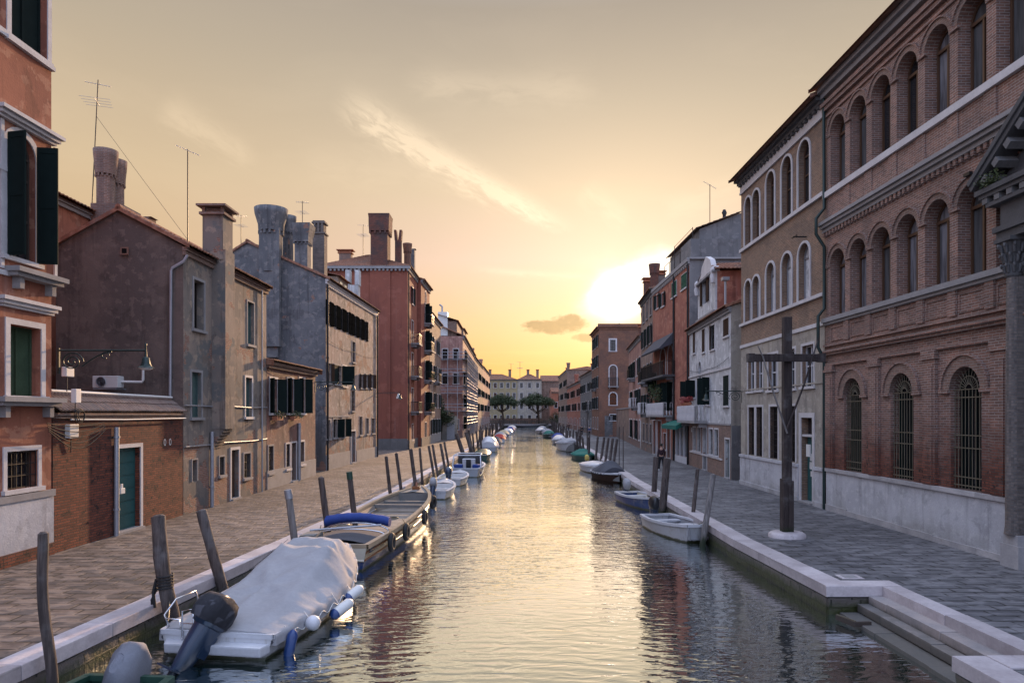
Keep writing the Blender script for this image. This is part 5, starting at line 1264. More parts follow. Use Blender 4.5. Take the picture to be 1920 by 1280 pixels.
# --- tan brick building with white arches
f = Facade((12.253, 26.72), (12.22, 36.4), -1); P2 = house('tan brick building with tall white rimmed arches above beige plaster and white plinth', f, 'palace', 'palace')
for (a, b_) in ((1397, 1409), (1411, 1425), (1437, 1453), (1466, 1485), (1497.5, 1519)):
    fa = dict(arch=True, depth=.28, fr=.10, frm='white_stone', sill=False, proud=.05)
    c_ = (a + b_) / 2
    window(P2, f, f.u(a), f.u(b_), 12.45, 15.15 if b_ > 1430 else 14.9, pane='glass_dark', bars=(1, 1), sash='sash_wood', **fa); window(P2, f, f.u(a), f.u(b_), 8.5, 10.85 if b_ > 1430 else 10.6, pane='white_plaster', bars=(1, 0), sash='zinc', **fa)
for (a, b_, yt, yb) in ((1403, 1415, 668, 733), (1418, 1430, 668, 731), (1441, 1458, 664, 731), (1477, 1491, 655, 728), (1504.5, 1526, 647, 724)): wpx(P2, f, a, b_, yt, yb, pane='glass_dark', bars=(1, 1), sash='white_paint', frm='white_stone', fr=.11, depth=.2)
for (a, b_) in ((1404, 1415), (1418.5, 1430), (1444, 1459), (1479, 1492)): window(P2, f, f.u(a), f.u(b_), 1.62, 4.05, pane='void', grille='iron', bars=(1, 1), frm='white_stone', fr=.11, depth=.2, sill=False)
door(P2, f, 1503, 1524, 0, 'door_teal', fr=.2, uz=(f.u(1524), f.u(1503), 3.55), transom=.75, panels=3, depth=.3)
body(P2, f, 12, 16.1, 'tan_brick', rise=2.6, ov=.65, cmat='dark_stone', dent=.42, ch=.14, tile=False)
m = MB(); f.box(m, .0, f.L, 15.45, 15.82, -.01, .07); f.box(m, 0, f.L, 15.33, 15.447, -.01, .1); f.box(m, 0, f.L, 12.26, 12.42, -.01, .12); f.box(m, 0, f.L, 8.33, 8.47, -.01, .12); f.box(m, 0, f.L, 7.18, 7.34, -.01, .08); m.build('string_course', 'white_stone', P2)
# lower beige plaster skin: thin plaster coat with the openings left out
fl = Facade(tuple((f.A + f.n * .012).xy), tuple((f.B + f.n * .012).xy), -1); fl.op = [(a - .004, b_ + .004, c_ - .004, d_ + .004, e_, .004) for (a, b_, c_, d_, e_, g_) in f.op if d_ < 7]
m = MB(); fl.wall(m, 0.02, 7.177); m.build('plaster_coat', 'beige_plaster', P2)
ud = f.u(1524), f.u(1503)
m = MB()
for a, b_ in ((0, ud[0] - .22), (ud[1] + .22, f.L)): f.box(m, a, b_, -.05, 1.45, .0, .07); f.box(m, a, b_, 1.453, 1.58, .0, .13); f.box(m, a, b_, -.04, .2, .07, .11)
m.build('plinth', 'white_plinth', P2); band(P2, f, 4.95, .07, .05, 'beige_plaster')
t = thing('paper_notice', 'torn white paper notices pasted on the teal door of the tan brick building', 'notice', tuple(f.p((ud[0] + ud[1]) / 2, 1.7, -.2)))
m = MB()
for (z0, z1, o_) in ((1.75, 2.05, 0), (1.4, 1.7, .04), (1.1, 1.32, -.05)): c_ = (ud[0] + ud[1]) / 2 + .12 + o_; f.box(m, c_ - .14, c_ + .12, z0, z1, -.232, -.226)
m.build('paper', 'plastic_white', t)
t = thing('iron_wall_bar', 'short iron bar standing out from the tan brick wall above the near upper arch', 'bar', tuple(f.p(f.u(1507), f.z(1507, 447), 0)))
m = MB(); c_ = f.p(f.u(1512), f.z(1507, 447), 0); m.tube([c_ - f.n * .02, c_ + f.n * .55], .03, 6); m.beam(c_ + f.n * .5 + f.d * .25, c_ + f.n * .5 - f.d * .25, .04); m.build('bar', 'iron', t)
lamp_bracket('street_lamp', 'black scrolled street lamp arm reaching out from the far corner of the tan brick building', tuple(f.p(f.L - .1, f.z(1390, 733), 0)), V(-1, 0, 0), 1.9, .3)
chimney_box(P2, 12.75, 27.3, 16.1, 16.75, .5, .5, 'grey_brick', horns=.05)
# --- white house with scrolled dormer
f = Facade((12.29, 38.3), (12.95, 49.8), -1); P3 = house('white canal house with scrolled dormer, brick ground floor and flowered balcony', f)
for (a, b_, yt, yb) in ((1317, 1322, 617, 660), (1357, 1367, 598, 630), (1300, 1304, 620, 662)): wpx(P3, f, a, b_, yt, yb, frm='white_stone', fr=.06, sh='closed', shm='shutter_brown')
wpx(P3, f, 1332, 1340, 610, 655, frm='white_stone', fr=.08, sh='one', shm='shutter_brown', ang=10)
wpx(P3, f, 1296, 1304, 714, 745, frm='white_stone', fr=.08, sh='open', shm='shutter_green', ang=110); wpx(P3, f, 1310, 1315, 678, 745, arch=True, frm='white_stone', fr=.08)
wpx(P3, f, 1324, 1331, 708, 758, frm='white_stone', fr=.08, sh='open', shm='shutter_green', ang=115); wpx(P3, f, 1357, 1367, 704, 760, frm='white_stone', fr=.08, sh='closed', shm='shutter_green')
for (a, b_) in ((1300, 1305), (1308, 1314), (1330, 1337), (1340, 1347)): window(P3, f, f.u(a), f.u(b_), 1.15, 2.75, frm='white_stone', fr=.1, pane='glass_grey')
door(P3, f, 1318.5, 1326, 0, 'zinc', uz=(f.u(1326), f.u(1318.5), 2.75), fr=.08); door(P3, f, 0, 0, 0, 'door_teal', uz=(f.u(1368.5), f.u(1360.5), 2.25), fr=.1)
body(P3, f, 9, 9.75, 'white_plaster', rise=1.6, ov=.35, nearmat='beige_plaster', cmat='grey_stone')
fl = Facade(tuple((f.A + f.n * .015).xy), tuple((f.B + f.n * .015).xy), -1); fl.op = [(a - .004, b_ + .004, c_ - .004, d_ + .004, e_, .004) for (a, b_, c_, d_, e_, g_) in f.op if d_ < 3]
m = MB(); fl.wall(m, -.05, 3.05); m.build('brick_skin', 'trim_brick', P3); band(P3, f, 3.1, .1, .05, 'grey_stone'); band(P3, f, 6.35, .1, .08, 'white_stone'); band(P3, f, 1.02, .1, .08, 'white_stone', f.u(1355), f.L - .4)
m = MB(); m.box((12.32, 38.24, -.05), (14.5, 38.297, 3.05)); m.build('side_plinth', 'cement', P3)
fd = Facade((12.5, 42.0), (12.8, 47.0), -1); m = MB(); fd.op.append((fd.u(1326), fd.u(1317.5), 10.95, 12.75, False, .2)); fd.wall(m, 9.6, 12.5)
m.face([V(12.5, 42, 9.6), V(18, 42, 9.6), V(18, 42, 12.6), V(12.5, 42, 12.5)])
dm = m.build('dormer', 'white_plaster', P3); m = MB(); m.face([V(12.62, 41.98, 9.6), V(18, 41.98, 9.6), V(18, 41.98, 12.6), V(12.62, 41.98, 12.5)]); m.build('dormer_side', 'orange_red', dm)
m = MB(); prof = [(0, 12.5), (.35, 12.9), (.9, 13.0), (1.3, 13.5), (2.5, 13.95), (3.7, 13.5), (4.1, 13.0), (4.65, 12.9), (5, 12.5)]
m.face([fd.p(u_, z_, .02) for u_, z_ in prof]); m.face([fd.p(u_, z_, -.3) for u_, z_ in prof]); m.grid([[fd.p(u_, z_, .02) for u_, z_ in prof], [fd.p(u_, z_, -.3) for u_, z_ in prof]], False)
for c_, zz in ((.15, 12.4), (4.85, 12.4)): q = fd.p(c_, 0, .1); m.rings([(zz - .6, .14, .14), (zz - .2, .2, .2), (zz, .14, .14), (zz + .25, .18, .18), (zz + .4, .05, .05)], 10, (q.x, q.y))
m.build('scroll_gable', 'white_stone', dm); m = MB(); fd.box(m, -.1, 5.1, 12.42, 12.56, .0, .22); fd.box(m, -.05, 5.05, 10.0, 10.12, .0, .15); m.build('cornice', 'grey_stone', dm)
m = MB(); m.face([fd.p(fd.u(1326), 10.95, -.18), fd.p(fd.u(1317.5), 10.95, -.18), fd.p(fd.u(1317.5), 12.75, -.18), fd.p(fd.u(1326), 12.75, -.18)]); m.build('pane', 'glass_dark', dm)
m = MB(); q = fd.u(1326) - .02; fd.box(m, q - .55, q, 10.95, 12.7, .03, .09); q = fd.u(1317.5) + .02; fd.box(m, q, q + .5, 10.95, 12.7, .03, .09); m.build('shutter', 'shutter_brown', dm)
m = MB(); tile_sheet(m, V(12.4, 41.6, 12.55), V(19, 41.6, 12.65), V(12.7, 44.5, 13.5), V(19, 44.5, 13.6)); tile_sheet(m, V(12.7, 47.4, 12.5), V(19, 47.4, 12.6), V(12.7, 44.5, 13.5), V(19, 44.5, 13.6)); m.build('dormer_roof', 'roof_tile', dm)
q = ray(1360, 545, 40.5); m = MB(); m.tube([(q.x, 40.5, 9.8), (q.x, 40.5, q.z + .6)], .07, 8); m.box((q.x - .2, 40.3, q.z + .6), (q.x + .2, 40.7, q.z + .8)); m.build('flue', 'zinc', P3)
s_ = balcony(P3, f, f.u(1327), f.u(1291), f.z(1305, 788), .85, 1.0, 'grey_stone', 'white_stone', 'baluster')
def plantpot(label, f, px, z, o_, n=6, r=.35, h=.5, spread=1.8, mat='leaves', fl=True, group=None):
    u_ = f.u(px); t = thing('balcony_plants', label, 'potted plants', tuple(f.p(u_, z, o_)), group); m = MB()
    for k in range(n): q = f.p(u_ + spread * ((k + .5) / n - .5), 0, o_); m.rings([(z + .003, .09, .09), (z + .2, .13, .13)], 8, (q.x, q.y))
    m.build('pot', 'terracotta', t); m = MB()
    for k in range(n): leaves(m, f.p(u_ + spread * ((k + .5) / n - .5), z + .2 + h * rnd.uniform(.5, 1), o_), r * rnd.uniform(.7, 1.2), 130, .07, (1, 1, h / r * .7), hollow=0)
    m.build('plant', mat, t)
    if fl: m = MB(); leaves(m, f.p(u_, z + h * .7, o_ + .1), spread / 2, 60, .06, (.25, 1, .3), hollow=0); m.build('blossom', 'flowers', t)
zz = f.z(1305, 788); plantpot('low potted flowers along the balcony rail of the white house', f, 1306, zz + 1.05, .7, 8, .2, .3, 3.0, 'flowers')
# --- red house with deep loggia awning
f = Facade((12.95, 49.85), (13.0, 62.95), -1); P4 = house('orange red house with dark hooded balcony, green box shutters and roof terrace', f)
for (a, b_, yt, yb) in ((1231, 1236, 552, 578), (1241, 1246, 549, 574), (1260, 1269, 529, 556), (1278, 1288, 514, 541)): wpx(P4, f, a, b_, yt, yb, frm='white_stone', fr=.06, sh='closed' if a > 1250 else 'open', shm='shutter_mid' if a > 1250 else 'shutter_green')
window(P4, f, f.u(1248), f.u(1238), 6.9, 9.3, arch=True, frm='white_stone', fr=.14, pane='void', bars=None, depth=.4); window(P4, f, f.u(1262), f.u(1252), 6.9, 9.3, arch=True, frm='white_stone', fr=.14, pane='glass_dark', depth=.4)
for (a, b_) in ((1241, 1247), (1254, 1261)): window(P4, f, f.u(b_), f.u(a), 4.0, 6.3, frm='white_stone', fr=.08, sh='open', shm='shutter_green', ang=130, sill=False)
wpx(P4, f, 1226, 1231, 700, 745, frm='white_stone', fr=.08, sh='open', shm='shutter_green', ang=130)
for (a, b_, mt) in ((1225, 1231, 'white_stone'), (1233, 1240, 'door_brown'), (1251, 1257, 'door_brown')): door(P4, f, 0, 0, 0, mt if mt != 'white_stone' else 'zinc', uz=(f.u(b_), f.u(a), 3.1), fr=.1, panels=2)
wpx(P4, f, 1244, 1249, 812, 842, frm='white_stone', fr=.06, pane='glass_grey')
f.op.append((f.u(1289), f.u(1267), .5, 2.85, False, .2)); sf = part(P4, 'shop_front'); m = MB(); f.pane(m, f.u(1289), f.u(1267), .5, 2.85, False, -.15); m.build('pane', 'glass_grey', sf); m = MB(); a, b_ = f.u(1289), f.u(1267)
for k in range(4): uu = a + (b_ - a) * k / 3; f.box(m, uu - .05, uu + .05, .5, 2.85, -.14, .03)
f.box(m, a - .1, b_ + .1, -.02, .5, -.1, .05); f.box(m, a - .1, b_ + .1, 2.85, 3.0, -.1, .05); m.build('frame', 'white_paint', sf)
body(P4, f, 11, 15.0, 'orange_red', roof='flat', ov=.3, cmat='grey_stone', dent=.55, nearmat='cement')
pipe(P4, f, f.u(1265), 0, 14.8, .08, 'iron'); pipe(P4, f, .15, 0, 14.8, .07, 'iron')
m = MB(); f.box(m, .05, 3.0, 15.13, 16.5, -8, -.1); m.box((13.9, 50.6, 15.1), (24, 60, 17.4)); m.face([V(13.9, 50.6, 17.4), V(24, 50.6, 17.4), V(24, 50.6, 19), V(17, 50.6, 18.6)]); m.build('roof_storey', 'cement', P4)
m = MB(); tile_sheet(m, V(13.6, 50.3, 17.4), V(13.6, 60.4, 17.4), V(17, 50.3, 18.65), V(17, 60.4, 18.65)); m.build('roof_storey_tiles', 'roof_tile_grey', P4)
q = ray(1358, 410, 52); m = MB(); m.rings([(17.5, .15, .15), (18.8, .13, .13), (19.0, .2, .2), (19.25, .1, .1)], 10, (q.x, 52)); m.build('chimney', 'iron', P4)
t = thing('roof_terrace_railing', 'thin pipe railing round the roof terrace of the orange red house', 'railing', tuple(f.p(1, 15, -1)))
m = MB()
for k in range(6): m.tube([f.p(.6 + 1.9 * k, 15.1, -.4), f.p(.6 + 1.9 * k, 17.5 if k in (0, 3) else 16.6, -.4)], .03, 5)
m.tube([f.p(.6, 16.6, -.4), f.p(10.1, 16.6, -.4)], .025, 5); m.tube([f.p(.6, 17.45, -.4), f.p(6.3, 17.45, -.4)], .02, 5); m.build('rail', 'iron', t)
lg = balcony(P4, f, f.u(1266), f.u(1222), 6.85, 1.0, 1.1, 'dark_stone', 'iron', 'bars')
m = MB(); a, b_ = f.u(1264), f.u(1226); m.hexa([f.p(a, 9.4, .003), f.p(b_, 9.4, .003), f.p(b_, 8.9, 1.1), f.p(a, 8.9, 1.1)], [f.p(a, 10.3, .003), f.p(b_, 10.3, .003), f.p(b_, 9.0, 1.2), f.p(a, 9.0, 1.2)]); m.build('canopy', 'dark_canvas', lg)
balcony(P4, f, f.u(1262), f.u(1228), 3.62, .8, 1.0, 'grey_stone', 'white_stone', 'baluster')
plantpot('tall bushy green plants crowding the lower balcony of the orange red house', f, 1243, 4.45, .65, 6, .45, 1.2, 4.2)
t = thing('shop_awning', 'green canvas awning over the shop front at the foot of the orange red house', 'awning', tuple(f.p(f.u(1278), 3, 0)))
m = MB(); a, b_ = f.u(1292), f.u(1263); m.hexa([f.p(a, 3.0, .06), f.p(b_, 3.0, .06), f.p(b_, 2.55, .95), f.p(a, 2.55, .95)], [f.p(a, 3.2, .06), f.p(b_, 3.2, .06), f.p(b_, 2.85, 1.0), f.p(a, 2.85, 1.0)]); m.build('canvas', 'green_canvas', t); m = MB(); m.beam(f.p(a, 3.24, .05), f.p(b_, 3.24, .05), .08); m.build('roller', 'iron_green', t)
q = ray(1331, 430, 51); antenna('tall aerial mast with a single flag shaped boom over the grey roof storey', q.x, 51, 18.0, ray(0, 346, 51).z, 1, sz=1.2)
# --- grey stone house with tall chimneys
f = Facade((13.0, 63.05), (13.6, 71.9), -1); P5 = house('narrow dark stone house with crowded chimneys between red and pink houses', f)
for uu in (.8, 3.4, 6.0):
    for zz in (1.0, 3.9, 6.9, 10.4, 13): window(P5, f, uu, uu + 1.1, zz, zz + 1.7, frm='grey_stone', fr=.12, sh='open' if zz > 3 and zz < 12 else None, arch=zz == 6.9)
body(P5, f, 9, 15.3, 'brown_plaster', rise=1.5, cmat='dark_stone', dent=.5); balcony(P5, f, 2.8, 5.2, 3.8, .8, 1, rail='white_stone', kind='baluster'); balcony(P5, f, 2.8, 5.2, 6.8, .8)
chimney_flare(P5, 13.6, 65.2, 15, 18.0, .8, 1.1, .9, 'old_brick'); chimney_box(P5, 13.9, 69.5, 15, 17.1, .9, .8, 'old_brick'); chimney_box(P5, 14.6, 67, 15, 17.3, .7, .7, 'grey_brick')
# --- pink house, yard wall, brick tower house
f = Facade((13.65, 72.05), (15.05, 87.9), -1); P6 = house('salmon pink house with white doorways beside the yard wall', f)
for uu in (1.2, 4.4, 7.6, 11, 13.8):
    for zz in (.9, 4.6, 8.0): window(P6, f, uu, uu + 1.1, zz, zz + (2.1 if zz < 1 else 1.8), frm='white_stone', fr=.16, sh='open' if int(uu + zz) % 2 else None)
body(P6, f, 9, 12.0, 'pink_plaster', rise=1.3, dent=.6); balcony(P6, f, 3.8, 6.4, 4.5, .8, 1, rail='white_stone', kind='baluster'); balcony(P6, f, 7.0, 9.4, 7.9, .8); m = MB(); f.box(m, 0, f.L, -.05, 3.0, .0, .04) if False else f.box(m, 0, .9, -.05, 3.0, 0, .04); m.build('plinth', 'white_plaster', P6)
chimney_flare(P6, 14.7, 75, 12, 14.8, .8, 1.15, 1, 'pink_plaster'); chimney_box(P6, 15.8, 83, 12, 14.2, .7, .7, 'old_brick')
f = Facade((15.1, 88.0), (16.9, 110.5), -1); t = thing('yard_wall', 'old patched yard wall between the salmon pink house and the brick tower house', 'wall', tuple(f.A)); m = MB(); f.box(m, 0, f.L, -.05, 4.4, -.5, 0); m.build('wall', 'brown_plaster', t); m = MB(); f.box(m, 0, f.L, 4.403, 4.55, -.6, .1); m.build('coping', 'grey_stone', t)
nf = Facade((14.3, 112), (20.9, 112), 1); f = Facade((14.3, 112.05), (14.5, 123.9), -1); P7 = house('tall plain brick tower house with arched white window and small balcony', f)
wpx(P7, nf, 1144, 1154, 637, 658, frm='white_stone', fr=.25, pane='glass_dark'); wpx(P7, nf, 1143, 1156, 685, 724, arch=True, frm='white_stone', fr=.18, pane='glass_grey'); wpx(P7, nf, 1143, 1156, 736, 759, arch=True, frm='white_stone', fr=.18); wpx(P7, nf, 1143.5, 1156, 777, 788, frm='white_stone', fr=.12, grille='iron')
balcony(P7, nf, nf.u(1140), nf.u(1159), nf.z(1150, 724), .7, 1.4)
for uu in (1.5, 5, 8.6):
    for zz in (1.2, 4.6, 8.1, 11.6, 15): window(P7, f, uu, uu + 1.1, zz, zz + 1.9, frm='white_stone', fr=.1, sh='open' if zz > 2 else None)
body(P7, f, 6.6, 18.0, 'tower_brick', rise=.4, near=True, ov=.5, cmat='tower_brick', dent=.6, tile=False); m = MB(); nf.wall(m, -.05, 18.0); m.build('wall', 'tower_brick', P7)
m = MB(); nf.box(m, -.2, nf.L + .2, 17.95, 18.5, -.3, .25); nf.box(m, -.1, nf.L + .1, 17.6, 17.75, .0, .12); m.build('side_cornice', 'tower_brick', P7); balcony(P7, f, 4.4, 6.8, 8.0, .8)
m = MB(); nf.box(m, .9, 2.2, .0, 3.4, .002, .03); nf.box(m, 4.2, 4.9, .0, 4.5, .002, .05); m.build('plaster_patch', 'grey_plaster', P7)
rowhouse('pale stone house leaning against the brick tower house on the far right bank', (14.52, 124), (14.7, 146.8), -1, 9, 11.6, 'grey_plaster', 6, (1.2, 4.5, 8.0), ch=2, balc=((1, 4.4),))
rowhouse('low salmon red house in the middle of the far right bank row', (14.7, 146.9), (14.9, 184.8), -1, 9, 10.8, 'orange_red', 9, (1.2, 4.5, 7.7), ch=1)
rowhouse('grey end house with rooftop terrace at the far end of the right bank', (14.9, 184.9), (15.1, 221), -1, 12, 15.6, 'brown_plaster', 8, (1.2, 4.5, 8.0, 11.6), ch=2, roof='hip')
# --- houses behind the far bridge
def far_house(label, x0, x1, y, zt, mat, cols, rows, rise=2.4, dep=12, sh=None, ch=0, shm='shutter_brown', roofm='roof_tile'):
    f = Facade((x0, y), (x1, y), 1); b = house(label, f)
    for i in range(cols):
        for zz, h in rows: u_ = f.L * (i + .5) / cols - .55; window(b, f, u_, u_ + 1.1, zz, zz + h, frm='white_stone', fr=.12, bars=(1, 1), sh=sh, shm=shm, pane='glass_dark')
    body(b, f, dep, zt, mat, rise=rise, ov=.6, dent=0, roofm=roofm, roof='hip' if ch else 'gable')
    for k in range(ch): chimney_box(b, x0 + (x1 - x0) * (.45 + .4 * k / max(1, ch - 1)), y + dep * .45, zt + 1.0, zt + rise + 1.4, 1.0, .8, 'trim_brick')
    return b
RW = ((1.3, 2.0), (5.6, 2.0), (9.6, 2.1), (13.6, 1.9))
far_house('long cream yellow house closing the view behind the left round pine', -17, 2.0, 258, 16.7, 'cream_plaster', 8, RW, ch=2)
far_house('paler off white end of the long house behind the right round pine', 2.05, 11.2, 258, 16.7, 'beige_plaster', 3, RW, ch=2)
far_house('plain brown block to the right behind the off white far house', 11.4, 22, 266, 16.5, 'brown_plaster', 3, ((6, 1.6),))
far_house('low ochre house tucked beside the brown block at the canal end', 14.2, 24, 246, 11.6, 'red_plaster', 3, ((1.3, 2.0), (6, 2.0)), rise=1.6)
q = ray(975, 702, 262); antenna('far twin bar aerial on the cream yellow house roof', q.x, 263, 18, ray(0, 678, 262).z, 2, sz=3)
q = ray(962, 702, 262); antenna('far slim aerial left of the twin bar one on the cream yellow house', q.x - .8, 263, 18, ray(0, 681, 262).z, 3, sz=3)
# --- far low bridge
t = thing('canal_bridge', 'low flat bridge with railings and lamps closing the far end of the canal', 'bridge', (5, 229, 0)); m = MB()
m.box((-8, 227.5, -.2), (16, 231.5, .35)); m.build('deck', 'grey_stone', t); m = MB(); [m.box((xx, 228, -1.6), (xx + .7, 231, -.203)) for xx in (-2.8, 3.2, 8.8, 13.2)]; m.build('pier', 'quay_face', t)
m = MB()
for yy in (227.6, 231.4):
    m.beam(V(-8, yy, 1.45), V(16, yy, 1.45), .07); m.beam(V(-8, yy, .9), V(16, yy, .9), .05)
    for k in range(41): m.beam(V(-8 + .6 * k, yy, .35), V(-8 + .6 * k, yy, 1.45), .05)
m.build('railing', 'iron_green', t)
m = MB(); m.box((-40, 240, -.05), (40, 240.4, 2.2)); tag(m.build('garden_wall', 'brown_plaster'), 'low brown garden wall running behind the far bridge under the pines', 'wall')
# --- umbrella pines
def pine(label, x, y, zc, rx, rz, h0, lean, seed):
    rn = random.Random(seed); t = thing('pine_tree', label, 'tree', (x, y, 0)); m = MB(); top = V(x + lean, y, zc - rz * .2)
    m.tube([V(x - lean * .2, y, 0), V(x, y, h0 * .6), V(x + lean * .5, y, h0), top], [.42, .34, .3, .15], 8)
    br = []
    for k in range(9):
        a = 2 * math.pi * k / 9; e = V(x + lean + rx * .72 * math.cos(a), y + rx * .5 * math.sin(a), zc - rz * .15 + rn.uniform(-.4, .5)); s_ = V(x + lean * .4, y, h0 * rn.uniform(.75, 1.0)); m.tube([s_, s_.lerp(e, .5) - V(0, 0, .3), e], [.16, .11, .05], 5)
    m.build('trunk', 'bark', t); m = MB()
    for k in range(70):
        a = rn.uniform(0, 6.3); r_ = rx * math.sqrt(rn.uniform(.0, .85)); zz = zc + rz * (.75 - (r_ / rx) ** 2 * .9) * rn.uniform(.1, 1.0) - .3
        leaves(m, (x + lean + r_ * math.cos(a), y + r_ * .8 * math.sin(a), zz), rn.uniform(.9, 1.5), 190, .22, (1.15, 1.15, .85), rn, .0)
    m.build('crown', 'leaves_dark', t)
q = ray(943, 790, 236); pine('round headed pine on the left before the cream yellow house', q.x, 236, 7.7, 5.4, 4.0, 5.0, -.5, 3)
q = ray(1010, 790, 234); pine('round headed pine on the right with leaning trunk before the off white house', q.x, 234, 7.6, 6.2, 4.0, 4.6, -.6, 5)
for (px, lab) in ((1040, 'rounded dark shrub at the right end of the far bridge'),):
    q = ray(px, 780, 236); t = thing('shrub', lab, 'shrub', (q.x, 236, 0)); m = MB(); m.tube([(q.x, 236, 0), (q.x, 236, 2)], .1, 6); m.build('stem', 'bark', t); m = MB(); [leaves(m, (q.x + rnd.uniform(-1.6, 1.6), 236, 2.6 + rnd.uniform(-1.2, 1)), 1.1, 160, .16, hollow=0) for k in range(8)]; m.build('foliage', 'leaves_dark', t)
# --- wooden cross
t = thing('wooden_cross', 'tall dark wooden cross on a round stone foot with a lance and reed crossed behind', 'cross', (8.3, 20.6, 0))
m = MB(); m.rings([(-.02, .55, .52), (.09, .54, .5), (.15, .46, .42), (.17, .3, .3)], 24, (8.3, 20.6)); m.build('stone_foot', 'kerb_stone', t)
m = MB(); m.box((8.17, 20.48, 1.6), (8.41, 20.70, 6.62)); m.build('post', 'cross_wood', t, bevel=.015)
m = MB(); m.box((8.13, 20.44, .12), (8.285, 20.74, 1.75)); m.box((8.29, 20.45, .12), (8.45, 20.73, 1.7)); m.build('post_clamp', 'cross_wood', t, bevel=.015)
m = MB(); a, b_ = ray(1403, 671, 20.42), ray(1541, 673, 20.42); m.beam(V(a.x, 20.36, a.z), V(b_.x, 20.36, a.z), .19, .22); m.build('crossbar', 'cross_wood', t, bevel=.012)
m = MB(); m.box((a.x - .04, 20.24, a.z - .125), (a.x + .14, 20.48, a.z + .125)); m.build('end_block', 'cross_wood', t); m = MB(); m.box((b_.x - .14, 20.24, a.z - .125), (b_.x + .04, 20.48, a.z + .125)); m.build('end_block', 'cross_wood', t)
def rp(px, py, y): q = ray(px, py, y); return q
m = MB(); m.tube([rp(1476, 812, 20.3), rp(1450, 735, 20.2), rp(1430, 668, 20.2), rp(1421, 648, 20.2)], [.028, .026, .024, .016], 6); m.build('reed_pole', 'post_pale', t)
m = MB(); m.tube([rp(1474, 808, 20.35), rp(1508, 720, 20.2), rp(1535, 633, 20.2)], [.03, .027, .02], 6); m.build('lance', 'cross_wood', t)

cable('dark cable looping along the white house and the orange red house fronts', [(12.2, 38.4, 6.9), (12.6, 44, 6.6), (12.85, 49.8, 6.9), (12.85, 56, 6.4), (12.9, 62.8, 6.8)])
for (x_, y_, z_, w_, h_, lab, mt) in ((12.34, 28.1, 2.2, .35, .5, 'small white plaque on the beige plaster beside the teal door of the tan brick building', 'plastic_white'), (12.75, 47.9, 2.6, .05, .3, 'little white plaque by the door of the white house', 'plastic_white')):
    t = thing('wall_plaque', lab, 'plaque', (x_ - .12, y_, z_)); m = MB(); m.box((x_ - .16, y_ - w_ / 2, z_ - h_ / 2), (x_ - .11, y_ + w_ / 2, z_ + h_ / 2)); m.build('plate', mt, t)

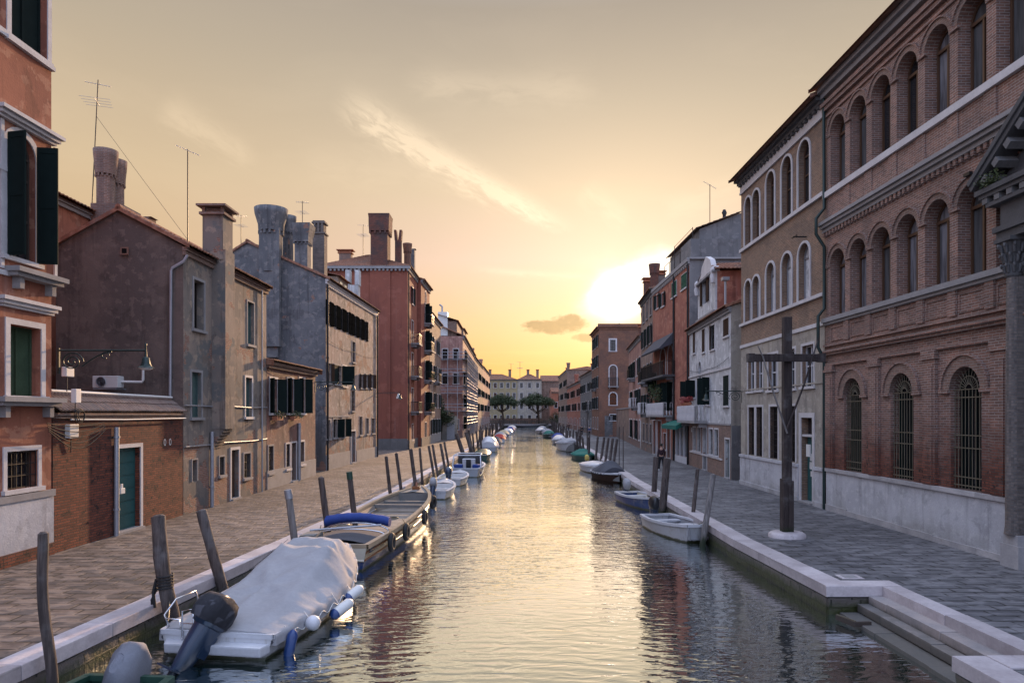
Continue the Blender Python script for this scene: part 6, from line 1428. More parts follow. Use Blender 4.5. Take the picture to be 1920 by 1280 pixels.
# ================================================================== BOATS
def smooth(t): t = max(0, min(1, t)); return t * t * (3 - 2 * t)
class Hull:
    def __init__(s, L, B, h, hb, dr, tr=.8, p=2.2, blunt=0.0, rake=.08, mid=.4):
        s.L, s.B, s.h, s.hb, s.dr, s.tr, s.p, s.bl, s.rk, s.mid = L, B, h, hb, dr, tr, p, blunt, rake, mid
    def w(s, t):
        if t < s.mid: return s.B / 2 * (s.tr + (1 - s.tr) * math.sin(t / s.mid * math.pi / 2))
        return s.B / 2 * (1 - (1 - s.bl) * ((t - s.mid) / (1 - s.mid)) ** s.p)
    def g(s, t): return s.h + (s.hb - s.h) * t ** 2.2
    def pt(s, t, q, side):
        """q: 0 keel .. 1 gunwale"""
        w, g = s.w(t), s.g(t); k = max(.0, 1 - t ** 5 * .9)
        tab = [(0, 0, -s.dr * k), (.2, .50, -s.dr * .78 * k), (.45, .84, -.02 - .05 * k), (.72, .94, g * .5), (1, 1, g)]
        for (a, xa, za), (b, xb, zb) in zip(tab, tab[1:]):
            if q <= b + 1e-6: f = (q - a) / (b - a); x = xa + (xb - xa) * f; z = za + (zb - za) * f; break
        return V(side * w * x, s.L * t - s.rk * s.L * t ** 4 * (1 - max(0, z + s.dr) / (g + s.dr)), z)
    def build(s, par, lower, upper=None, rail='white_paint', qs=.62, inner='grey_deck', floor=.12, n=26, railr=.035, deck=0.0, deckm='white_paint', stern_deck=0.0, rub=None, rubm='dark_wood'):
        ts = [i / n for i in range(n + 1)]
        def shell(q0, q1, nq, name, mat):
            mat = {'white_paint': 'white_hull', 'blue_paint': 'blue_hull', 'zinc': 'grey_hull'}.get(mat, mat)
            m = MB()
            for sd in (-1, 1): m.grid([[s.pt(t, q0 + (q1 - q0) * k / nq, sd) for k in range(nq + 1)] for t in ts])
            row = [s.pt(0, q0 + (q1 - q0) * k / nq, 1) for k in range(nq + 1)]; m.face(row + [V(-p.x, p.y, p.z) for p in row[::-1]])
            if s.bl > 0: row = [s.pt(1, q0 + (q1 - q0) * k / nq, 1) for k in range(nq + 1)]; m.face(row + [V(-p.x, p.y, p.z) for p in row[::-1]])
            return m.build(name, mat, par, local=True)
        if upper: shell(0, qs, 6, 'hull', lower); shell(qs, 1, 4, 'topside', upper)
        else: shell(0, 1, 9, 'hull', lower)
        m = MB()
        for sd in (-1, 1): m.grid([[s.pt(t, 1, sd) * 1.0 - V(sd * .05, 0, .0), V(sd * max(.02, s.w(t) * .84 - .03), s.pt(t, 1, sd).y, floor)] for t in ts])
        m.grid([[V(sd * max(.02, s.w(t) * .84 - .03), s.pt(t, 1, sd).y, floor) for sd in (-1, 1)] for t in ts]); m.build('inner_floor', inner, par, local=True)
        m = MB(); a = [s.pt(t, 1, 1) for t in ts]; b = [s.pt(t, 1, -1) for t in ts]
        def railband(pts, sd):
            rows = []
            for p, t in zip(pts, ts): wv = min(.09, s.w(t) * .6); rows.append([p + V(sd * railr, 0, -railr * 1.6), p + V(sd * railr, 0, railr), p + V(-sd * wv, 0, railr), p + V(-sd * wv, 0, -railr)])
            m.grid(rows, False, True)
        railband(a, 1); railband(b, -1); m.box((-a[0].x, -.02, a[0].z - .05), (a[0].x, .07, a[0].z + railr + .003))
        if s.bl > 0: m.box((-a[-1].x, a[-1].y - .06, a[-1].z - .05), (a[-1].x, a[-1].y + .03, a[-1].z + railr + .003))
        m.build('gunwale', rail, par, local=True)
        if rub:
            for q in rub:
                m = MB(); [m.tube([s.pt(t, q, sd) for t in ts], .035, 6) for sd in (-1, 1)]; m.build('rubbing_strake', rubm, par, local=True)
        if deck:
            m = MB(); tt = [1 - deck + deck * k / 8 for k in range(9)]; m.grid([[s.pt(t, 1, -1) * 1 + V(.04, 0, .0), V(0, s.pt(t, 1, 1).y, s.g(t) + .05), s.pt(t, 1, 1) - V(.04, 0, 0)] for t in tt]); t = tt[0]; y = s.pt(t, 1, 1).y; m.face([V(-s.w(t) + .05, y, s.g(t)), V(s.w(t) - .05, y, s.g(t)), V(s.w(t) * .8, y, floor), V(-s.w(t) * .8, y, floor)]); m.build('foredeck', deckm, par, local=True)
        if stern_deck:
            m = MB(); tt = [stern_deck * k / 4 for k in range(5)]; m.grid([[s.pt(t, 1, -1) + V(.04, 0, .0), V(0, s.pt(t, 1, 1).y, s.g(t) + .02), s.pt(t, 1, 1) - V(.04, 0, 0)] for t in tt]); t = tt[-1]; y = s.pt(t, 1, 1).y; m.face([V(-s.w(t) + .05, y, s.g(t)), V(s.w(t) - .05, y, s.g(t)), V(s.w(t) * .8, y, floor), V(-s.w(t) * .8, y, floor)]); m.build('stern_deck', deckm, par, local=True)
    def cover(s, par, mat, t0, t1, prof, drop=.12, out=.03, nx=22, ny=44, seed=1, wr=.035, flat=2.4, name='cover'):
        m = MB(); rows = []
        def h(t):
            for (a, ha), (b, hb) in zip(prof, prof[1:]):
                if a <= t <= b: return ha + (hb - ha) * (t - a) / (b - a)
            return 0
        for i in range(ny + 1):
            t = t0 + (t1 - t0) * i / ny; row = []; w, g = s.w(t) + out, s.g(t) + .03; y = s.pt(t, 1, 1).y
            for j in range(nx + 1):
                a = -1 + 2 * j / nx; e = abs(a)
                if e > .86: # hanging skirt
                    k = (e - .86) / .14; x = w * 1.0 + .01 * k; z = g - drop * k * (1 + .35 * noise.noise(V(t * 9, seed, a)))
                    x += .012 * math.sin(t * 60 + seed)
                else:
                    k = e / .86; x = w * k; z = g + h(t) * ((1 - k ** flat) if flat > 0 else min(1.0, (1.02 - k) / .44 * (1 - .12 * k)) * (1 - .06 * k))
                if flat < 0 and e < .9:
                    for cx_, cy_, sd_ in ((-.62, .61, 1), (.62, .61, 2), (.0, .30, 3), (.75, .86, 4)):
                        dx_, dy_ = a - cx_, (t - cy_) * 3.2; rr_2 = math.hypot(dx_, dy_); th_ = math.atan2(dy_, dx_)
                        z += .065 * math.exp(-rr_2 / .6) * min(1, rr_2 * 5) * (1 - 2 * abs(math.sin(th_ * 2.5 + sd_ * 1.3 + .8 * noise.noise(V(a * 2, t * 5, sd_))))) 
                x = math.copysign(x, a); q = V(x * 2.2 + seed * 7, y * 2.2, 0)
                n_ = noise.noise(q) * .6 + noise.noise(q * 2.3) * .35 + (1 - abs(noise.noise(V(x * 1.5 + y * 1.1, y * .9 - x * .7, seed))) * 3) * .35
                row.append(V(x, y, z + wr * n_ * (1 if e < .86 else .3)))
            rows.append(row)
        m.grid(rows); m.face(rows[0]); m.face(rows[-1]); return m.build(name, mat, par, local=True)
def outboard(par, x, y, z, s=1.0, tilt=0.0, cowl='navy', cov=None, leg='navy', rz=0):
    e = part(par, 'outboard_engine'); e.location = (x, y, z); e.rotation_euler = (R(tilt), 0, rz); e.scale = (s, s, s)
    m = MB()   # cowl: long axis y, rear toward -y
    m.rings([(.18, .12, .20, 0, -.02), (.22, .175, .30, 0, -.04), (.36, .20, .34, 0, -.06), (.55, .19, .33, 0, -.06), (.68, .15, .26, 0, -.03), (.74, .08, .16, 0, -.0)], 20, e=3.2)
    m.build('cowl', cov or cowl, e, local=True)
    m = MB(); m.rings([(-.95, .03, .10, 0, -.1), (-.62, .06, .14, 0, -.08), (-.40, .10, .18, 0, -.06), (-.1, .14, .23, 0, -.04), (.2, .165, .27, 0, -.02)], 16, e=2.8); m.box((-.14, -.02, -.25), (.14, .18, .12)); m.box((-.14, -.42, -.56), (.14, .12, -.535)); m.build('leg', leg, e, local=True)
    m = MB(); m.tube([V(0, .18, -.86), V(0, .05, -.86), V(0, -.25, -.86), V(0, -.34, -.86)], [.02, .07, .06, .02], 10)
    for k in range(3): a = 2 * math.pi * k / 3; m.obox(V(.10 * math.cos(a), -.3, -.86 + .10 * math.sin(a)), V(.09 * math.cos(a), 0, .09 * math.sin(a)), V(-.04 * math.sin(a), .02, .04 * math.cos(a)), V(.0, .012, 0))
    m.build('propeller', 'black_plastic', e, local=True)
    return e
def fender(label, pos, axis, r=.1, L=.5, c1='plastic_white', c2='blue_paint', group='boat fenders on the covered motorboat', rope=None, ball=False):
    t = thing('boat_fender', label, 'fender', pos, group); ax = Vector(axis).normalized(); m = MB()
    if ball: m.ball((0, 0, 0), r, 16); m.build('body', c1, t, local=True)
    else:
        pr = [(-L / 2, .02), (-L / 2 + .03, r * .6), (-L / 2 + .1, r), (L / 2 - .1, r), (L / 2 - .03, r * .6), (L / 2, .02)]; m.tube([ax * a for a, _ in pr], [b for _, b in pr], 16); m.build('body', c1, t, local=True)
        m = MB(); s_ = 1 if c2 else 0
        if c2:
            for (a, b) in ((-L / 2 - .004, -L / 2 + .14),): m.tube([ax * a, ax * (a + .03), ax * (a + .1), ax * b], [.02, r * .66, r * 1.01, r * 1.01], 16); m.build('end_cap', c2, t, local=True)
    if rope is not None: m = MB(); m.tube([(0, 0, 0), Vector(rope) - Vector(pos)], .008, 5); m.build('rope', 'plastic_white', t, local=True)
    return t
def boat(name, label, cat, x, y, rz, group=None): return thing(name, label, cat, (x, y, WZ), group, R(rz))
# --- boat 1: covered motorboat in the foreground
BX, BY, BR = -5.22, 12.05, -8.3
b = boat('motorboat', 'white motorboat under a grey tarpaulin with big dark outboard, nearest on the left', 'motorboat', BX, BY, BR)
hu = Hull(6.1, 2.35, .43, .80, .3, tr=.90, p=2.15, mid=.36, rake=.12)
hu.build(b, 'white_paint', 'white_paint', 'white_paint', qs=.6, floor=.1, stern_deck=.10, railr=.03, rub=(.86,), rubm='dark_canvas')
hu.cover(b, 'grey_canvas', .004, .985, [(0, .03), (.03, .10), (.13, .19), (.30, .38), (.46, .62), (.55, .76), (.70, .76), (.78, .52), (.88, .28), (1, .06)], drop=.20, out=.05, nx=40, ny=90, seed=3, wr=.045, flat=-1)
m = MB(); m.hexa([V(-.85, -.22, .12), V(.95, -.22, .12), V(1.0, .05, .12), V(-.98, .05, .12)], [V(-.85, -.24, .30), V(.95, -.24, .30), V(1.0, .02, .30), V(-.98, .02, .30)]); m.build('swim_platform', 'white_paint', b, local=True, bevel=.03)
m = MB()
for sd in (-1,):
    m.tube([V(-.98, .1, .48), V(-1.0, .0, .72), V(-.98, .3, .92), V(-.95, .85, .93), V(-.95, 1.0, .55)], .018, 8); m.tube([V(-.98, .02, .65), V(-.7, -.02, .65), V(-.68, .0, .48)], .014, 6)
m.tube([V(-.62, -.05, .3), V(-.62, -.05, .82), V(-.42, -.05, .86), V(-.38, -.05, .3)], .016, 8); m.tube([V(-.62, -.05, .6), V(-.38, -.05, .6)], .014, 6)
m.build('stern_rail', 'chrome', b, local=True)
e = outboard(b, -.10, -.30, .42, 1.08, -34, cov=None)
e.rotation_euler = (R(-34), R(14), R(-14))
m = MB(); m.rings([(.28, .215, .36, 0, -.06), (.40, .235, .40, 0, -.07), (.56, .22, .38, 0, -.06), (.68, .17, .31, 0, -.03), (.73, .08, .17, 0, 0)], 22, e=3.0)
for v in m.v: v += V(noise.noise(v * 7), noise.noise(v * 7 + V(3, 1, 2)), noise.noise(v * 6 + V(9, 9, 9))) * .03; m.build('engine_cover', 'dark_canvas', e, local=True)
m = MB()
for sd in (-1, 1):
    pts_ = [hu.pt(t_, 1, sd) + V(sd * .075, 0, -.10 + .05 * math.sin(t_ * 75)) for t_ in [.09 + .88 * k / 120 for k in range(121)]]; m.tube(pts_, .009, 5)
m.build('cover_lacing', 'plastic_white', b, local=True)
m = MB()
for (ta, tb) in ((.30, .30), (.60, .60), (.72, .72)):
    pass
m.tube([V(-.52, 3.75, 1.40), V(-.75, 2.6, 1.0), V(-.95, 1.2, .66), V(-1.0, .55, .56)], .006, 4); m.build('cover_strap', 'rubber', b, local=True)
def loc(bx, by, br, v): a = R(br); return V(bx + v[0] * math.cos(a) - v[1] * math.sin(a), by + v[0] * math.sin(a) + v[1] * math.cos(a), WZ + v[2])
fender('navy blue cylindrical fender hanging at the starboard stern corner of the tarpaulin covered motorboat', loc(BX, BY, BR, (1.22, .35, .18)), (.2, 0.05, 1), .095, .55, 'blue_paint', None, rope=loc(BX, BY, BR, (1.08, .4, .5)))
fender('round white ball fender beside the navy blue one on the covered motorboat', loc(BX, BY, BR, (1.32, 1.05, .36)), (0, 0, 1), .145, ball=True, c1='white_paint', rope=loc(BX, BY, BR, (1.12, 1.1, .55)))
fender('white fender with blue end lying along the side midway on the covered motorboat', loc(BX, BY, BR, (1.36, 2.35, .26)), (.55, .8, .35), .115, .62, 'plastic_white', 'blue_paint', rope=loc(BX, BY, BR, (1.15, 2.3, .6)))
fender('white fender with blue end nearest the bow of the covered motorboat', loc(BX, BY, BR, (1.30, 3.15, .36)), (.45, .75, .3), .115, .58, 'plastic_white', 'blue_paint', rope=loc(BX, BY, BR, (1.1, 3.1, .65)))
# --- boat 0: cropped at the bottom edge
b = boat('rowing_boat', 'green gunwaled boat cut off by the bottom edge with its outboard wrapped in grey canvas', 'boat', -5.85, 10.45, 176)
hu0 = Hull(4.2, 1.6, .28, .5, .2, tr=.85, p=2.2); hu0.build(b, 'dark_green_paint', None, 'dark_green_paint', floor=.02, inner='dark_green_paint')
e = outboard(b, .0, -.12, .10, .8, -42, cowl='navy')
m = MB(); m.rings([(.0, .22, .34, 0, -.04), (.2, .27, .47, 0, -.07), (.5, .26, .50, 0, -.10), (.72, .22, .44, 0, -.08), (.82, .08, .2, 0, -.02)], 28, e=3.0)
for v in m.v: v += V(noise.noise(v * 6), noise.noise(v * 6 + V(3, 1, 2)), noise.noise(v * 5 + V(9, 9, 9))) * .045 + V(0, 0, .05 * abs(noise.noise(v * 9)))
m.build('engine_cover', 'blue_grey_canvas', e, local=True)
m = MB(); m.rings([(-.75, .10, .16, 0, -.1), (-.6, .2, .26, 0, -.1), (-.3, .16, .24, 0, -.08), (.0, .2, .28, 0, -.05)], 18, e=2.2)
for v in m.v: v += V(noise.noise(v * 7), noise.noise(v * 7 + V(3, 1, 2)), noise.noise(v * 5 + V(9, 9, 9))) * .07
m.build('leg_cover', 'blue_grey_canvas', e, local=True)
# --- boat 2: long work boat
BX, BY, BR = -4.90, 18.75, -3.4
b = boat('work_boat', 'long open wooden cargo boat with blue stern, blue rolled canopy and planked hold', 'work boat', BX, BY, BR)
hu = Hull(12.6, 2.3, .68, 1.0, .35, tr=.80, p=3.0, mid=.45, rake=.05); hu.build(b, 'blue_paint', 'side_planks', 'side_planks', qs=.68, inner='plank_deck', floor=.40, railr=.05, deck=.15, deckm='grey_deck', stern_deck=.03, rub=(.69, .85), rubm='varnish', n=34)
m = MB(); m.face([hu.pt(0, q, 1) - V(0, .012, 0) for q in (.68, .76, .86, 1)] + [hu.pt(0, q, -1) - V(0, .012, 0) for q in (1, .86, .76, .68)]); m.tube([hu.pt(0, .68, 1) - V(0, .02, 0), hu.pt(0, .68, -1) - V(0, .02, 0)], .03, 6); m.build('transom', 'cream_paint', b, local=True)
m = MB()
for k in range(30): y0 = 3.7 + k * .235; t_ = y0 / 12.6; w = hu.w(t_) * .84; m.box((-w, y0, .41), (w, y0 + .215, .44 + .004 * (k % 3)))
m.build('hold_planks', 'plank_deck', b, local=True)
m = MB()
for y0 in (8.1, 9.2): t_ = y0 / 12.6; w = hu.w(t_) - .06; m.box((-w, y0, .62), (w, y0 + .16, .74))
m.build('thwart', 'grey_deck', b, local=True)
m = MB(); m.grid([[V(x, y, .66 + .14 * (1 - (x / .9) ** 2)) for x in [-.9 + .15 * k for k in range(13)]] for y in (.3, 1.3, 2.2)]); m.box((-.95, .25, .45), (.95, 2.25, .66)); m.build('engine_hatch', 'dark_canvas', b, local=True)
m = MB(); m.box((-1.0, .05, .62), (-.55, .75, .92)); m.box((-.98, .07, .923), (-.57, .73, .95)); m.build('locker', 'grey_deck', b, local=True)
m = MB(); m.tube([V(-.85, .5, 1.02), V(.98, 1.35, 1.05)], .03, 8); m.build('boat_pole', 'zinc', b, local=True)
m = MB(); rows = []
for k in range(24):
    x = -1.0 + 2.0 * k / 23; rows.append([V(x, 2.35 + (.20 + .03 * noise.noise(V(x * 5, a, 0))) * math.cos(a), .98 + .13 * (1 - x * x) + (.15 + .03 * noise.noise(V(x * 6, a, 3))) * math.sin(a)) for a in [2 * math.pi * q / 12 for q in range(12)]])
m.grid(rows, True, True); m.face(rows[0]); m.face(rows[-1]); m.build('rolled_canopy', 'blue_canvas', b, local=True)
m = MB(); m.tube([V(-1.0, 2.2, .62)] + [V(-1.0 * math.cos(math.pi * k / 10), 2.2, .72 + .25 * math.sin(math.pi * k / 10)) for k in range(11)] + [V(1.0, 2.2, .62)], .025, 8); m.tube([V(-1.0, 1.2, .62)] + [V(-1.0 * math.cos(math.pi * k / 10), 1.7, .70 + .16 * math.sin(math.pi * k / 10)) for k in range(11)] + [V(1.0, 1.2, .62)], .02, 8); m.build('canopy_hoop', 'chrome', b, local=True)
for sd in (-1, 1):
    m = MB(); m.tube([V(sd * 1.0, 3.6, .5), V(sd * 1.02, 6, .5), V(sd * .95, 8, .55)], .03, 6); m.build('side_pipe', 'zinc', b, local=True)
m = MB(); m.torus(V(.1, 6.5, .455), V(1, 0, 0), V(0, 1, 0), .22, .02, 18, 5); m.torus(V(.1, 6.5, .485), V(1, 0, 0), V(0, 1, 0), .17, .02, 18, 5); m.build('coiled_rope', 'pale_bars', b, local=True)
m = MB(); m.obox(V(0, 11.4, 1.0), V(.16, 0, 0), V(0, .12, 0), V(0, 0, .1)); m.tube([V(0, 11.4, 1.1), V(0, 11.5, 1.28)], .05, 8); m.build('bow_post', 'varnish', b, local=True)
for k, (yy, zz) in enumerate(((1.9, .44), (3.6, .46), (6.6, .5), (10.0, .60))):
    t_ = yy / 12.6; p_ = loc(BX, BY, BR, (hu.w(t_) + .13, yy, zz)); t = thing('tyre_fender', 'black tyre fender on the side of the long cargo boat, ' + ('nearest its blue stern', 'second from its blue stern', 'third from its blue stern', 'nearest its bow')[k], 'tyre', p_, 'tyre fenders of the cargo boat')
    a = R(BR - 6 * (k == 3) * 2); m = MB(); m.torus(V(0, 0, 0), V(-math.sin(a), math.cos(a), 0), V(0, 0, 1), .21, .085, 22, 10, .9); m.build('tyre', 'rubber', t, local=True)
    m = MB(); m.tube([V(0, 0, .2), V(-.12, 0, .42)], .012, 5); m.build('rope', 'pale_bars', t, local=True)
def small(name, label, cat, x, y, rz, L, B, h=.42, hb=.6, low='white_paint', up=None, rail='white_paint', eng=None, cov=None, deck=.25, blunt=0, inner='grey_deck', seat=True, tr=.82, engm='navy', group=None, tilt=-10, p=2.3, deckm='white_paint'):
    b = boat(name, label, cat, x, y, rz, group); hu = Hull(L, B, h, hb, .22, tr=tr, p=p, blunt=blunt); hu.build(b, low, up, rail, inner=inner, deck=deck, deckm=deckm, n=20)
    if seat:
        m = MB()
        for t_ in (.2, .48): w = hu.w(t_) * .9; m.box((-w, L * t_ - .12, h * .68), (w, L * t_ + .14, h * .68 + .05))
        m.build('thwart', rail, b, local=True)
    if eng: outboard(b, 0, -.14, h + .05, eng, tilt, cov=engm)
    if cov: hu.cover(b, cov[0], cov[1], cov[2], cov[3], seed=len(label), nx=20, ny=28)
    return b, hu
LG, RG = 'small boats moored along the left quay', 'small boats moored along the right quay'
small('motorboat', 'small white open boat with pale wrapped outboard just ahead of the long cargo boat', 'motorboat', -3.95, 34.3, -3, 4.6, 1.6, inner='cream_paint', eng=.9, engm='grey_canvas', group=LG, deck=.3, tilt=-25)
small('motorboat', 'small white boat with navy covered outboard, second past the long cargo boat', 'motorboat', -3.75, 40.6, -4, 4.6, 1.75, inner='cream_paint', eng=.95, engm='navy', group=LG, deck=.3)
b, hu = small('cabin_boat', 'open blue grey motor launch with white windscreen frame and dark seats', 'motor launch', -3.15, 46.3, -3, 6.0, 2.15, .6, .8, 'zinc', None, 'white_paint', seat=False, inner='navy', deck=.4, group=LG)
m = MB(); m.tube([V(-.98, .6, .6), V(-.92, .9, 1.45), V(-.85, 2.6, 1.5), V(.85, 2.6, 1.5), V(.92, .9, 1.45), V(.98, .6, .6)], .04, 8); m.tube([V(-.92, .9, 1.45), V(.92, .9, 1.45)], .04, 8); m.build('frame', 'white_paint', b, local=True)
m = MB(); m.box((-.45, 1.8, .15), (.45, 2.4, 1.15)); m.build('console', 'white_paint', b, local=True, bevel=.04); m = MB(); m.box((-.17, 1.72, .35), (.17, 1.795, 1.1)); m.build('console_door', 'black_plastic', b, local=True)
m = MB(); [m.box((sx - .3, .9, .15), (sx + .3, 1.5, .8)) for sx in (-.65, .65)]; m.build('seat', 'blue_canvas', b, local=True, bevel=.05)
m = MB(); m.face([V(-.85, 2.62, .75), V(.85, 2.62, .75), V(.82, 2.45, 1.46), V(-.82, 2.45, 1.46)]); m.build('windscreen', 'glass_grey', b, local=True)
small('motorboat', 'dark green boat under a green cover past the motor launch', 'boat', -2.95, 63.5, -3, 5.0, 1.6, .5, .7, 'dark_green_paint', None, 'cream_paint', cov=('dark_green_paint', .05, .95, [(0, .1), (.5, .35), (1, .1)]), group=LG, seat=False)
small('motorboat', 'pale blue grey hull under a high white domed cover on the left quay', 'boat', -2.7, 76.8, -2, 6.0, 2.2, .6, .8, 'zinc', None, 'white_paint', cov=('white_paint', .02, .9, [(0, .5), (.3, 1.1), (.6, .9), (1, .1)]), group=LG, seat=False)
far = [(-2.3, 90, 5.2, 1.9, 'navy', 'dark_canvas', 'navy hulled boat with dark cover beyond the white domed one'), (-1.9, 101, 5.5, 2.0, 'white_paint', 'red_cloth', 'white boat with red trimmed cover, left quay middle distance'), (-1.9, 113, 5.5, 2.1, 'white_paint', 'grey_canvas', 'white boat with grey cover in the left quay distance'),
       (-1.6, 126, 6, 2.2, 'blue_paint', 'tan_canvas_sunset_pane', 'blue boat with tan cover in the left quay distance'), (-.9, 142, 6, 2.3, 'white_paint', 'white_paint', 'white covered boat far along the left quay'), (-.5, 160, 6.5, 2.4, 'white_paint', 'blue_canvas', 'white boat with blue cover, second last on the left quay'), (-.2, 182, 6.5, 2.5, 'zinc', 'white_paint', 'grey and white boat, last on the left quay near the far bridge')]
for (x_, y_, L, B, lo_, cm, lab) in far: small('motorboat', lab, 'boat', x_, y_, rnd.uniform(-4, 3), L, B, .55, .8, lo_, None, 'white_paint', cov=(cm, .05, .95, [(0, .2), (.4, .7), (.6, .6), (1, .1)]), group=LG, seat=False)
# right side
small('rowing_boat', 'white blunt bowed fibreglass dinghy, nearest boat on the right quay', 'dinghy', 5.52, 26.3, 191, 3.7, 1.5, .44, .60, 'white_paint', None, 'white_paint', eng=.85, engm='black_plastic', blunt=.55, inner='zinc', tr=.8, group=RG, deck=.12)
small('rowing_boat', 'blue and white boat with pale wrapped outboard, second on the right quay', 'boat', 5.75, 34.2, 190, 4.2, 1.5, .42, .60, 'blue_paint', 'blue_paint', 'white_paint', eng=.85, engm='grey_canvas', blunt=.35, inner='cream_paint', group=RG, deck=.12, tilt=-30)
small('motorboat', 'dark hulled boat with white gunwale and humped dark canvas, third on the right quay', 'motorboat', 6.1, 47.0, 188, 4.8, 1.75, .45, .6, 'shutter_brown', None, 'white_paint', cov=('dark_canvas', .1, .72, [(0, .2), (.1, .3), (.5, .75), (.72, .3)]), group=RG, seat=False, deckm='white_paint', blunt=.2)
small('motorboat', 'white boat with yellow and white covers, fourth on the right quay', 'motorboat', 5.85, 53.0, 187, 4.8, 1.6, .5, .65, 'white_paint', None, 'white_paint', eng=.8, engm='yellow_canvas', cov=('white_paint', .1, .9, [(0, .1), (.5, .3), (1, .1)]), group=RG, seat=False)
small('rowing_boat', 'bright green canvas covered boat on the right quay', 'boat', 6.6, 67.5, 184, 6.0, 1.9, .45, .6, 'dark_green_paint', None, 'green_canvas', cov=('green_canvas', .04, .97, [(0, .1), (.35, .5), (.5, .25), (.8, .2), (1, .1)]), group=RG, seat=False)
small('motorboat', 'large white motorboat with pale hull beyond the bright green boat', 'motorboat', 6.4, 84.5, 184, 8.0, 2.5, .85, 1.15, 'white_paint', None, 'white_paint', cov=('grey_canvas', .15, .85, [(.1, .3), (.5, .55), (.85, .2)]), group=RG, seat=False)
for (x_, y_, L, B, lo_, cm, lab) in [(6.8, 101, 6, 2.1, 'zinc', 'white_paint', 'grey white boat behind the large white motorboat'), (7.4, 111, 6, 2.1, 'navy', 'blue_canvas', 'boat under navy blue canvas on the right quay distance'), (6.6, 128, 6, 2.1, 'dark_green_paint', 'green_canvas', 'small boat with green cover far on the right quay'),
       (7.0, 141, 6, 2.2, 'white_paint', 'grey_canvas', 'white boat with grey cover far on the right quay'), (6.4, 156, 7, 2.4, 'white_paint', 'white_paint', 'white covered boat far on the right quay'), (7.6, 176, 7, 2.5, 'zinc', 'grey_canvas', 'last grey boat on the right quay near the far bridge')]:
    small('motorboat', lab, 'boat', x_, y_, 180 + rnd.uniform(-2, 6), L, B, .55, .8, lo_, None, 'white_paint', cov=(cm, .05, .95, [(0, .2), (.4, .7), (.6, .6), (1, .1)]), group=RG, seat=False)
t = boat('gondola', 'low black gondola like rowing boat lying across the canal before the far bridge', 'rowing boat', 3.0, 224, 90 + 180)
Hull(9, 1.4, .4, 1.1, .15, tr=.1, p=2.6, mid=.5).build(t, 'black_plastic', None, 'black_plastic', floor=.1, deck=.2, deckm='black_plastic')

# ================================================================== MOORING POSTS
ORD = ['first', 'second', 'third', 'fourth', 'fifth', 'sixth', 'seventh', 'eighth', 'ninth', 'tenth', 'eleventh', 'twelfth', 'thirteenth', 'fourteenth', 'fifteenth', 'sixteenth', 'seventeenth', 'eighteenth', 'nineteenth', 'twentieth']
def ordn(n): return ORD[n] if n < 20 else ('twenty ' if n < 29 else 'thirty ' if n < 39 else 'forty ') + ORD[(n - 19) % 10 - 1] if (n + 1) % 10 else {29: 'thirtieth', 39: 'fortieth', 49: 'fiftieth'}[n]
def post(label, top, foot, r, mat='post_wood', wob=.03, group=None, y=None, seed=0, collar=None, rope=False):
    """top, foot = points (px, py) seen at depth y"""
    a = ray(*foot, y[1]); b_ = ray(*top, y[0]); d_ = (b_ - a); a = a - d_ * ((a.z + 1.9) / d_.z)
    base = a + d_ * 0; t = thing('mooring_post', label, 'mooring post', (a.x, a.y, WZ), group); d_ = b_ - a; m = MB(); pts = []; rs = []
    for k in range(15):
        s_ = k / 14; p_ = a + d_ * s_ + V(noise.noise(V(seed, s_ * 2.2, 0)), noise.noise(V(seed + 9, s_ * 2.2, 0)), 0) * wob * 2.5; pts.append(p_); rs.append(r * (1.08 - .12 * s_) * (1 + .10 * noise.noise(V(seed, s_ * 7, 5))))
    m.tube(pts, rs, 12); q = pts[-1]; m.tube([q, q + d_.normalized() * .03], [rs[-1] * .96, rs[-1] * .55], 12)
    if collar or rope: m.build('shaft', mat, t)
    else: m.build('shaft', mat, t)
    if collar: m = MB(); m.tube([pts[-1] - d_.normalized() * .22, pts[-1] + d_.normalized() * .035], rs[-1] * 1.12, 12); m.build('collar', collar, t)
    if rope:
        m = MB(); c_ = pts[9]; cs = []
        for k in range(60): aa = k * .55; cs.append(c_ + V(math.cos(aa) * r * 1.12, math.sin(aa) * r * 1.12, .005 * k - .12))
        m.tube(cs, .016, 5); m.tube([c_ + V(-r, -.05, .1), c_ + V(-r - .05, -.08, -.15), c_ + V(-r - .03, -.06, -.45)], .03, 6); m.tube([c_ + V(-r, -.05, -.1), c_ + V(-r - .09, -.06, -.3), c_ + V(-r - .07, -.06, -.55)], .022, 6); m.build('rope', 'rubber', t)
    return t
G1, G2 = 'mooring posts of the left quay', 'mooring posts of the right quay'
post('thin wavy mooring post at the bottom left, nearest the camera', (77, 1000), (100, 1290), .075, y=(10.2, 10.2), seed=1, group=G1, wob=.05)
post('thick dark mooring post wound with old rope beside the outboard of the covered boat', (294, 968), (322, 1150), .135, y=(13.3, 13.3), seed=2, group=G1, rope=True)
post('leaning brown mooring post between the roped post and the tarpaulin', (377, 957), (410, 1075), .115, y=(15.4, 15.5), seed=3, group=G1, wob=.01)
post('grey mooring post with white sleeve and green cap behind the tarpaulin', (540, 920), (552, 1010), .10, y=(19.4, 19.5), seed=4, group=G1, wob=.0, mat='post_pale', collar='zinc')
post('dark straight mooring post beside the stern of the long cargo boat', (602, 895), (613, 980), .10, y=(21.2, 21.3), seed=5, group=G1, wob=.0)
post('mooring post with green top beside the hold of the long cargo boat', (655, 886), (663, 955), .10, y=(23.6, 23.7), seed=6, group=G1, wob=.0, collar='dark_green_paint')
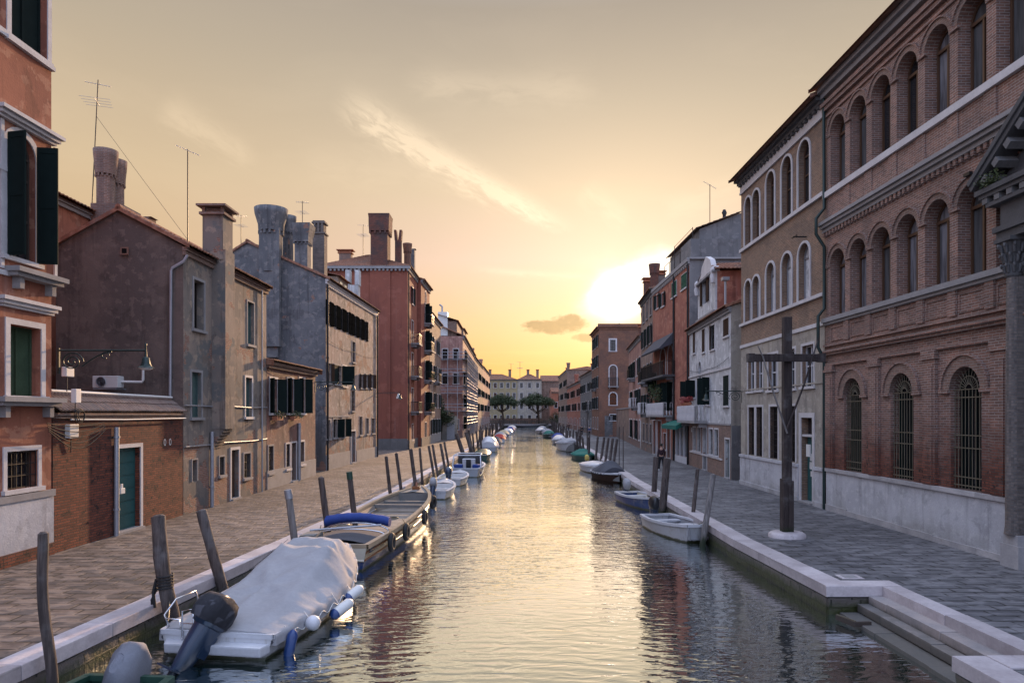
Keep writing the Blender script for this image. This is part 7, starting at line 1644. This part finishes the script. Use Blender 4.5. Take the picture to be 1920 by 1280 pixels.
lp = [((724, 856), (731, 918), 31, .08), ((743, 850), (751, 910), 33, .08), ((770, 842), (778, 900), 36, .10), ((787, 840), (791, 893), 37.5, .07), ((804, 836), (812, 886), 41, .08), ((811, 834), (819, 880), 42.5, .08), ((826, 832), (834, 876), 45, .09), ((833, 829), (840, 868), 47.5, .08),
      ((856, 813), (868, 850), 55, .17), ((874, 810), (884, 848), 58, .16), ((886, 812), (889, 845), 62, .09), ((893, 808), (896, 838), 66, .09)]
desc = ['thin dark post just past the long cargo boat bow', 'thin dark post second past the long cargo boat bow', 'thick slightly leaning post before the white dinghy', 'thin post right behind the thick leaning one', 'leaning red brown post before the launch', 'second leaning red brown post before the launch', 'leaning post with a cloth tied at its top', 'slim leaning post behind the one with the cloth',
        'very thick leaning post before the green covered boat', 'second very thick leaning post before the green covered boat', 'slim post past the two very thick leaning posts', 'second slim post past the two very thick leaning posts']
for k, (tp, ft, yy, r) in enumerate(lp): post('mooring post on the left quay: ' + desc[k] if False else desc[k], tp, ft, r, y=(yy, yy), seed=20 + k, group=G1, wob=.01)
proto = post('mooring post of the far left quay row, first beyond the two slim posts', (899, 806), (902, 834), .10, y=(70, 70), seed=50, group=G1, wob=.01)
pz = proto.location.copy(); k = 1; yy = 73.0
while yy < 215:
    c_ = copytree(proto); c_.location = (qx(LQ, yy) + .45 + rnd.uniform(-.15, .2), yy, WZ + rnd.uniform(-.35, .25)); c_.rotation_euler = (R(rnd.uniform(-3, 3)), R(rnd.uniform(-7, 2)), rnd.uniform(0, 6)); s_ = rnd.uniform(.8, 1.3); c_.scale = (s_, s_, 1)
    c_['label'] = 'mooring post of the far left quay row, %s beyond the two slim posts' % ordn(k); k += 1; yy += rnd.uniform(2.2, 4.4)
# right
post('stout square ended mooring post behind the blue and white boat', (1230, 857), (1226, 930), .13, y=(32.5, 32.3), seed=60, group=G2, wob=.0)
post('thick grey mooring post between the blue boat and the dinghy outboard', (1251, 860), (1243, 945), .16, y=(29.2, 29.0), seed=61, group=G2, wob=.0)
post('thin rusty mooring post with a spike behind the white dinghy', (1308, 880), (1299, 968), .075, y=(25.8, 25.6), seed=62, group=G2, wob=.0, mat='post_wood')
post('leaning grey mooring post at the bow of the white dinghy', (1337, 890), (1319, 1010), .10, y=(22.8, 22.4), seed=63, group=G2, wob=.0, mat='post_pale')
rp_ = [((1157, 823), (1150, 872), 48, .10, 'dark leaning post nearest of the slanted row behind the third boat'), ((1149, 822), (1143, 868), 50.5, .10, 'second of the slanted posts behind the third boat'), ((1141, 821), (1135, 864), 53, .10, 'third of the slanted posts behind the third boat'), ((1133, 820), (1127, 860), 56, .10, 'fourth of the slanted posts behind the third boat'),
       ((1161, 800), (1161, 878), 46, .03, 'tall thin iron pole, left of the pair behind the third boat'), ((1168.5, 800), (1168.5, 884), 44, .03, 'tall thin iron pole, right of the pair behind the third boat'), ((1101, 770), (1101, 842), 66, .06, 'tall lone pole rising by the bright green boat')]
for k, (tp, ft, yy, r, lab) in enumerate(rp_): post(lab, tp, ft, r, y=(yy, yy), seed=70 + k, group=G2, wob=.0)
proto = post('mooring post of the far right quay row, first past the slanted ones', (1121, 819), (1118, 850), .10, y=(60, 60), seed=90, group=G2, wob=.0)
k = 1; yy = 62.0
while yy < 215:
    c_ = copytree(proto); c_.location = (qx(RQ1, yy) - .4 + rnd.uniform(-.15, .15), yy, WZ + rnd.uniform(-.4, .25)); c_.rotation_euler = (R(rnd.uniform(-3, 3)), R(rnd.uniform(-2, 7)), rnd.uniform(0, 6)); s_ = rnd.uniform(.8, 1.25); c_.scale = (s_, s_, 1)
    c_['label'] = 'mooring post of the far right quay row, %s past the slanted ones' % ordn(k); k += 1; yy += rnd.uniform(2.4, 4.6)

# ================================================================== PEOPLE
def skin(name, verts, edges, mat, par, sub=1):
    me = bpy.data.meshes.new(name); me.from_pydata([v[0] for v in verts], edges, []); o = bpy.data.objects.new(name, me); COL.objects.link(o)
    s_ = o.modifiers.new('skin', 'SKIN'); s_.use_smooth_shade = True; ss = o.modifiers.new('sub', 'SUBSURF'); ss.levels = sub; ss.render_levels = sub
    if not me.skin_vertices: me.skin_vertices.new()
    for i, v in enumerate(verts): me.skin_vertices[0].data[i].radius = (v[1], v[2] if len(v) > 2 else v[1]); me.skin_vertices[0].data[i].use_root = (i == 0)
    dg = bpy.context.evaluated_depsgraph_get(); me2 = bpy.data.meshes.new_from_object(o.evaluated_get(dg)); bpy.data.objects.remove(o)
    me2.materials.clear(); me2.materials.append(MATS[mat]); o = bpy.data.objects.new(name, me2); COL.objects.link(o); o.parent = par; return o
def person(label, x, y, rz, top, legs, stride=.25, bag=False, group=None):
    t = thing('person', label, 'person', (x, y, 0), group, rz)
    st_ = stride
    body_ = [((0, 0, .92), .13, .10), ((0, 0, 1.12), .12, .09), ((0, 0, 1.33), .15, .10), ((0, .01, 1.46), .07), ((0, .02, 1.53), .055), ((0, .03, 1.60), .085, .095), ((0, .03, 1.69), .075, .09),
             ((-.17, 0, 1.40), .055), ((-.23, -.05, 1.14), .042), ((-.22, .06, .90), .032), ((-.22, .10, .80), .035, .02), ((.17, 0, 1.40), .055), ((.23, .03, 1.14), .042), ((.22, .14, .92), .032), ((.22, .18, .83), .035, .02),
             ((-.09, 0, .86), .09), ((-.10, st_ * .5, .48), .06), ((-.10, st_ * .9, .08), .04), ((-.10, st_ * .9 + .14, .03), .035, .03), ((.09, 0, .86), .09), ((.10, -st_ * .25, .48), .06), ((.10, -st_, .10), .04), ((.10, -st_ + .13, .04), .035, .03)]
    ed = [(0, 1), (1, 2), (2, 3), (3, 4), (4, 5), (5, 6), (2, 7), (7, 8), (8, 9), (9, 10), (2, 11), (11, 12), (12, 13), (13, 14), (0, 15), (15, 16), (16, 17), (17, 18), (0, 19), (19, 20), (20, 21), (21, 22)]
    skin('body', body_, ed, 'skin', t)
    def off(idx, e, k=.02): return [(body_[i][0], body_[i][1] + k, (body_[i][2] if len(body_[i]) > 2 else body_[i][1]) + k) for i in idx]
    ix = [0, 1, 2, 7, 8, 9, 11, 12, 13]; skin('jacket', off(ix, 0, .022), [(0, 1), (1, 2), (2, 3), (3, 4), (4, 5), (2, 6), (6, 7), (7, 8)], top, t)
    ix = [0, 15, 16, 17, 19, 20, 21]; skin('trousers', off(ix, 0, .018), [(0, 1), (1, 2), (2, 3), (0, 4), (4, 5), (5, 6)], legs, t)
    m = MB(); m.ball((0, .0, 1.69), .112, 14, (.95, 1.05, .95)); m.build('hair', 'hair_dark', t, local=True)
    for sd, yy, zz in ((-1, st_ * .9 + .06, .035), (1, -st_ + .06, .045)): m = MB(); m.rings([(zz - .035, .05, .13), (zz + .02, .05, .125), (zz + .06, .035, .07, 0, -.03)], 12, (sd * .10, yy), e=2.6); m.build('shoe', 'shoe_pale', t, local=True)
    if bag: m = MB(); m.rings([(1.02, .13, .06), (1.2, .15, .08), (1.38, .12, .05)], 12, (0, -.17), e=3); m.build('backpack', 'cloth_black', t, local=True)
    return t
pq = ray(1240, 882, 44.7); person('person in dark maroon top and black trousers walking away along the right quay', pq.x, 44.7, R(4), 'cloth_maroon', 'cloth_black', bag=False)
for (px, yy, tp, lab) in ((1091, 118, 'cloth_black', 'distant person in black, left of the two walking on the far right quay'), (1105, 112, 'cloth_blue', 'distant person in blue beside the one in black on the far right quay'), (1066, 150, 'cloth_maroon', 'tiny distant person in red brown near the end of the right quay')):
    q = ray(px, 800, yy); person(lab, q.x, yy, R(170), tp, 'cloth_black', group='distant walkers')

# mooring ropes
def mrope(label, a, b_, sag=.25, r=.014, mat='pale_bars'):
    t = thing('mooring_rope', label, 'rope', tuple(a), 'mooring ropes of the near boats'); m = MB(); a, b_ = Vector(a), Vector(b_); m.tube([a.lerp(b_, k / 12) - V(0, 0, sag * 4 * (k / 12) * (1 - k / 12)) for k in range(13)], r, 6); m.build('rope', mat, t)
mrope('pale rope from the covered motorboat bow to the kerb', (-4.35, 17.6, .05), (-5.9, 19.0, .05)); mrope('pale rope from the covered motorboat stern to the roped post', (-6.25, 12.4, -.05), (-6.62, 13.2, .1), .06)
mrope('rope from the long cargo boat stern to the dark straight post', (-5.6, 19.2, .1), (-5.93, 21.2, .25), .12); mrope('rope from the long cargo boat bow to the kerb', (-4.2, 31.0, .3), (-5.55, 32.0, .05), .2)
mrope('rope from the white dinghy bow to the leaning grey post', (6.05, 22.8, .02), (6.5, 22.5, .3), .08); mrope('rope from the blue and white boat to the thick grey post', (6.1, 30.0, 0.0), (6.45, 29.1, .3), .1)
